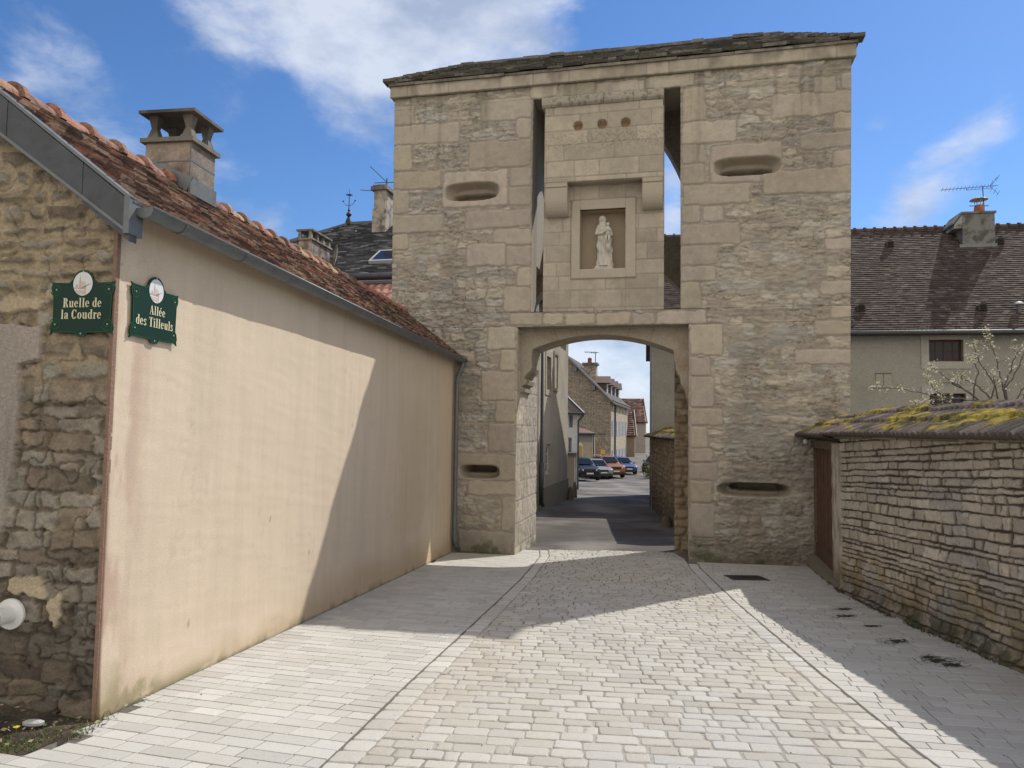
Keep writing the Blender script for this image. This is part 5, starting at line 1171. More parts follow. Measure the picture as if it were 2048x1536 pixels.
# drain covers and damp spots on the paving
def cover(px0, px1, py0, py1, label, col=(.045, .04, .038)):
    a = ghit(px0, py1); b = ghit(px1, (py0 + py1) / 2); c = ghit((px0 + px1) / 2, py0); w = b[0] - a[0]; cx, cy = a[0] + w / 2, (a[1] + c[1]) / 2; l = max(.16, (c[1] - a[1]) / 2)
    t = thing('drain_cover', label, 'drain cover', (cx, cy, gz(cy)))
    sl_ = (gz(cy + .1) - gz(cy - .1)) / .2
    mb = MB(); 
    vs = []
    def zz(y, h): return gz(cy) + (y - cy) * sl_ + h
    def bx(x0, y0, x1, y1, h0, h1, c_): mb.hexa([(x0, y0, zz(y0, h0)), (x1, y0, zz(y0, h0)), (x1, y1, zz(y1, h0)), (x0, y1, zz(y1, h0)), (x0, y0, zz(y0, h1)), (x1, y0, zz(y0, h1)), (x1, y1, zz(y1, h1)), (x0, y1, zz(y1, h1))], c_)
    bx(cx - w / 2, cy - l, cx + w / 2, cy + l, -.01, .0045, col); bx(cx - w / 2 + .03, cy - l + .03, cx + w / 2 - .03, cy + l - .03, .0046, .007, tuple(v * 1.7 for v in col))
    k = -l + .05
    mb.build('frame', M_VC, t); mb = MB()
    while k < l - .04: bx(cx - w / 2 + .04, cy + k, cx + w / 2 - .04, cy + k + .012, .0072, .0092, (.02, .02, .02)); k += .035
    mb.build('grate', M_VC, t)
cover(1466, 1528, 1151, 1160, 'dark rectangular drain cover in the paving before the right pier')
cover(836, 872, 1117, 1125, 'small dark drain cover in the paving by the downpipe')
mb = MB(); rg = random.Random(6)
for (cx, cy, rx, ry) in [(1690, 1232, 36, 5), (1790, 1282, 34, 7), (1875, 1321, 50, 8), (1858, 1315, 18, 5), (1905, 1330, 30, 5), (1688, 1218, 22, 3), (1745, 1252, 18, 2), (402, 1385, 5, 4)]:
    for k in range(130 if rx > 6 else 3):
        a = rg.uniform(0, 6.3); q = rg.random() ** .75 * 1.25; x, y = ghit(cx + rx * q * math.cos(a), cy + ry * q * math.sin(a)); r = rg.uniform(.012, .04) * max(.2, 1.1 - q); z = gz(y) - .002
        n = 7; mb.add([(x, y, z + .006)] + [(x + r * rg.uniform(.6, 1.4) * math.cos(j * .9), y + r * .6 * math.sin(j * .9), gz(y + r * .6 * math.sin(j * .9)) + .0015) for j in range(n)], [(0, 1 + j, 1 + (j + 1) % n) for j in range(n)], rg.choice([(.05, .045, .035), (.07, .062, .045), (.055, .052, .03), (.03, .028, .02)]))
for k in range(130):
    x = rg.uniform(-2, 4); y = rg.uniform(3.8, 11)
    if x < wallx(y) or x > rwx(y): continue
    r = rg.uniform(.002, .006); z = gz(y) + .003; mb.add([(x, y, z + r)] + [(x + r * math.cos(j * 1.25), y + r * math.sin(j * 1.25), z) for j in range(5)], [(0, 1 + j, 1 + (j + 1) % 5) for j in range(5)], (.03, .025, .02))
o = mb.build('moss', M_MOSS); struct(o, 'stuff'); tag(o, 'dark moss specks and dirt lying in the paving joints along the right side', 'moss')

# ------------------------------------------------------------------ flowering tree behind the right wall
TY = 10.4
branches = [[(1995, 850), (1960, 803), (1925, 797), (1880, 797), (1850, 787), (1800, 778), (1742, 776)], [(1960, 803), (1935, 780), (1905, 768), (1880, 745), (1861, 730)], [(1948, 815), (1947, 775), (1957, 745), (1947, 722), (1938, 718)],
            [(2010, 860), (1998, 800), (1985, 760), (1965, 735), (1952, 708), (1946, 688)], [(2025, 870), (2012, 800), (2002, 760), (1996, 725), (1982, 690), (1975, 660)], [(2020, 830), (2012, 775), (2035, 740), (2048, 705), (2060, 665)],
            [(2005, 780), (2022, 740), (2032, 708), (2030, 694)], [(1975, 820), (1990, 770), (1988, 745)], [(1990, 835), (1900, 822), (1862, 818), (1835, 812), (1830, 806)], [(1960, 803), (1920, 772), (1905, 765), (1868, 768)],
            [(1900, 822), (1893, 800), (1868, 775), (1852, 752)], [(2040, 840), (2048, 790), (2075, 740), (2095, 690)], [(1985, 810), (1975, 790), (1952, 768), (1920, 755), (1912, 752)], [(2030, 850), (2030, 800), (2060, 760), (2070, 720)], [(1940, 830), (1905, 806), (1870, 800), (1846, 800)]]
tree = thing('flowering_tree', 'young cherry tree with bare branches and white blossom behind the mossy wall', 'tree', (at(2020, 880, TY).x, TY, gz(TY)))
mb = MB(); bl = MB(); rg = random.Random(33)
base = at(2018, 900, TY)
mb.tube([(base.x, TY, gz(TY) - .05), (base.x - .02, TY, .6), base, at(2015, 860, TY), at(2012, 830, TY)], [.06, .05, .042, .035, .025], 10, (.10, .085, .07))
mb.tube([at(2018, 880, TY), at(1990, 845, TY), at(1960, 815, TY)], [.035, .026, .018], 8, (.10, .085, .07))
def blossom(p, n, big=1.0):
    for i in range(n):
        q = p + Vector((rg.gauss(0, .020), rg.gauss(0, .020), rg.gauss(0, .020))) * big; wh = rg.random() < .36
        if wh:
            c = rg.choice([(.80, .78, .70), (.72, .70, .60), (.62, .60, .5)]); r = rg.uniform(.009, .015); a = Vector((rg.gauss(0, 1), rg.gauss(0, 1), rg.gauss(0, 1))).normalized(); s = a.orthogonal().normalized(); t = a.cross(s)
            for k in range(5):
                an = k * 1.257; v = s * math.cos(an) + t * math.sin(an); w = s * -math.sin(an) + t * math.cos(an); bl.add([q, q + v * r * .6 + w * r * .5, q + v * r * 1.15 + a * r * .3, q + v * r * .6 - w * r * .5], [(0, 1, 2, 3)], c)
        else:
            c = rg.choice([(.36, .30, .05), (.26, .26, .06), (.42, .32, .06), (.20, .22, .06)]); r = rg.uniform(.008, .017); a = Vector((rg.gauss(0, 1), rg.gauss(0, 1), rg.gauss(0, 1))).normalized(); s = a.orthogonal().normalized()
            bl.add([q, q + s * r * .5 + a * r * .7, q + a * r * 1.6, q - s * r * .5 + a * r * .7], [(0, 1, 2, 3)], c)
for bi, br in enumerate(branches):
    off = rg.uniform(-.3, .3); k = len(br)
    pts = [at(x, y, TY + off * (i / (k - 1))) for i, (x, y) in enumerate(br)]
    fine = []
    for i in range(k - 1):
        for j in range(4): fine.append(pts[i].lerp(pts[i + 1], j / 4) + Vector((rg.gauss(0, .006), rg.gauss(0, .01), rg.gauss(0, .006))))
    fine.append(pts[-1]); m_ = len(fine)
    mb.tube(fine, [lerp(.0125, .0035, i / (m_ - 1)) for i in range(m_)], 6, (.11, .10, .085))
    for i, p in enumerate(fine):
        t = i / m_
        if t < .22: continue
        if rg.random() < .62 + .3 * t:
            tw = p + Vector((rg.gauss(0, .05), rg.gauss(0, .05), abs(rg.gauss(.02, .04)))); mb.tube([p, tw], [.0035, .002], 4, (.12, .10, .07)); blossom(tw, rg.randint(6, 12))
        if t > .75: blossom(p, rg.randint(12, 20), 1.3)
    blossom(fine[-1], 26, 1.4)
mb.build('trunk', mat('bark', (1, 1, 1), .9, 60, .3, .4, 90, .003), tree); bl.build('blossom', mat('petals and buds', (1, 1, 1), .7, 40, .1, 0), tree)

# ------------------------------------------------------------------ generic openings
def window(fr, s0, s1, z0, z1, d, parent, fm, nv=1, nh=1, bw=.05, name='window'):
    mb = MB(fr); mb.box(s0, d, z0, s0 + bw, d + .05, z1); mb.box(s1 - bw, d, z0, s1, d + .05, z1); mb.box(s0 + bw, d, z0, s1 - bw, d + .05, z0 + bw); mb.box(s0 + bw, d, z1 - bw, s1 - bw, d + .05, z1)
    for i in range(1, nv + 1): x = lerp(s0, s1, i / (nv + 1)); w = bw * (.8 if (nv % 2 and i == (nv + 1) // 2) else .35); mb.box(x - w / 2, d + .005, z0 + bw, x + w / 2, d + .045, z1 - bw)
    for i in range(1, nh + 1): z = lerp(z0, z1, i / (nh + 1)); mb.box(s0 + bw, d + .01, z - .012, s1 - bw, d + .04, z + .012)
    o = mb.build(name, fm, parent); mb = MB(fr); mb.box(s0 + .01, d + .025, z0 + .01, s1 - .01, d + .032, z1 - .01); mb.build('pane', M_GLASS, o); return o
def surround(fr, s0, s1, z0, z1, w, parent, m_, col, d=-.02, sill=True):
    mb = MB(fr); mb.box(s0 - w, d, z0 - (w if sill else 0), s0, d + .05, z1 + w, col); mb.box(s1, d, z0 - (w if sill else 0), s1 + w, d + .05, z1 + w, col); mb.box(s0, d, z1, s1, d + .05, z1 + w, col)
    if sill: mb.box(s0, d, z0 - w, s1, d + .05, z0, col)
    return mb.build('window_surround', m_, parent)

# ------------------------------------------------------------------ grey house behind the right wall
RH = Frame(at(1303, 760, 28)[:2], (1, -.18)); 
def rh(px, py, d=0): return RH.hit(px, py, d)
zE2 = rh(1850, 648)[1]; hd2 = 5.0; zR2 = (rh(1750, 463, hd2)[1] + rh(2000, 453, hd2)[1]) / 2; s1r = 19.0; print('right house', zE2, zR2, RH.o)
gh = thing('grey_house', 'long two storey grey rendered house with brown plain tile roof, behind the right wall', 'house', RH.w(8, 2, gz(28)))
w1 = rh(1858, 723) + rh(1926, 679); w2 = rh(1860, 850) + rh(1931, 787)
hl = [(w1[0], w1[1], w1[2], w1[3]), (w2[0], w2[1], w2[2], w2[3])]
mb = MB(RH); zb_ = gz(28) - .5; mb.holes(0, s1r, zb_, zE2 - .1, hl, 0, .22, (.34, .325, .29)); mb.box(0, .003, zb_, s1r, 2 * hd2, zE2 - .1, (.34, .325, .29), skip='f')
mb.prism([(0.003, zE2 - .1), (hd2, zR2 - .1), (2 * hd2, zE2 - .1)], .0, .02, (.34, .325, .29), ax='dz')
mb.build('wall', M_PLAST, gh)
for h_ in hl: window(RH, h_[0], h_[2], h_[1], h_[3], .16, gh, M_FRAME, 3, 1, .07); surround(RH, h_[0], h_[2], h_[1], h_[3], .26, gh, M_PLAST, (.42, .40, .36), -.025)
v0 = rh(1752, 775) + rh(1781, 748); mb = MB(RH); mb.box(v0[0], -.03, v0[1], v0[2], .02, v0[3], (.38, .35, .30)); mb.box(v0[0] - .02, -.04, v0[3], v0[2] + .02, .02, v0[3] + .03, (.12, .11, .1)); mb.box((v0[0] + v0[2]) / 2 - .01, -.033, v0[1], (v0[0] + v0[2]) / 2 + .01, .02, v0[3], (.1, .09, .08)); mb.build('blocked_vent', M_PLAST, gh)
PALR = [(.072, .050, .044), (.064, .045, .039), (.082, .058, .050), (.057, .041, .037), (.09, .067, .057), (.067, .049, .044), (.118, .098, .083)]
oh = .35; kz = (zR2 - zE2) / hd2; U3 = Vector((RH.n.x * hd2, RH.n.y * hd2, zR2 - zE2)); SL2 = U3.length * (1 + oh / hd2); U3.normalize(); O3 = RH.w(-.2, -oh, zE2 - oh * kz); A3 = Vector((RH.e.x, RH.e.y, 0))
mb = MB(); tiles(mb, O3, A3, U3, int((s1r + .4) / .20), int(SL2 / .143), .20, .143, .030, PALR, 8, over=.25, rj=.006, lift=.25)
V = RH.arr([(-.2, -oh, zE2 - oh * kz - .02), (s1r + .2, -oh, zE2 - oh * kz - .02), (s1r + .2, hd2, zR2 - .02), (-.2, hd2, zR2 - .02), (s1r + .2, 2 * hd2 + oh, zE2 - oh * kz - .02), (-.2, 2 * hd2 + oh, zE2 - oh * kz - .02)])
mb.add(V.tolist(), [(0, 1, 2, 3), (3, 2, 4, 5)], (.07, .05, .042)); mb.build('roof', M_TILED, gh)
mb = MB(RH); x = -.2; rg = random.Random(3)
while x < s1r + .2: mb.tube([(x, hd2, zR2 + .0), (x + .40, hd2, zR2 - .01)], .13, 8, tuple(np.array([.10, .062, .055]) * rg.uniform(.8, 1.2))); mb.tube([(x - .02, hd2, zR2 + .01), (x + .06, hd2, zR2 + .01)], .165, 8, (.07, .045, .04)); x += .40
mb.build('ridge_tiles', M_TILED, gh)
mb = MB(RH); zg_ = zE2 - oh * kz - .02; mb.tube([(-.25, -oh - .07, zg_), (s1r + .3, -oh - .07, zg_)], .085, 10); mb.build('gutter', M_ZINCD, gh, smooth=True)
mb = MB(RH); mb.box(-.2, -oh, zg_ - .06, s1r + .2, .0, zg_ - .02); mb.build('soffit', M_WOOD, gh)
# chimney with cowl
dc_ = hd2 * .86; q0 = rh(1917, 455, dc_ - .45)[0]; q1 = rh(1990, 455, dc_ - .45)[0]; zt_ = rh(1950, 427, dc_ - .45)[1]; zbs = zE2 + (dc_ - .5) * kz
mb = MB(RH); mb.box(q0 + .15, dc_ - .45, zbs - .4, q1, dc_ + .75, zt_, (.20, .20, .19)); mb.prism([(q0 - .15, zR2 - .3), (q0 + .152, zR2 - .3), (q0 + .152, zt_ - .003), (q0 - .15, zt_ - .42)], dc_ - .44, dc_ + .70, (.33, .33, .31)); ch = mb.build('chimney', M_CONC, gh)
mb = MB(RH); mb.box(q0 + .10, dc_ - .5, zt_ + .002, q1 + .05, dc_ + .8, zt_ + .08, (.2, .19, .18)); mb.prism([(q0 - .22, zt_ - .44), (q0 + .10, zt_ - .02), (q0 + .10, zt_ + .07), (q0 - .22, zt_ - .36)], dc_ - .5, dc_ + .8, (.2, .19, .18)); mb.build('cap', M_CONC, ch)
mb = MB(RH); mb.box(q0 + .0, dc_ - .52, zbs + .02, q1 + .04, dc_ - .46, zbs + .16); mb.build('flashing', M_ZINC, ch)
pc = rh(1958, 420, dc_)[0]; mb = MB(RH); mb.lathe([(.20, 0), (.18, .25), (.15, .38), (.13, .385), (0, .386)], (pc, dc_, zt_ + .08), 16, (.42, .16, .08)); mb.build('pot', M_CONC, ch, smooth=True)
mb = MB(RH); mb.lathe([(.02, .58), (.34, .60), (.30, .64), (.12, .70), (0, .71)], (pc, dc_, zt_ + .08), 16, (.35, .34, .33)); 
for k in range(4): mb.tube([(pc + .13 * math.cos(k * 1.57), dc_ + .13 * math.sin(k * 1.57), zt_ + .44), (pc + .2 * math.cos(k * 1.57), dc_ + .2 * math.sin(k * 1.57), zt_ + .70)], .014, 5, (.3, .3, .3))
mb.tube([(pc - .4, dc_ - .1, zt_ + .42), (pc + .32, dc_ - .1, zt_ + .40)], .02, 6, (.2, .18, .17)); mb.build('cowl', M_VC, ch)
# small roof vents
vs_ = []
for i, (x, y) in enumerate([(1778, 492), (1997, 486), (1720, 619), (1962, 617)]):
    # position on the slope: march along d until the projected height matches
    best = min([k / 100 * hd2 for k in range(100)], key=lambda d_: abs(rh(x, y, d_)[1] - (zE2 + d_ * kz)))
    s_ = rh(x, y, best)[0]; zz_ = zE2 + best * kz
    mb = MB(RH); mb.prism([(s_ - .16, zz_ - .06), (s_ + .16, zz_ - .06), (s_ + .14, zz_ + .12), (s_ + .05, zz_ + .22), (s_ - .05, zz_ + .22), (s_ - .14, zz_ + .12)], best - .18, best + .3, (.06, .045, .04)); mb.box(s_ - .10, best - .19, zz_ - .03, s_ + .10, best - .181, zz_ + .13, (.008, .008, .008)); mb.build('roof_vent', M_TILED, gh)
best = .45; s_ = rh(2038, 618, best)[0]; zz_ = zE2 + best * kz; mb = MB(RH); mb.tube([(s_, best, zz_), (s_, best, zz_ + .35)], .07, 10, (.1, .1, .11)); mb.lathe([(.16, .30), (.15, .36), (.02, .42), (0, .42)], (s_, best, zz_), 12, (.45, .45, .46)); mb.build('flue', M_VC, gh)
# television aerial on the chimney
an = thing('tv_aerial', 'long television aerial with many short rods on the grey house chimney', 'aerial', RH.w(pc + .05, dc_, zt_))
def yagi(fr, base, top, tip, tail, parent, n=14, el=.16, refl=True, r=.012):
    mb = MB(fr); mb.tube([base, top], r * 1.5, 6, (.06, .05, .05)); mb.build('mast', M_VC, parent)
    mb = MB(fr); mb.tube([tip, tail], r, 6, (.10, .09, .085))
    a = Vector(tip); b = Vector(tail); dr = (b - a).normalized(); sd = dr.cross(Vector((0, 0, 1))).normalized() * .75 + Vector((0, 0, .35))
    for k in range(n): p = a.lerp(b, (k + .3) / (n + 1)); mb.tube([p - sd * el, p + sd * el], r * .6, 5, (.12, .11, .10))
    if refl:
        for sg in (-1, 1):
            for k in range(3): q = b - dr * .12 * k + Vector((0, 0, sg * (.12 + .1 * (2 - k)))); mb.tube([q - sd * el * 1.3, q + sd * el * 1.3], r * .6, 5, (.12, .11, .1))
            mb.tube([b - dr * .3, b + Vector((0, 0, sg * .36))], r * .7, 5, (.1, .1, .1))
    m0 = a.lerp(b, .45); mb.tube([m0 - Vector((0, 0, .09)), b - dr * .25 - Vector((0, 0, .09))], r * .8, 5, (.1, .09, .085)); mb.tube([m0, m0 - Vector((0, 0, .09))], r, 5, (.1, .1, .1))
    mb.build('boom', M_VC, parent)
A1 = rh(1882, 380, dc_); B1 = rh(1996, 371, dc_); T1_ = rh(1965, 373, dc_)
yagi(RH, (T1_[0] + .05, dc_, zt_ + .05), (T1_[0], dc_, T1_[1] + .03), (A1[0], dc_, A1[1]), (B1[0], dc_, B1[1]), an)

# ------------------------------------------------------------------ slate roofed manor beyond the gate (left)
MO = Vector((0.0, 22.0)); Mn = Vector((.2206, .9754)); MF = Frame(MO, (Mn.y, -Mn.x)); MS = Frame(MO, (Mn.x, Mn.y))
# MS: facade facing right; s runs away from the camera, inward is to the left
zME = MF.hit(760, 560)[1]; dr_ = 4.6; sF = MF.hit(697, 450, dr_)[0]; zMR = MF.hit(697, 450, dr_)[1]; print('manor', zME, sF, zMR)
manor = thing('manor_house', 'tall grey rendered manor with steep dark slate hip roof behind the gate tower', 'house', MF.w(-5, 3, gz(24)))
ML = 11.4
mzb = gz(30) - .8
wA = MS.hit(1092, 778) + MS.hit(1101, 716); wB = MS.hit(1091, 950) + MS.hit(1101, 888)
def nrm4(w): return (min(w[0], w[2]), min(w[1], w[3]), max(w[0], w[2]), max(w[1], w[3]))
wA, wB = nrm4(wA), nrm4(wB); print(wA, wB)
mb = MB(MS); mb.holes(0, ML, mzb, zME, [wA, wB], 0, .25, (.47, .42, .34)); mb.build('side_wall', M_PLAST, manor)
mb = MB(MF); mb.box(-12, 0, mzb, -.001, ML - .001, zME, (.40, .36, .30), skip='r'); mb.build('front_wall', M_PLAST, manor)
window(MS, wA[0], wA[2], wA[1], wA[3], .18, manor, M_FRAME, 0, 2, .06); surround(MS, *[wA[i] for i in (0, 2, 1, 3)], .22, manor, M_PLAST, (.42, .37, .3), -.03)
window(MS, wB[0], wB[2], wB[1], wB[3], .10, manor, M_WHITE, 1, 2, .09)
bw_ = nrm4(MS.hit(1107, 776) + MS.hit(1114, 712)); surround(MS, bw_[0], bw_[2], bw_[1], bw_[3], .12, manor, M_PLAST, (.34, .30, .25), -.05)
mb = MB(MS); dx = MS.hit(1122, 1000)[0]; mb.box(0, -.06, mzb, ML, .0, gz(28) + .75, (.25, .22, .17)); mb.build('plinth', M_RUB, manor)
sP = MS.hit(1076, 950)[0]; mb = MB(MS); mb.tube([(sP, -.12, zME), (sP, -.12, gz(24) + .2), (sP + .05, -.2, gz(24) + .05)], .06, 10); mb.tube([(sP, -.12, gz(24) + .1), (sP, -.12, gz(24) + 1.6)], .08, 10); mb.build('downpipe', M_ZINCD, manor, smooth=True)
sl_ = 12.4
c = [Vector((-sl_, -.4, zME)), Vector((.4, -.4, zME)), Vector((.4, ML + .3, zME)), Vector((-sl_, ML + .3, zME))]
rL = Vector((sF, dr_, zMR)); rR = Vector((-3.6, dr_, zMR))
mb = MB(MF); mb.add([tuple(p) for p in c + [rL, rR, Vector((rR.x, ML - 4, zMR)), Vector((rL.x, ML - 4, zMR))]], [(0, 1, 5, 4), (1, 2, 6, 5), (2, 3, 7, 6), (3, 0, 4, 7), (4, 5, 6, 7), (0, 3, 2, 1)], (.07, .072, .08))
b = mb.build('roof', M_TILED, manor)
PALS = [(.06, .063, .07), (.04, .043, .05), (.09, .09, .095), (.05, .053, .06), (.2, .2, .2), (.07, .07, .075)]
Of = MF.w(-sl_, -.4, zME + .03); Af = Vector((MF.e.x, MF.e.y, 0)); Uf = MF.w(0, dr_, zMR) - MF.w(0, -.4, zME); nu = Uf.length; Uf.normalize(); Wt = sl_ + .4
def mk_f(a, u): t = u / nu; return (sF + sl_) * t + .05 < a < Wt - (3.6 + .4) * t
mb = MB(); tiles(mb, Of, Af, Uf, int(Wt / .30), int(nu / .13), .30, .13, .03, PALS, 12, mask=mk_f, over=.15, lift=.2, rj=.006)
hipU = (MF.w(*rL) - MF.w(*c[0])).normalized()
mb.bar(MF.w(*c[0]) + Vector((0, 0, .05)), MF.w(*rL) + Vector((0, 0, .05)), .16, .10, (.16, .17, .19)); mb.bar(MF.w(*rL) + Vector((0, 0, .05)), MF.w(*rR) + Vector((0, 0, .05)), .16, .10, (.14, .15, .17))
mb.build('slates', M_TILED, manor)
mb = MB(MF); mb.tube([(-sl_, -.5, zME + .02), (.4, -.5, zME + .02)], .10, 10); mb.tube([(.5, -.5, zME + .02), (.5, ML, zME + .02)], .10, 10); mb.build('gutter', M_ZINCD, manor, smooth=True)
mb = MB(MF); mb.box(-12.1, -.1, zME - .5, .05, -.002, zME - .02, (.40, .37, .31)); mb.build('cornice', M_PLAST, manor)
# finial
mb = MB(MF); z = zMR; mb.lathe([(.15, 0), (.11, .15), (.07, .26), (.06, .27), (.04, .31), (.10, .38), (.11, .42), (.04, .50), (.025, .54), (.055, .58), (.02, .62), (.016, .75), (.012, 1.2), (.0, 1.5)], (sF, dr_, z), 12)
for a in (0, .8, 1.6, 2.4): mb.tube([(sF - .13 * math.cos(a), dr_ - .13 * math.sin(a), z + 1.18), (sF + .13 * math.cos(a), dr_ + .13 * math.sin(a), z + 1.18)], .014, 5)
for sg in (-1, 1): mb.tube([(sF, dr_, z + .75), (sF + sg * .15, dr_, z + .80), (sF + sg * .24, dr_, z + .93)], .010, 5); mb.ball((sF + sg * .25, dr_, z + .95), .032, 5)
mb.build('finial', M_IRON, manor)
# chimney, aerial, skylight
dC = 3.5; zs = zME + (dC + .4) / (dr_ + .4) * (zMR - zME); q0 = MF.hit(747, 440, dC)[0]; q1 = MF.hit(770, 440, dC)[0]; zt_ = MF.hit(765, 380, dC)[1]
mb = MB(MF); mb.box(q0, dC, zs - 1.0, q1, dC + 1.1, zt_, (.40, .36, .30)); mb.box(q0 - .04, dC - .04, zs - .3, q1 + .04, dC + 1.14, zs + .35 + (zt_ - zs) * .35, (.40, .36, .30)); ch = mb.build('chimney', M_CONC, manor)
mb = MB(MF); mb.box(q0 - .10, dC - .10, zt_, q1 + .10, dC + 1.2, zt_ + .14, (.25, .23, .2)); mb.box(q0 - .04, dC - .04, zt_ + .141, q1 + .04, dC + 1.1, zt_ + .2, (.2, .18, .16)); mb.build('cap', M_CONC, ch)
an2 = thing('tv_aerial', 'small aerial rods on top of the tall manor chimney beside the tower', 'aerial', MF.w(q1, dC + .3, zt_))
mb = MB(MF); mb.tube([(q1 - .05, dC + .2, zt_ - .3), (q1 - .05, dC + .2, zt_ + .5)], .025, 6, (.06, .06, .06)); mb.tube([(q1 - .05, dC + .2, zt_ + .35), (q1 - .55, dC - .2, zt_ + .85)], .013, 5, (.06, .06, .06)); mb.tube([(q0 - .1, dC, zt_ - .0), (q0 - .55, dC, zt_ + .05)], .014, 5, (.06, .06, .06)); mb.tube([(q1 - .5, dC + .1, zt_ + .32), (q1 + .4, dC + .3, zt_ + .36)], .016, 5, (.06, .06, .06)); mb.build('rods', M_VC, an2)
ks = (zMR - zME) / (dr_ + .4); d0s, d1s = None, None
def on_slope(px, py):
    best = min([k / 200 * (dr_ + .4) - .4 for k in range(200)], key=lambda d_: abs(MF.hit(px, py, d_)[1] - (zME + (d_ + .4) * ks))); return MF.hit(px, py, best)[0], best
p0 = on_slope(738, 530); p1 = on_slope(760, 508); s0, s1 = p0[0], p0[0] + 2.2; dd0, dd1 = p0[1], p1[1]
mb = MB(MF); 
def spt(s, d, h): return (s, d - h * ks / math.hypot(1, ks), zME + (d + .4) * ks + h / math.hypot(1, ks))
mb.hexa([spt(s0, dd0, .0), spt(s1, dd0, .0), spt(s1, dd1, .0), spt(s0, dd1, .0), spt(s0, dd0, .14), spt(s1, dd0, .14), spt(s1, dd1, .14), spt(s0, dd1, .14)]); o = mb.build('skylight', mat('skylight frame', (.45, .46, .47), .5, 10, .1, 0, vc=False), manor)
mb = MB(MF); sm = s0 + 1.05
for (a, b_) in ((s0 + .08, sm - .03), (sm + .03, s1 - .08)): mb.add([spt(a, dd0 + .08, .145), spt(b_, dd0 + .08, .145), spt(b_, dd1 - .08, .145), spt(a, dd1 - .08, .145)], [(0, 1, 2, 3)])
mb.build('pane', M_GLASS, o)
q = on_slope(700, 468); mb = MB(MF); mb.hexa([spt(q[0] - .25, q[1] - .2, .0), spt(q[0] + .25, q[1] - .2, 0), spt(q[0] + .25, q[1] + .2, 0), spt(q[0] - .25, q[1] + .2, 0), spt(q[0] - .2, q[1] - .2, .2), spt(q[0] + .2, q[1] - .2, .2), spt(q[0] + .2, q[1] + .1, .1), spt(q[0] - .2, q[1] + .1, .1)]); mb.build('roof_vent', M_ZINC, manor)

# low outbuilding with bright pantiles in front of the manor; it carries the far chimney and the dish
OY = 19.0; OF = Frame(at(760, 600, OY)[:2], (1, -.2)); ozR = OF.hit(760, 569, 1.6)[1]; ozE = ozR - 1.3
ob2 = thing('outbuilding', 'low outbuilding with bright pink pantile roof between the rendered house and the manor', 'outbuilding', OF.w(-2, 1, gz(19)))
mb = MB(OF); mb.box(-4.6, 0, gz(19) - .5, 2.4, 3.2, ozE - .02, (.42, .36, .29)); mb.build('wall', M_PLAST, ob2)
S_, T_ = np.meshgrid(np.linspace(-4.7, 2.5, 260), np.linspace(0, 1, 60), indexing='ij'); rb_ = np.abs(np.sin(S_ * math.pi / .24)); stp = (1 - (T_ * 7) % 1) * .04
mb = MB(OF); mb.grid(np.stack([S_, -.2 + 1.8 * T_, ozE - .15 + (ozR - ozE + .15) * T_ + .05 * rb_ + stp], -1), np.array([.50, .25, .20]) * (.75 + .35 * vn(np.floor(S_ / .24), np.floor(T_ * 7) * 3.3))[..., None] * (.7 + .3 * rb_)[..., None])
mb.add([(-4.7, 1.6, ozR - .05), (2.5, 1.6, ozR - .05), (2.5, 3.4, ozE - .15), (-4.7, 3.4, ozE - .15), (-4.7, -.2, ozE - .17), (2.5, -.2, ozE - .17)], [(0, 1, 2, 3), (4, 5, 1, 0)], (.4, .2, .16)); mb.build('roof', M_TILED, ob2)
mb = MB(OF); mb.tube([(-4.7, 1.6, ozR + .03), (2.5, 1.6, ozR + .03)], .10, 8, (.12, .10, .10)); mb.build('ridge', M_TILED, ob2)
q0 = OF.hit(597, 500, 1.2)[0]; q1 = OF.hit(624, 500, 1.2)[0]; zt_ = OF.hit(622, 480, 1.2)[1]; q1 = q0 + .40
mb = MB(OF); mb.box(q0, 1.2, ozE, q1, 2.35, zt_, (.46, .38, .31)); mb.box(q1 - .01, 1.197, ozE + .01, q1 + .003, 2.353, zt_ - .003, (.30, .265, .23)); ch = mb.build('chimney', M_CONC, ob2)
mb = MB(OF); mb.box(q0 - .06, 1.14, zt_ + .002, q1 + .06, 2.41, zt_ + .05, (.3, .27, .23)); mb.box(q0 - .06, 1.14, zt_ + .26, q1 + .06, 2.41, zt_ + .31, (.22, .2, .17))
for x in (q0 + .04, q1 - .04):
    for k in range(4): y = lerp(1.2, 2.35, k / 3); mb.hexa([(x - .05, y - .05, zt_ + .04), (x + .05, y - .05, zt_ + .04), (x + .05, y + .05, zt_ + .04), (x - .05, y + .05, zt_ + .04), (x - .035, y - .035, zt_ + .27), (x + .035, y - .035, zt_ + .27), (x + .035, y + .035, zt_ + .27), (x - .035, y + .035, zt_ + .27)], (.3, .27, .23))
mb.build('cap', M_CONC, ch)
dp = OF.w(*[OF.hit(668, 511, 1.9)[0], 1.9, OF.hit(668, 511, 1.9)[1]])
dc = Vector(dp); dish = thing('satellite_dish', 'round grey satellite dish fixed beside the smaller chimney above the tiled ridge', 'satellite dish', dc)
mb = MB(); ax = Vector((-.88, -.38, .12)).normalized(); s1_ = ax.cross(Vector((0, 0, 1))).normalized(); u1_ = s1_.cross(ax); vs = []
for side in (0, 1):
    for i in range(6):
        r_ = .30 * i / 5
        for j in range(24):
            t_a = 2 * math.pi * j / 24; vs.append(dc + s1_ * r_ * math.cos(t_a) + u1_ * r_ * 1.1 * math.sin(t_a) + ax * (-.07 + (r_ * r_) * .6 - side * .012))
fs = [(sd * 144 + i * 24 + j, sd * 144 + i * 24 + (j + 1) % 24, sd * 144 + (i + 1) * 24 + (j + 1) % 24, sd * 144 + (i + 1) * 24 + j) for sd in (0, 1) for i in range(5) for j in range(24)]
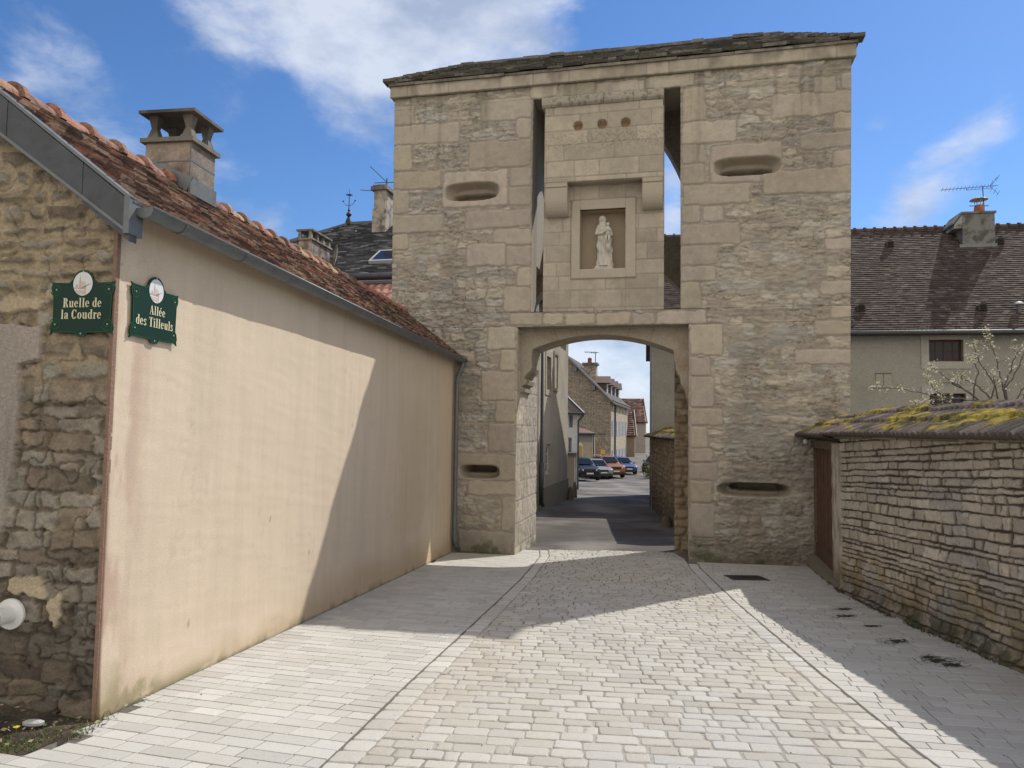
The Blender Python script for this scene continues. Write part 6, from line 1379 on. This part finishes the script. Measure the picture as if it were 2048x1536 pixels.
fs += [(120 + j, 120 + (j + 1) % 24, 264 + (j + 1) % 24, 264 + j) for j in range(24)]
mb.add(vs, fs, (.36, .33, .30)); mb.build('reflector', M_CONC, dish, smooth=True)
mb = MB(); w_ = OF.w(q1, 1.9, dc.z - .15); mb.tube([dc - ax * .08, dc - ax * -.0 - Vector((0, 0, .3)), w_], .025, 8, (.12, .12, .12)); mb.tube([dc - u1_ * .28, dc + ax * .3 - u1_ * .15], .012, 6, (.1, .1, .1)); mb.ball(dc + ax * .3 - u1_ * .15, .035, 5, (.12, .12, .12)); mb.build('arm', M_VC, dish)

# ------------------------------------------------------------------ boundary wall and corner stones beyond the gate
p0 = Vector(ghit(1344, 1050)); p1 = Vector(ghit(1301, 1012)); p2 = p1 + (p1 - p0) * .1
bw2 = thing('boundary_wall', 'old rubble wall with mossy coping along the road beyond the gate', 'wall', ((p0.x + p1.x) / 2, (p0.y + p1.y) / 2, gz(24)))
e_ = (p0 - p1).normalized(); p0e = p0 + e_ * 3.0; BW = Frame(p1, p0e - p1); bl_ = (p0e - p1).length; zBt = BW.hit(1303, 876)[1]
def rub3(S, Z):
    ID, d, du, dv = courses(S, Z, 15, .08, .2, .15, .45, .06, 1.6); m_ = sst(.005, .03, d); r = rnd(ID); rough = fbm(S * 6, Z * 8, 3, 4)
    C = lerp(np.array([.17, .13, .08]), np.array([.33, .27, .19]), (m_ * (.3 + .7 * r))[..., None]) * (.55 + .9 * rough)[..., None]
    return .04 * m_ + .06 * (rough - .5), C * (1 - .5 * sst(1.2, .0, Z - gz(24)))[..., None]
relief('wall', BW, [(0, -2.0, bl_, zBt)], rub3, .04, M_RUB, bw2, skirt=.2)
mb = MB(BW); mb.box(.01, .1, -2, bl_, .5, zBt, (.2, .17, .12)); mb.build('wall', M_RUB, bw2)
cm = coping(BW, -.15, bl_, zBt + .03, zBt + .38, 'coping', .85, 3); cm.build('coping', M_MOSS, bw2, smooth=True)
def boulder(px0, px1, py0, py1, label):
    x0, yy = ghit(px0, py1); x1 = at(px1, py1, yy).x; h = at(px0, py0, yy).z - gz(yy); w = x1 - x0
    mb = MB(); n = 12; vs = []
    for i in range(8):
        t = i / 7; k = (1 - .55 * t ** 1.6)
        for j in range(n):
            a = 2 * math.pi * j / n; rr = w / 2 * k * (.85 + .3 * float(vn(np.array(j * .7 + i * .2), np.array(i * .8 + px0)))) * (.2 if i == 7 else 1); vs.append((x0 + w / 2 + rr * math.cos(a), yy + rr * math.sin(a), gz(yy) - .1 + (h + .1) * min(1, t * 1.02)))
    fs = [(i * n + j, i * n + (j + 1) % n, (i + 1) * n + (j + 1) % n, (i + 1) * n + j) for i in range(7) for j in range(n)] + [tuple(range(7 * n, 8 * n))]
    mb.add(vs, fs, (.16, .14, .11)); o = mb.build('guard_stone', M_RUB, smooth=True); o['label'] = label; o['category'] = 'guard stone'; return o
boulder(1143, 1155, 963, 994, 'dark upright guard stone by the roadside at the corner of the manor'); boulder(1134, 1147, 972, 998, 'pale broad stone leaning at the foot of the manor corner')
boulder(1320, 1346, 1030, 1052, 'mossy stone at the foot of the road wall beside the right pier')

# ------------------------------------------------------------------ buildings down the street
M_FARW = mat('pale render', (1, 1, 1), .95, 3, .2, .2, 10, .01); 
def brick_mat(name, c1, c2, mo, sc, bw, rh_, ax):
    m_ = bpy.data.materials.new(name); m_.use_nodes = True; t = m_.node_tree; n = t.nodes; l = t.links; p = n['Principled BSDF']; p.inputs['Roughness'].default_value = .95
    g = n.new('ShaderNodeNewGeometry'); sep = n.new('ShaderNodeSeparateXYZ'); l.new(g.outputs['Position'], sep.inputs[0]); cb = n.new('ShaderNodeCombineXYZ')
    ad = n.new('ShaderNodeMath'); ad.operation = 'ADD'; l.new(sep.outputs['X'], ad.inputs[0]); l.new(sep.outputs['Y'], ad.inputs[1]); l.new(ad.outputs[0], cb.inputs['X']); l.new(sep.outputs['Z'], cb.inputs['Y'])
    ns = n.new('ShaderNodeTexNoise'); ns.inputs['Scale'].default_value = 1.5; ns.inputs['Detail'].default_value = 5; l.new(g.outputs['Position'], ns.inputs['Vector'])
    vm = n.new('ShaderNodeVectorMath'); vm.operation = 'SCALE'; vm.inputs['Scale'].default_value = .35; l.new(ns.outputs['Color'], vm.inputs[0]); va = n.new('ShaderNodeVectorMath'); l.new(cb.outputs[0], va.inputs[0]); l.new(vm.outputs[0], va.inputs[1])
    b = n.new('ShaderNodeTexBrick'); l.new(va.outputs[0], b.inputs['Vector']); b.inputs['Color1'].default_value = (*c1, 1); b.inputs['Color2'].default_value = (*c2, 1); b.inputs['Mortar'].default_value = (*mo, 1); b.inputs['Scale'].default_value = sc
    b.inputs['Brick Width'].default_value = bw; b.inputs['Row Height'].default_value = rh_; b.inputs['Mortar Size'].default_value = .025; b.inputs['Bias'].default_value = 0
    n2_ = n.new('ShaderNodeTexNoise'); n2_.inputs['Scale'].default_value = 5; n2_.inputs['Detail'].default_value = 6; l.new(g.outputs['Position'], n2_.inputs['Vector']); mr_ = n.new('ShaderNodeMapRange'); l.new(n2_.outputs[0], mr_.inputs[0]); mr_.inputs[1].default_value = .3; mr_.inputs[2].default_value = .7; mr_.inputs[3].default_value = .65; mr_.inputs[4].default_value = 1.2
    v2 = n.new('ShaderNodeVectorMath'); v2.operation = 'SCALE'; l.new(b.outputs[0], v2.inputs[0]); l.new(mr_.outputs[0], v2.inputs['Scale']); l.new(v2.outputs[0], p.inputs['Base Color'])
    bp = n.new('ShaderNodeBump'); bp.inputs['Strength'].default_value = .6; bp.inputs['Distance'].default_value = .03; l.new(b.outputs['Fac'], bp.inputs['Height']); bp.invert = True; l.new(bp.outputs[0], p.inputs['Normal']); return m_
M_FST = brick_mat('coursed street stone', (.31, .27, .215), (.22, .19, .15), (.14, .12, .095), 1.6, .8, .28, 0)
M_FST2 = brick_mat('pale facade stone', (.52, .45, .34), (.42, .36, .27), (.30, .25, .18), 1.6, .8, .28, 0)
def P3(fr, s, d, z): return fr.w(s, d, z)
# big gabled stone house
SY = 88.0; SO = at(1221, 900, SY); SH = Frame(SO[:2], (.970, -.243)); SS = Frame(SO[:2], (.243, .970)); szb = -3.4
zSE = at(1221, 801, SY).z; SL_ = 22.0; gw = 6.2; zSR = SH.hit(1134, 714)[1]; sRg = SH.hit(1134, 714)[0]; print('stone house', zSE, zSR, sRg)
sh = thing('stone_house', 'large stone house with blank gable, dormers and blue shutters down the street', 'house', SH.w(-6, 10, -2))
zq = zSE + (zSR - zSE)
mb = MB(SH); mb.prism([(2 * sRg, szb), (0, szb), (0, zSE), (sRg, zSR), (2 * sRg, zSE)], 0, .4); mb.build('gable_wall', M_FST, sh)
sw = []; 
def shit(x, y): return SS.hit(x, y)
wins_up = [shit(1228 + k * 5.4, 900)[0] for k in range(5)]
cols = [(1229.5), (1237), (1242.5), (1247.5), (1251.5)]
holes_ = []
zu0, zu1 = SS.hit(1230, 872)[1], SS.hit(1230, 842)[1]; zl0, zl1 = SS.hit(1230, 921)[1] - .3, SS.hit(1238, 898)[1]; za0, za1 = SS.hit(1229, 823)[1], SS.hit(1229, 812)[1]
scs = [1.8, 6.2, 10.4, 14.6, 18.8]
for s_ in scs: holes_ += [(s_ - .5, zu0, s_ + .5, zu1), (s_ - .5, zl0, s_ + .5, zl1), (s_ - .35, za0, s_ + .35, za1)]
mb = MB(SS); mb.holes(.0, SL_, szb, zSE, holes_, 0, .25); mb.build('front_wall', M_FST2, sh)
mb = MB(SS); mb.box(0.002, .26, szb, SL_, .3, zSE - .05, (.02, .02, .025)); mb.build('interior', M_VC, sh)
M_SHUT = mat('blue grey shutters', (.42, .47, .58), .6, 10, .1, 0, vc=False)
for h_ in holes_[:]:
    mb = MB(SS); mb.box(h_[0], .15, h_[1], h_[2], .2, h_[3]); o = mb.build('window', M_GLASS, sh)
    if h_[3] - h_[1] > 1.0:
        for a in (h_[0] - .52, h_[2] + .02): mb = MB(SS); mb.box(a, -.06, h_[1], a + .5, -.01, h_[3]); mb.build('shutter', M_SHUT, sh)
mb = MB(SS); mb.tube([(3.9, -.12, zSE), (3.9, -.12, szb)], .10, 8, (.03, .03, .035)); mb.tube([(-.2, -.3, zSE + .02), (SL_, -.3, zSE + .02)], .12, 8, (.2, .17, .14)); mb.build('gutter', M_VC, sh)
th_ = .14
mb = MB(SH); mb.prism([(.45, zSE - .45 * (zSR - zSE) / -sRg), (sRg, zSR), (2 * sRg - .4, zSE - .3), (2 * sRg - .4, zSE - .1), (sRg, zSR + .25), (.45, zSE - .25)][::-1], -.25, SL_, (.10, .08, .07)); mb.build('roof', M_TILED, sh)
mb = MB(SH); mb.bar((.5, -.3, zSE - .40), (sRg, -.3, zSR + .08), .12, .34, (.15, .17, .20), upv=(0, 1, 0)); 
for t in (.38, .8): p = Vector((0, -.28, zSE)).lerp(Vector((sRg, -.28, zSR)), t); mb.box(p.x - .18, -.5, p.z - .75, p.x + .18, -.05, p.z - .25, (.12, .12, .13))
mb.build('barge_board', M_VC, sh)
rkS = (zSR - zSE) / -sRg
sx = SH.hit(1181, 740, 4)[0]; zt_ = SH.hit(1181, 731, 4)[1]
mb = MB(SH); mb.box(sx - .75, 3.4, zSE + 1, sx + .75, 4.9, zt_, (.42, .38, .32)); ch = mb.build('chimney', M_CONC, sh)
mb = MB(SH); mb.box(sx - .95, 3.2, zt_ + .003, sx + .95, 5.1, zt_ + .3, (.18, .15, .13)); mb.lathe([(.28, 0), (.24, .45), (.3, .55), (.1, .7), (0, .71)], (sx - .1, 4, zt_ + .3), 10, (.25, .08, .05)); mb.build('cap', M_CONC, ch)
an3 = thing('tv_aerial', 'thin television aerial on the chimney of the far stone house', 'aerial', SH.w(sx + .6, 4, zt_)); A1 = SH.hit(1169, 704, 4); B1 = SH.hit(1198, 705, 4); T1_ = SH.hit(1191, 705, 4)
yagi(SH, (T1_[0], 4, zt_), (T1_[0], 4, T1_[1]), (A1[0], 4, A1[1]), (B1[0], 4, B1[1]), an3, 6, .35, False, .035)
for k, dd in enumerate((4.0, 8.6, 13.2, 17.8)):
    dm = None; s0_ = -1.2; w_ = 1.0; zb_ = zSE - .1; zt2 = zSE + 2.3; sb = s0_ - 2.3 / rkS - 1.0
    mb = MB(SH); mb.box(sb, dd - w_, zb_ + .6, s0_ + .3, dd + w_, zt2, (.10, .075, .065)); mb.prism([(dd - w_ - .3, zt2), (dd + w_ + .3, zt2), (dd, zt2 + .9)], sb, s0_ + .7, (.17, .125, .11), ax='dz'); dm = mb.build('dormer', M_TILED, sh)
    mb = MB(SH); mb.box(s0_ + .3, dd - .6, zSE + .7, s0_ + .34, dd + .6, zt2 - .1, (.35, .36, .38)); mb.build('window', M_VC, dm)
# two red tiled houses further on
PALQ = [(.13, .062, .05), (.10, .05, .042), (.16, .085, .065), (.08, .042, .038), (.20, .12, .09)]
def red_house(px0, px1, yr, ye, ybase, Y, label, wallc, gabc, depth, ridge_px1, name='house'):
    o_ = at(px0, ye, Y); FR = Frame(o_[:2], (1, -.08)); s1 = FR.hit(px1, ye)[0]; ze_ = FR.hit((px0 + px1) / 2, ye)[1]; hd_ = depth / 2; zr = FR.hit((px0 + px1) / 2, yr, hd_)[1]; zb = -3.6
    t = thing(name, label, 'house', FR.w(s1 / 2, hd_, -2))
    mb = MB(FR); mb.box(-3, 0, zb, s1, depth, ze_, wallc, skip='r'); mb.build('wall', M_FARW, t)
    mb = MB(FR); mb.prism([(0, zb), (depth, zb), (depth, ze_), (hd_, zr - .1), (0, ze_)], s1, s1 + .12, gabc, ax='dz'); mb.build('gable_wall', M_FARW, t)
    U_ = Vector((FR.n.x * hd_, FR.n.y * hd_, zr - ze_)); Ls = U_.length; U_.normalize(); mb = MB(); A_ = Vector((FR.e.x, FR.e.y, 0)); O_ = FR.w(-3.2, -.3, ze_ - .3 * (zr - ze_) / hd_); Wd = s1 + 3.2 + .3; Ls += .4
    tiles(mb, O_, A_, U_, int(Wd / .55), int(Ls / .50), .55, .50, .09, PALQ, int(Y), over=.1, lift=.3, rj=.02)
    V = FR.arr([(-3.2, -.3, ze_ - .35), (s1 + .3, -.3, ze_ - .35), (s1 + .3, hd_, zr - .03), (-3.2, hd_, zr - .03), (s1 + .3, depth + .3, ze_ - .35), (-3.2, depth + .3, ze_ - .35)]); mb.add(V.tolist(), [(0, 1, 2, 3), (3, 2, 4, 5)], (.12, .05, .04)); mb.build('roof', M_TILED, t)
    mb = MB(FR); mb.bar((s1 + .32, -.35, ze_ - .3), (s1 + .32, hd_, zr + .08), .10, .35, (.55, .53, .5)); mb.bar((s1 + .32, depth + .3, ze_ - .3), (s1 + .32, hd_, zr + .08), .10, .35, (.55, .53, .5)); mb.build('barge_board', M_VC, t)
    return FR, s1, ze_, zr, t
F2, s2, ze2, zr2, t2 = red_house(1244, 1291, 797, 842, 925, 128, 'tall pale house with red tile roof at the far end of the street', (.30, .26, .24), (.58, .53, .46), 13, 1298)
F1, s1_, ze1, zr1, t1_ = red_house(1252, 1269, 822, 869, 928, 108, 'small pale house with steep brown and red tile roof and open gable', (.24, .19, .13), (.55, .49, .40), 9.5, 1276)
mb = MB(F1); mb.box(s1_ + .13, 2.2, -3.6, s1_ + .16, 4.4, -.3, (.16, .17, .2)); mb.build('door', M_VC, t1_)
mb = MB(F1); mb.box(s1_ + .13, 4.2, 1.6, s1_ + .16, 5.1, 3.2, (.10, .06, .05)); mb.build('window', M_VC, t1_)
mb = MB(F2); mb.box(s2 + .13, 3, -3.6, s2 + .16, 4.5, -.9, (.10, .06, .05)); mb.build('door', M_VC, t2)
# low house with arched door, wall with arch, white house
AY = 67.0; AF = Frame(at(1153, 900, AY)[:2], (1, -.15)); an_z = AF.hit(1168, 867)[1]; s1 = AF.hit(1185, 900)[0]
ah = thing('annex', 'low beige street building with red tile roof and arched yellow doorway', 'house', AF.w(s1 / 2, 2, -2))
ac = AF.hit(1160, 905)[0]; hw = (AF.hit(1166, 905)[0] - AF.hit(1154, 905)[0]) / 2
mb = MB(AF); mb.box(-3, 0, -3, s1, 6, an_z, (.36, .31, .25)); mb.box(.1, -.03, an_z - .75, s1, .0, an_z - .1, (.22, .22, .22)); mb.build('wall', M_FARW, ah)
za = AF.hit(1160, 892)[1]
def archpoly(c, w, z0, zs): return [(c - w, z0), (c + w, z0)] + [(c + w * math.cos(t * math.pi / 10), zs + w * 1.05 * math.sin(t * math.pi / 10)) for t in range(0, 11)]
mb = MB(AF); mb.prism(archpoly(ac, hw, -2.9, za), -.06, .02, (.62, .56, .42)); mb.build('door_surround', M_FARW, ah); mb = MB(AF); mb.prism(archpoly(ac + .05, hw * .6, -2.9, za - .1), -.08, -.055, (.35, .24, .10)); mb.build('door', M_VC, ah)
zr = AF.hit(1153, 853, 2.6)[1]; mb = MB(AF); mb.add([(-3, -.3, an_z), (s1 + .2, -.3, an_z), (-.2, 3, zr), (-3, 3, zr), (s1 + .2, 6, an_z), (-3, 6, an_z)], [(0, 1, 2, 3), (3, 2, 4, 5), (1, 4, 2)], (.20, .11, .085)); mb.build('roof', M_TILED, ah)
mb = MB(AF); mb.tube([(-3, -.38, an_z), (s1 + .3, -.38, an_z)], .08, 8); mb.tube([(s1 + .1, -.1, an_z), (s1 + .1, -.1, -3)], .07, 8); mb.tube([(.05, -.1, an_z), (.05, -.1, -3)], .07, 8); mb.build('gutter', M_ZINCD, ah)
BY = 80.0; BF = Frame(at(1184, 900, BY)[:2], (1, -.15)); s1 = BF.hit(1211, 900)[0]; zt_ = BF.hit(1198, 868)[1]
bh = thing('street_wall', 'stone street wall with tall arched brown doorway beside the stone house gable', 'wall', BF.w(s1 / 2, 0, -2))
mb = MB(BF); mb.box(-1, 0, -3, s1, .5, zt_); mb.build('wall', M_FST, bh); mb = MB(BF); mb.box(-1, -.1, zt_ + .003, s1 + .1, .6, zt_ + .15, (.12, .11, .12)); mb.build('coping', M_VC, bh)
bc = BF.hit(1190, 900)[0]; hw = (BF.hit(1195, 905)[0] - BF.hit(1185, 905)[0]) / 2; za = BF.hit(1190, 889)[1]; mb = MB(BF); mb.prism(archpoly(bc, hw, -2.9, za), -.05, .02, (.22, .15, .09)); mb.build('door', M_VC, bh)
q = BF.hit(1202, 908) + BF.hit(1210, 899); sg = thing('notice_sign', 'small yellow notice board on posts before the street wall', 'sign', BF.w(q[0], -1.2, -3))
mb = MB(BF); mb.box(q[0], -1.2, q[1], q[2], -1.15, q[3], (.55, .38, .06)); mb.build('board', M_VC, sg); mb = MB(BF); mb.tube([(q[0] + .1, -1.1, gz(72) - .2), (q[0] + .1, -1.1, q[3])], .04, 6, (.25, .25, .25)); mb.tube([(q[2] - .1, -1.1, gz(72) - .2), (q[2] - .1, -1.1, q[3])], .04, 6, (.25, .25, .25)); mb.build('posts', M_VC, sg)
WY = 42.0; WFr = Frame(at(1154, 900, WY)[:2], (1, -.105)); zwe = WFr.hit(1145, 826)[1]
wh = thing('white_house', 'narrow white street house with grey window panes just past the manor', 'house', WFr.w(-2, 2, -1.8))
ww = [WFr.hit(1137.5, 856) + WFr.hit(1146.5, 829), WFr.hit(1136, 912) + WFr.hit(1144, 875)]; hl = [(w[0], w[1], w[2], w[3]) for w in ww]
mb = MB(WFr); mb.holes(-5, 0, -2.6, zwe, hl, 0, .2, (.80, .82, .82)); mb.box(-5, .002, -2.6, 0, 5, zwe, (.62, .6, .55), skip='f'); mb.build('wall', M_FARW, wh)
for h_ in hl: window(WFr, h_[0], h_[2], h_[1], h_[3], .12, wh, M_WHITE, 1, 0, .04)
mb = MB(WFr); zr = WFr.hit(1137, 803, 2)[1]; mb.add([(-5, -.3, zwe), (.35, -.3, zwe), (.35, 5.3, zwe), (-5, 5.3, zwe), (-2.3, 2.5, zwe + 2.6), (-5, 2.5, zwe + 2.6)], [(0, 1, 4, 5), (1, 2, 4), (2, 3, 5, 4)], (.16, .13, .115)); mb.box(-5, -.32, zwe - .1, .37, 5.3, zwe - .005, (.25, .24, .23)); mb.build('roof', M_TILED, wh)
mb = MB(WFr); mb.tube([(-5, -.4, zwe - .02), (.4, -.4, zwe - .02), (.4, -.35, zwe - .05), (.06, -.08, zwe - .45), (.06, -.08, -2.3)], .055, 8); mb.bar((.38, -.38, zwe + .0), (-2.3, 2.5, zwe + 2.65), .12, .08); mb.build('gutter', M_ZINCD, wh)
wq = WFr.hit(1147, 905); mb = MB(WFr); mb.box(-2.2, -1.6, -2.4, wq[0] + .1, -.01, wq[1] - .1, (.33, .29, .23)); mb.box(-2.3, -1.7, wq[1] - .09, wq[0] + .2, .0, wq[1] + .03, (.12, .11, .1)); mb.build('porch_wall', M_RUB, wh)

# ------------------------------------------------------------------ parked cars
M_TYRE = mat('tyre', (.02, .02, .021), .85, 20, .1, 0, vc=False); M_RIM = mat('rim', (.35, .35, .36), .35, 20, .1, 0, vc=False, metal=.8); M_LAMP = mat('headlamp glass', (.55, .57, .6), .12, 20, 0, 0, vc=False, spec=.7); M_BLK = mat('black trim', (.015, .015, .016), .5, 20, .1, 0, vc=False)
def car(px, py, heading, L_, Wc, Hc, colr, label, suv=False, gl=.3, roofrails=False, name='parked_car', Yf=None):
    x, y = ghit(px, py); z = gz(y); h = R(heading)   # heading: direction of travel measured from -Y towards the viewer, + to the viewer's right
    f = Vector((math.sin(h), -math.cos(h))); e = Vector((f.y, -f.x)) * -1     # e = car's left/right
    CF = Frame((x, y), (e.x, e.y))
    # frame: s lateral, d backwards from the front bumper
    if CF.n.dot(f) > 0: CF.e = -CF.e; CF.n = -CF.n
    t = thing(name, label, 'car', CF.w(0, L_ / 2, z), 'cars parked along the street'); pm = mat('car paint ' + name, colr, .42, 20, .02, 0, vc=False, coat=.15, spec=.25)
    g = .20 if not suv else .26; bh_ = Hc * .58; hoodz = Hc * (.60 if suv else .56)
    # stations along the length: (d, halfwidth, z_low, z_belt, z_roof, roof halfwidth)
    st = [(0.0, .72, g + .12, .62, .62, .70), (.06, .86, g + .02, hoodz - .12, hoodz - .10, .80), (.30, .94, g, hoodz - .04, hoodz + .0, .82), (.9, .98, g, hoodz, hoodz + .05, .82), (L_ * .27, .99, g, bh_ + .02, hoodz + .10, .82),
          (L_ * .43, 1.0, g, bh_ + .06, Hc - .05, .68), (L_ * .52, 1.0, g, bh_ + .07, Hc, .70), (L_ * .72, 1.0, g, bh_ + .08, Hc - .02, .69), (L_ * .90, .98, g, bh_ + .08, Hc - .14, .64), (L_ * .965, .95, g, bh_ + .04, bh_ + .10, .78), (L_, .86, g + .12, bh_ - .15, bh_ - .12, .76)]
    hw = Wc / 2; vs = []
    for (d, k, z0, zb_, zr, kr) in st:
        prof = [(-.62 * k, z0), (-.96 * k, z0 + .08), (-1.0 * k, (z0 + zb_) * .52), (-.97 * k, zb_), (-kr, zr - .05 * (zr - zb_ > .2)), (-kr * .8, zr), (0, zr + .02), (kr * .8, zr), (kr, zr - .05 * (zr - zb_ > .2)), (.97 * k, zb_), (1.0 * k, (z0 + zb_) * .52), (.96 * k, z0 + .08), (.62 * k, z0)]
        vs += [(p[0] * hw, d, z + p[1]) for p in prof]
    n = 13; fs = [(i * n + j, i * n + (j + 1) % n, (i + 1) * n + (j + 1) % n, (i + 1) * n + j) for i in range(len(st) - 1) for j in range(n)] + [tuple(range(n - 1, -1, -1)), tuple(range((len(st) - 1) * n, len(st) * n))]
    mb = MB(CF); mb.add(vs, fs); body = mb.build('body', pm, t, smooth=True); b_ = bmesh.new(); b_.from_mesh(body.data); bmesh.ops.recalc_face_normals(b_, faces=b_.faces); b_.to_mesh(body.data); b_.free()
    body.data.polygons.foreach_set('use_smooth', [True] * len(body.data.polygons))
    def P(i, j, o=0.0):
        a = Vector(vs[i * n + j]); c = Vector((0, a.y, z + Hc * .5)); d_ = (a - c); d_.y = 0; return a + d_.normalized() * o
    # glass
    mb = MB(CF); o = .012; a, b, c, d = P(4, 4), P(4, 8), P(5, 8), P(5, 4); up = Vector((0, -.075, .06))
    def sh_(p, q, t_): return p.lerp(q, t_)
    q = [sh_(a, d, .08), sh_(b, c, .08), sh_(c, b, .06), sh_(d, a, .06)]; q = [sh_(q[0], q[1], .06), sh_(q[1], q[0], .06), sh_(q[2], q[3], .08), sh_(q[3], q[2], .08)]; mb.add([p + up for p in q], [(0, 1, 2, 3)]); mb.build('windscreen', M_GLASS, t)
    for (j0, j1) in ((3, 4), (9, 8)):
        mb = MB(CF)
        for (i0, i1) in ((4, 5), (5, 6), (6, 7), (7, 8)):
            a, b, c, d = P(i0, j0, o), P(i1, j0, o), P(i1, j1, o), P(i0, j1, o); q = [sh_(a, d, .12), sh_(b, c, .12), sh_(c, b, .12), sh_(d, a, .12)]; q = [sh_(q[0], q[1], .04), sh_(q[1], q[0], .04), sh_(q[2], q[3], .04), sh_(q[3], q[2], .04)]
            mb.add(q, [(0, 1, 2, 3) if j0 == 9 else (3, 2, 1, 0)])
        mb.build('side_window', M_GLASS, t)
    # front: lamps, grille, plate
    for s_ in (-1, 1):
        mb = MB(CF); mb.hexa([(s_ * hw * .52, .02, z + hoodz - .24), (s_ * hw * .86, .10, z + hoodz - .22), (s_ * hw * .90, .3, z + hoodz - .22), (s_ * hw * .5, .2, z + hoodz - .24), (s_ * hw * .50, .03, z + hoodz - .13), (s_ * hw * .88, .10, z + hoodz - .08), (s_ * hw * .92, .3, z + hoodz - .08), (s_ * hw * .5, .2, z + hoodz - .13)]); mb.build('headlight', M_LAMP, t)
        mb = MB(CF); mb.ball((s_ * (hw + .08), L_ * .33, z + bh_ + .12), (.10, .07, .07), 6); mb.build('mirror', pm, t)
    mb = MB(CF); mb.box(-hw * .42, -.015, z + hoodz - .30, hw * .42, .05, z + hoodz - .12); mb.box(-hw * .75, -.01, z + g + .08, hw * .75, .06, z + g + .22); mb.build('grille', M_BLK, t)
    mb = MB(CF); mb.box(-.26, -.035, z + g + .24, .26, -.016, z + g + .34, (.6, .6, .6)); mb.build('number_plate', M_VC, t)
    if roofrails:
        for s_ in (-1, 1): mb = MB(CF); mb.tube([(s_ * hw * .62, L_ * .45, z + Hc), (s_ * hw * .62, L_ * .48, z + Hc + .06), (s_ * hw * .62, L_ * .85, z + Hc + .04), (s_ * hw * .62, L_ * .88, z + Hc - .06)], .03, 6, (.6, .6, .6)); mb.build('roof_rail', M_VC, t)
    wr = .33 if not suv else .36
    for s_ in (-1, 1):
        for dd in (L_ * .185, L_ * .80):
            mb = MB(CF); x0 = s_ * (hw - .20); x1 = s_ * (hw + .015); prof = [(wr * .6, 0), (wr * .97, .0), (wr, .2), (wr, .8), (wr * .97, 1), (wr * .62, 1)]
            ring = []; 
            for (r_, k) in prof: ring.append([(lerp(x0, x1, k), dd + r_ * math.cos(2 * math.pi * j / 20), z + wr + r_ * math.sin(2 * math.pi * j / 20)) for j in range(20)])
            b0 = [p for r_ in ring for p in r_]; mb.add(b0, [(i * 20 + j, i * 20 + (j + 1) % 20, (i + 1) * 20 + (j + 1) % 20, (i + 1) * 20 + j) for i in range(5) for j in range(20)]); wo = mb.build('wheel', M_TYRE, t, smooth=True)
            mb = MB(CF); mb.tube([(s_ * (hw - .05), dd, z + wr), (s_ * (hw + .005), dd, z + wr)], wr * .62, 18); mb.tube([(s_ * (hw), dd, z + wr), (s_ * (hw + .02), dd, z + wr)], wr * .16, 10); mb.build('rim', M_RIM, wo)
    return t
car(1180, 962.5, 12, 4.3, 1.84, 1.62, (.006, .009, .018), 'dark navy car nearest in the row of parked cars', suv=True)
car(1208, 958, 12, 4.1, 1.78, 1.48, (.20, .22, .25), 'silver car parked between the dark navy car and the orange one')
car(1233, 956.5, 14, 4.3, 1.84, 1.70, (.24, .085, .025), 'orange copper off-road car with pale roof rails in the parked row', suv=True, roofrails=True)
car(1259, 949.5, 12, 4.0, 1.74, 1.46, (.03, .065, .22), 'small blue hatchback, farthest of the parked row')
car(1300, 944.5, -25, 4.2, 1.75, 1.5, (.01, .011, .013), 'black car half hidden behind the road wall on the right')
# small shrub at the foot of the far wall
mb = MB(); rg = random.Random(77); c = at(1300, 940, 60); 
for k in range(900):
    q = Vector((c.x + rg.gauss(.1, .35), 60 + rg.gauss(0, .4), gz(60) + abs(rg.gauss(.5, .5)))); r = rg.uniform(.03, .07); a = Vector((rg.gauss(0, 1), rg.gauss(0, 1), rg.gauss(0, 1))).normalized(); s = a.orthogonal().normalized(); b = a.cross(s)
    mb.add([q - s * r, q - b * r, q + s * r, q + b * r], [(0, 1, 2, 3)], rg.choice([(.10, .12, .04), (.16, .17, .06), (.07, .08, .03)]))
o = mb.build('crown', mat('shrub leaves', (1, 1, 1), .8, 20, .2, 0)); sb_ = thing('shrub', 'small green shrub at the roadside beyond the gate on the right', 'shrub', (c.x, 60, gz(60))); attach(o, sb_)
mb = MB()
for k in range(7): mb.tube([(c.x + .1, 60, gz(60) - .05), (c.x + .1 + rg.gauss(0, .15), 60 + rg.gauss(0, .1), gz(60) + .5), (c.x + .1 + rg.gauss(0, .4), 60 + rg.gauss(0, .3), gz(60) + 1.2 + rg.random() * .6)], [.03, .02, .008], 5, (.12, .09, .06))
mb.build('stems', M_VC, sb_)
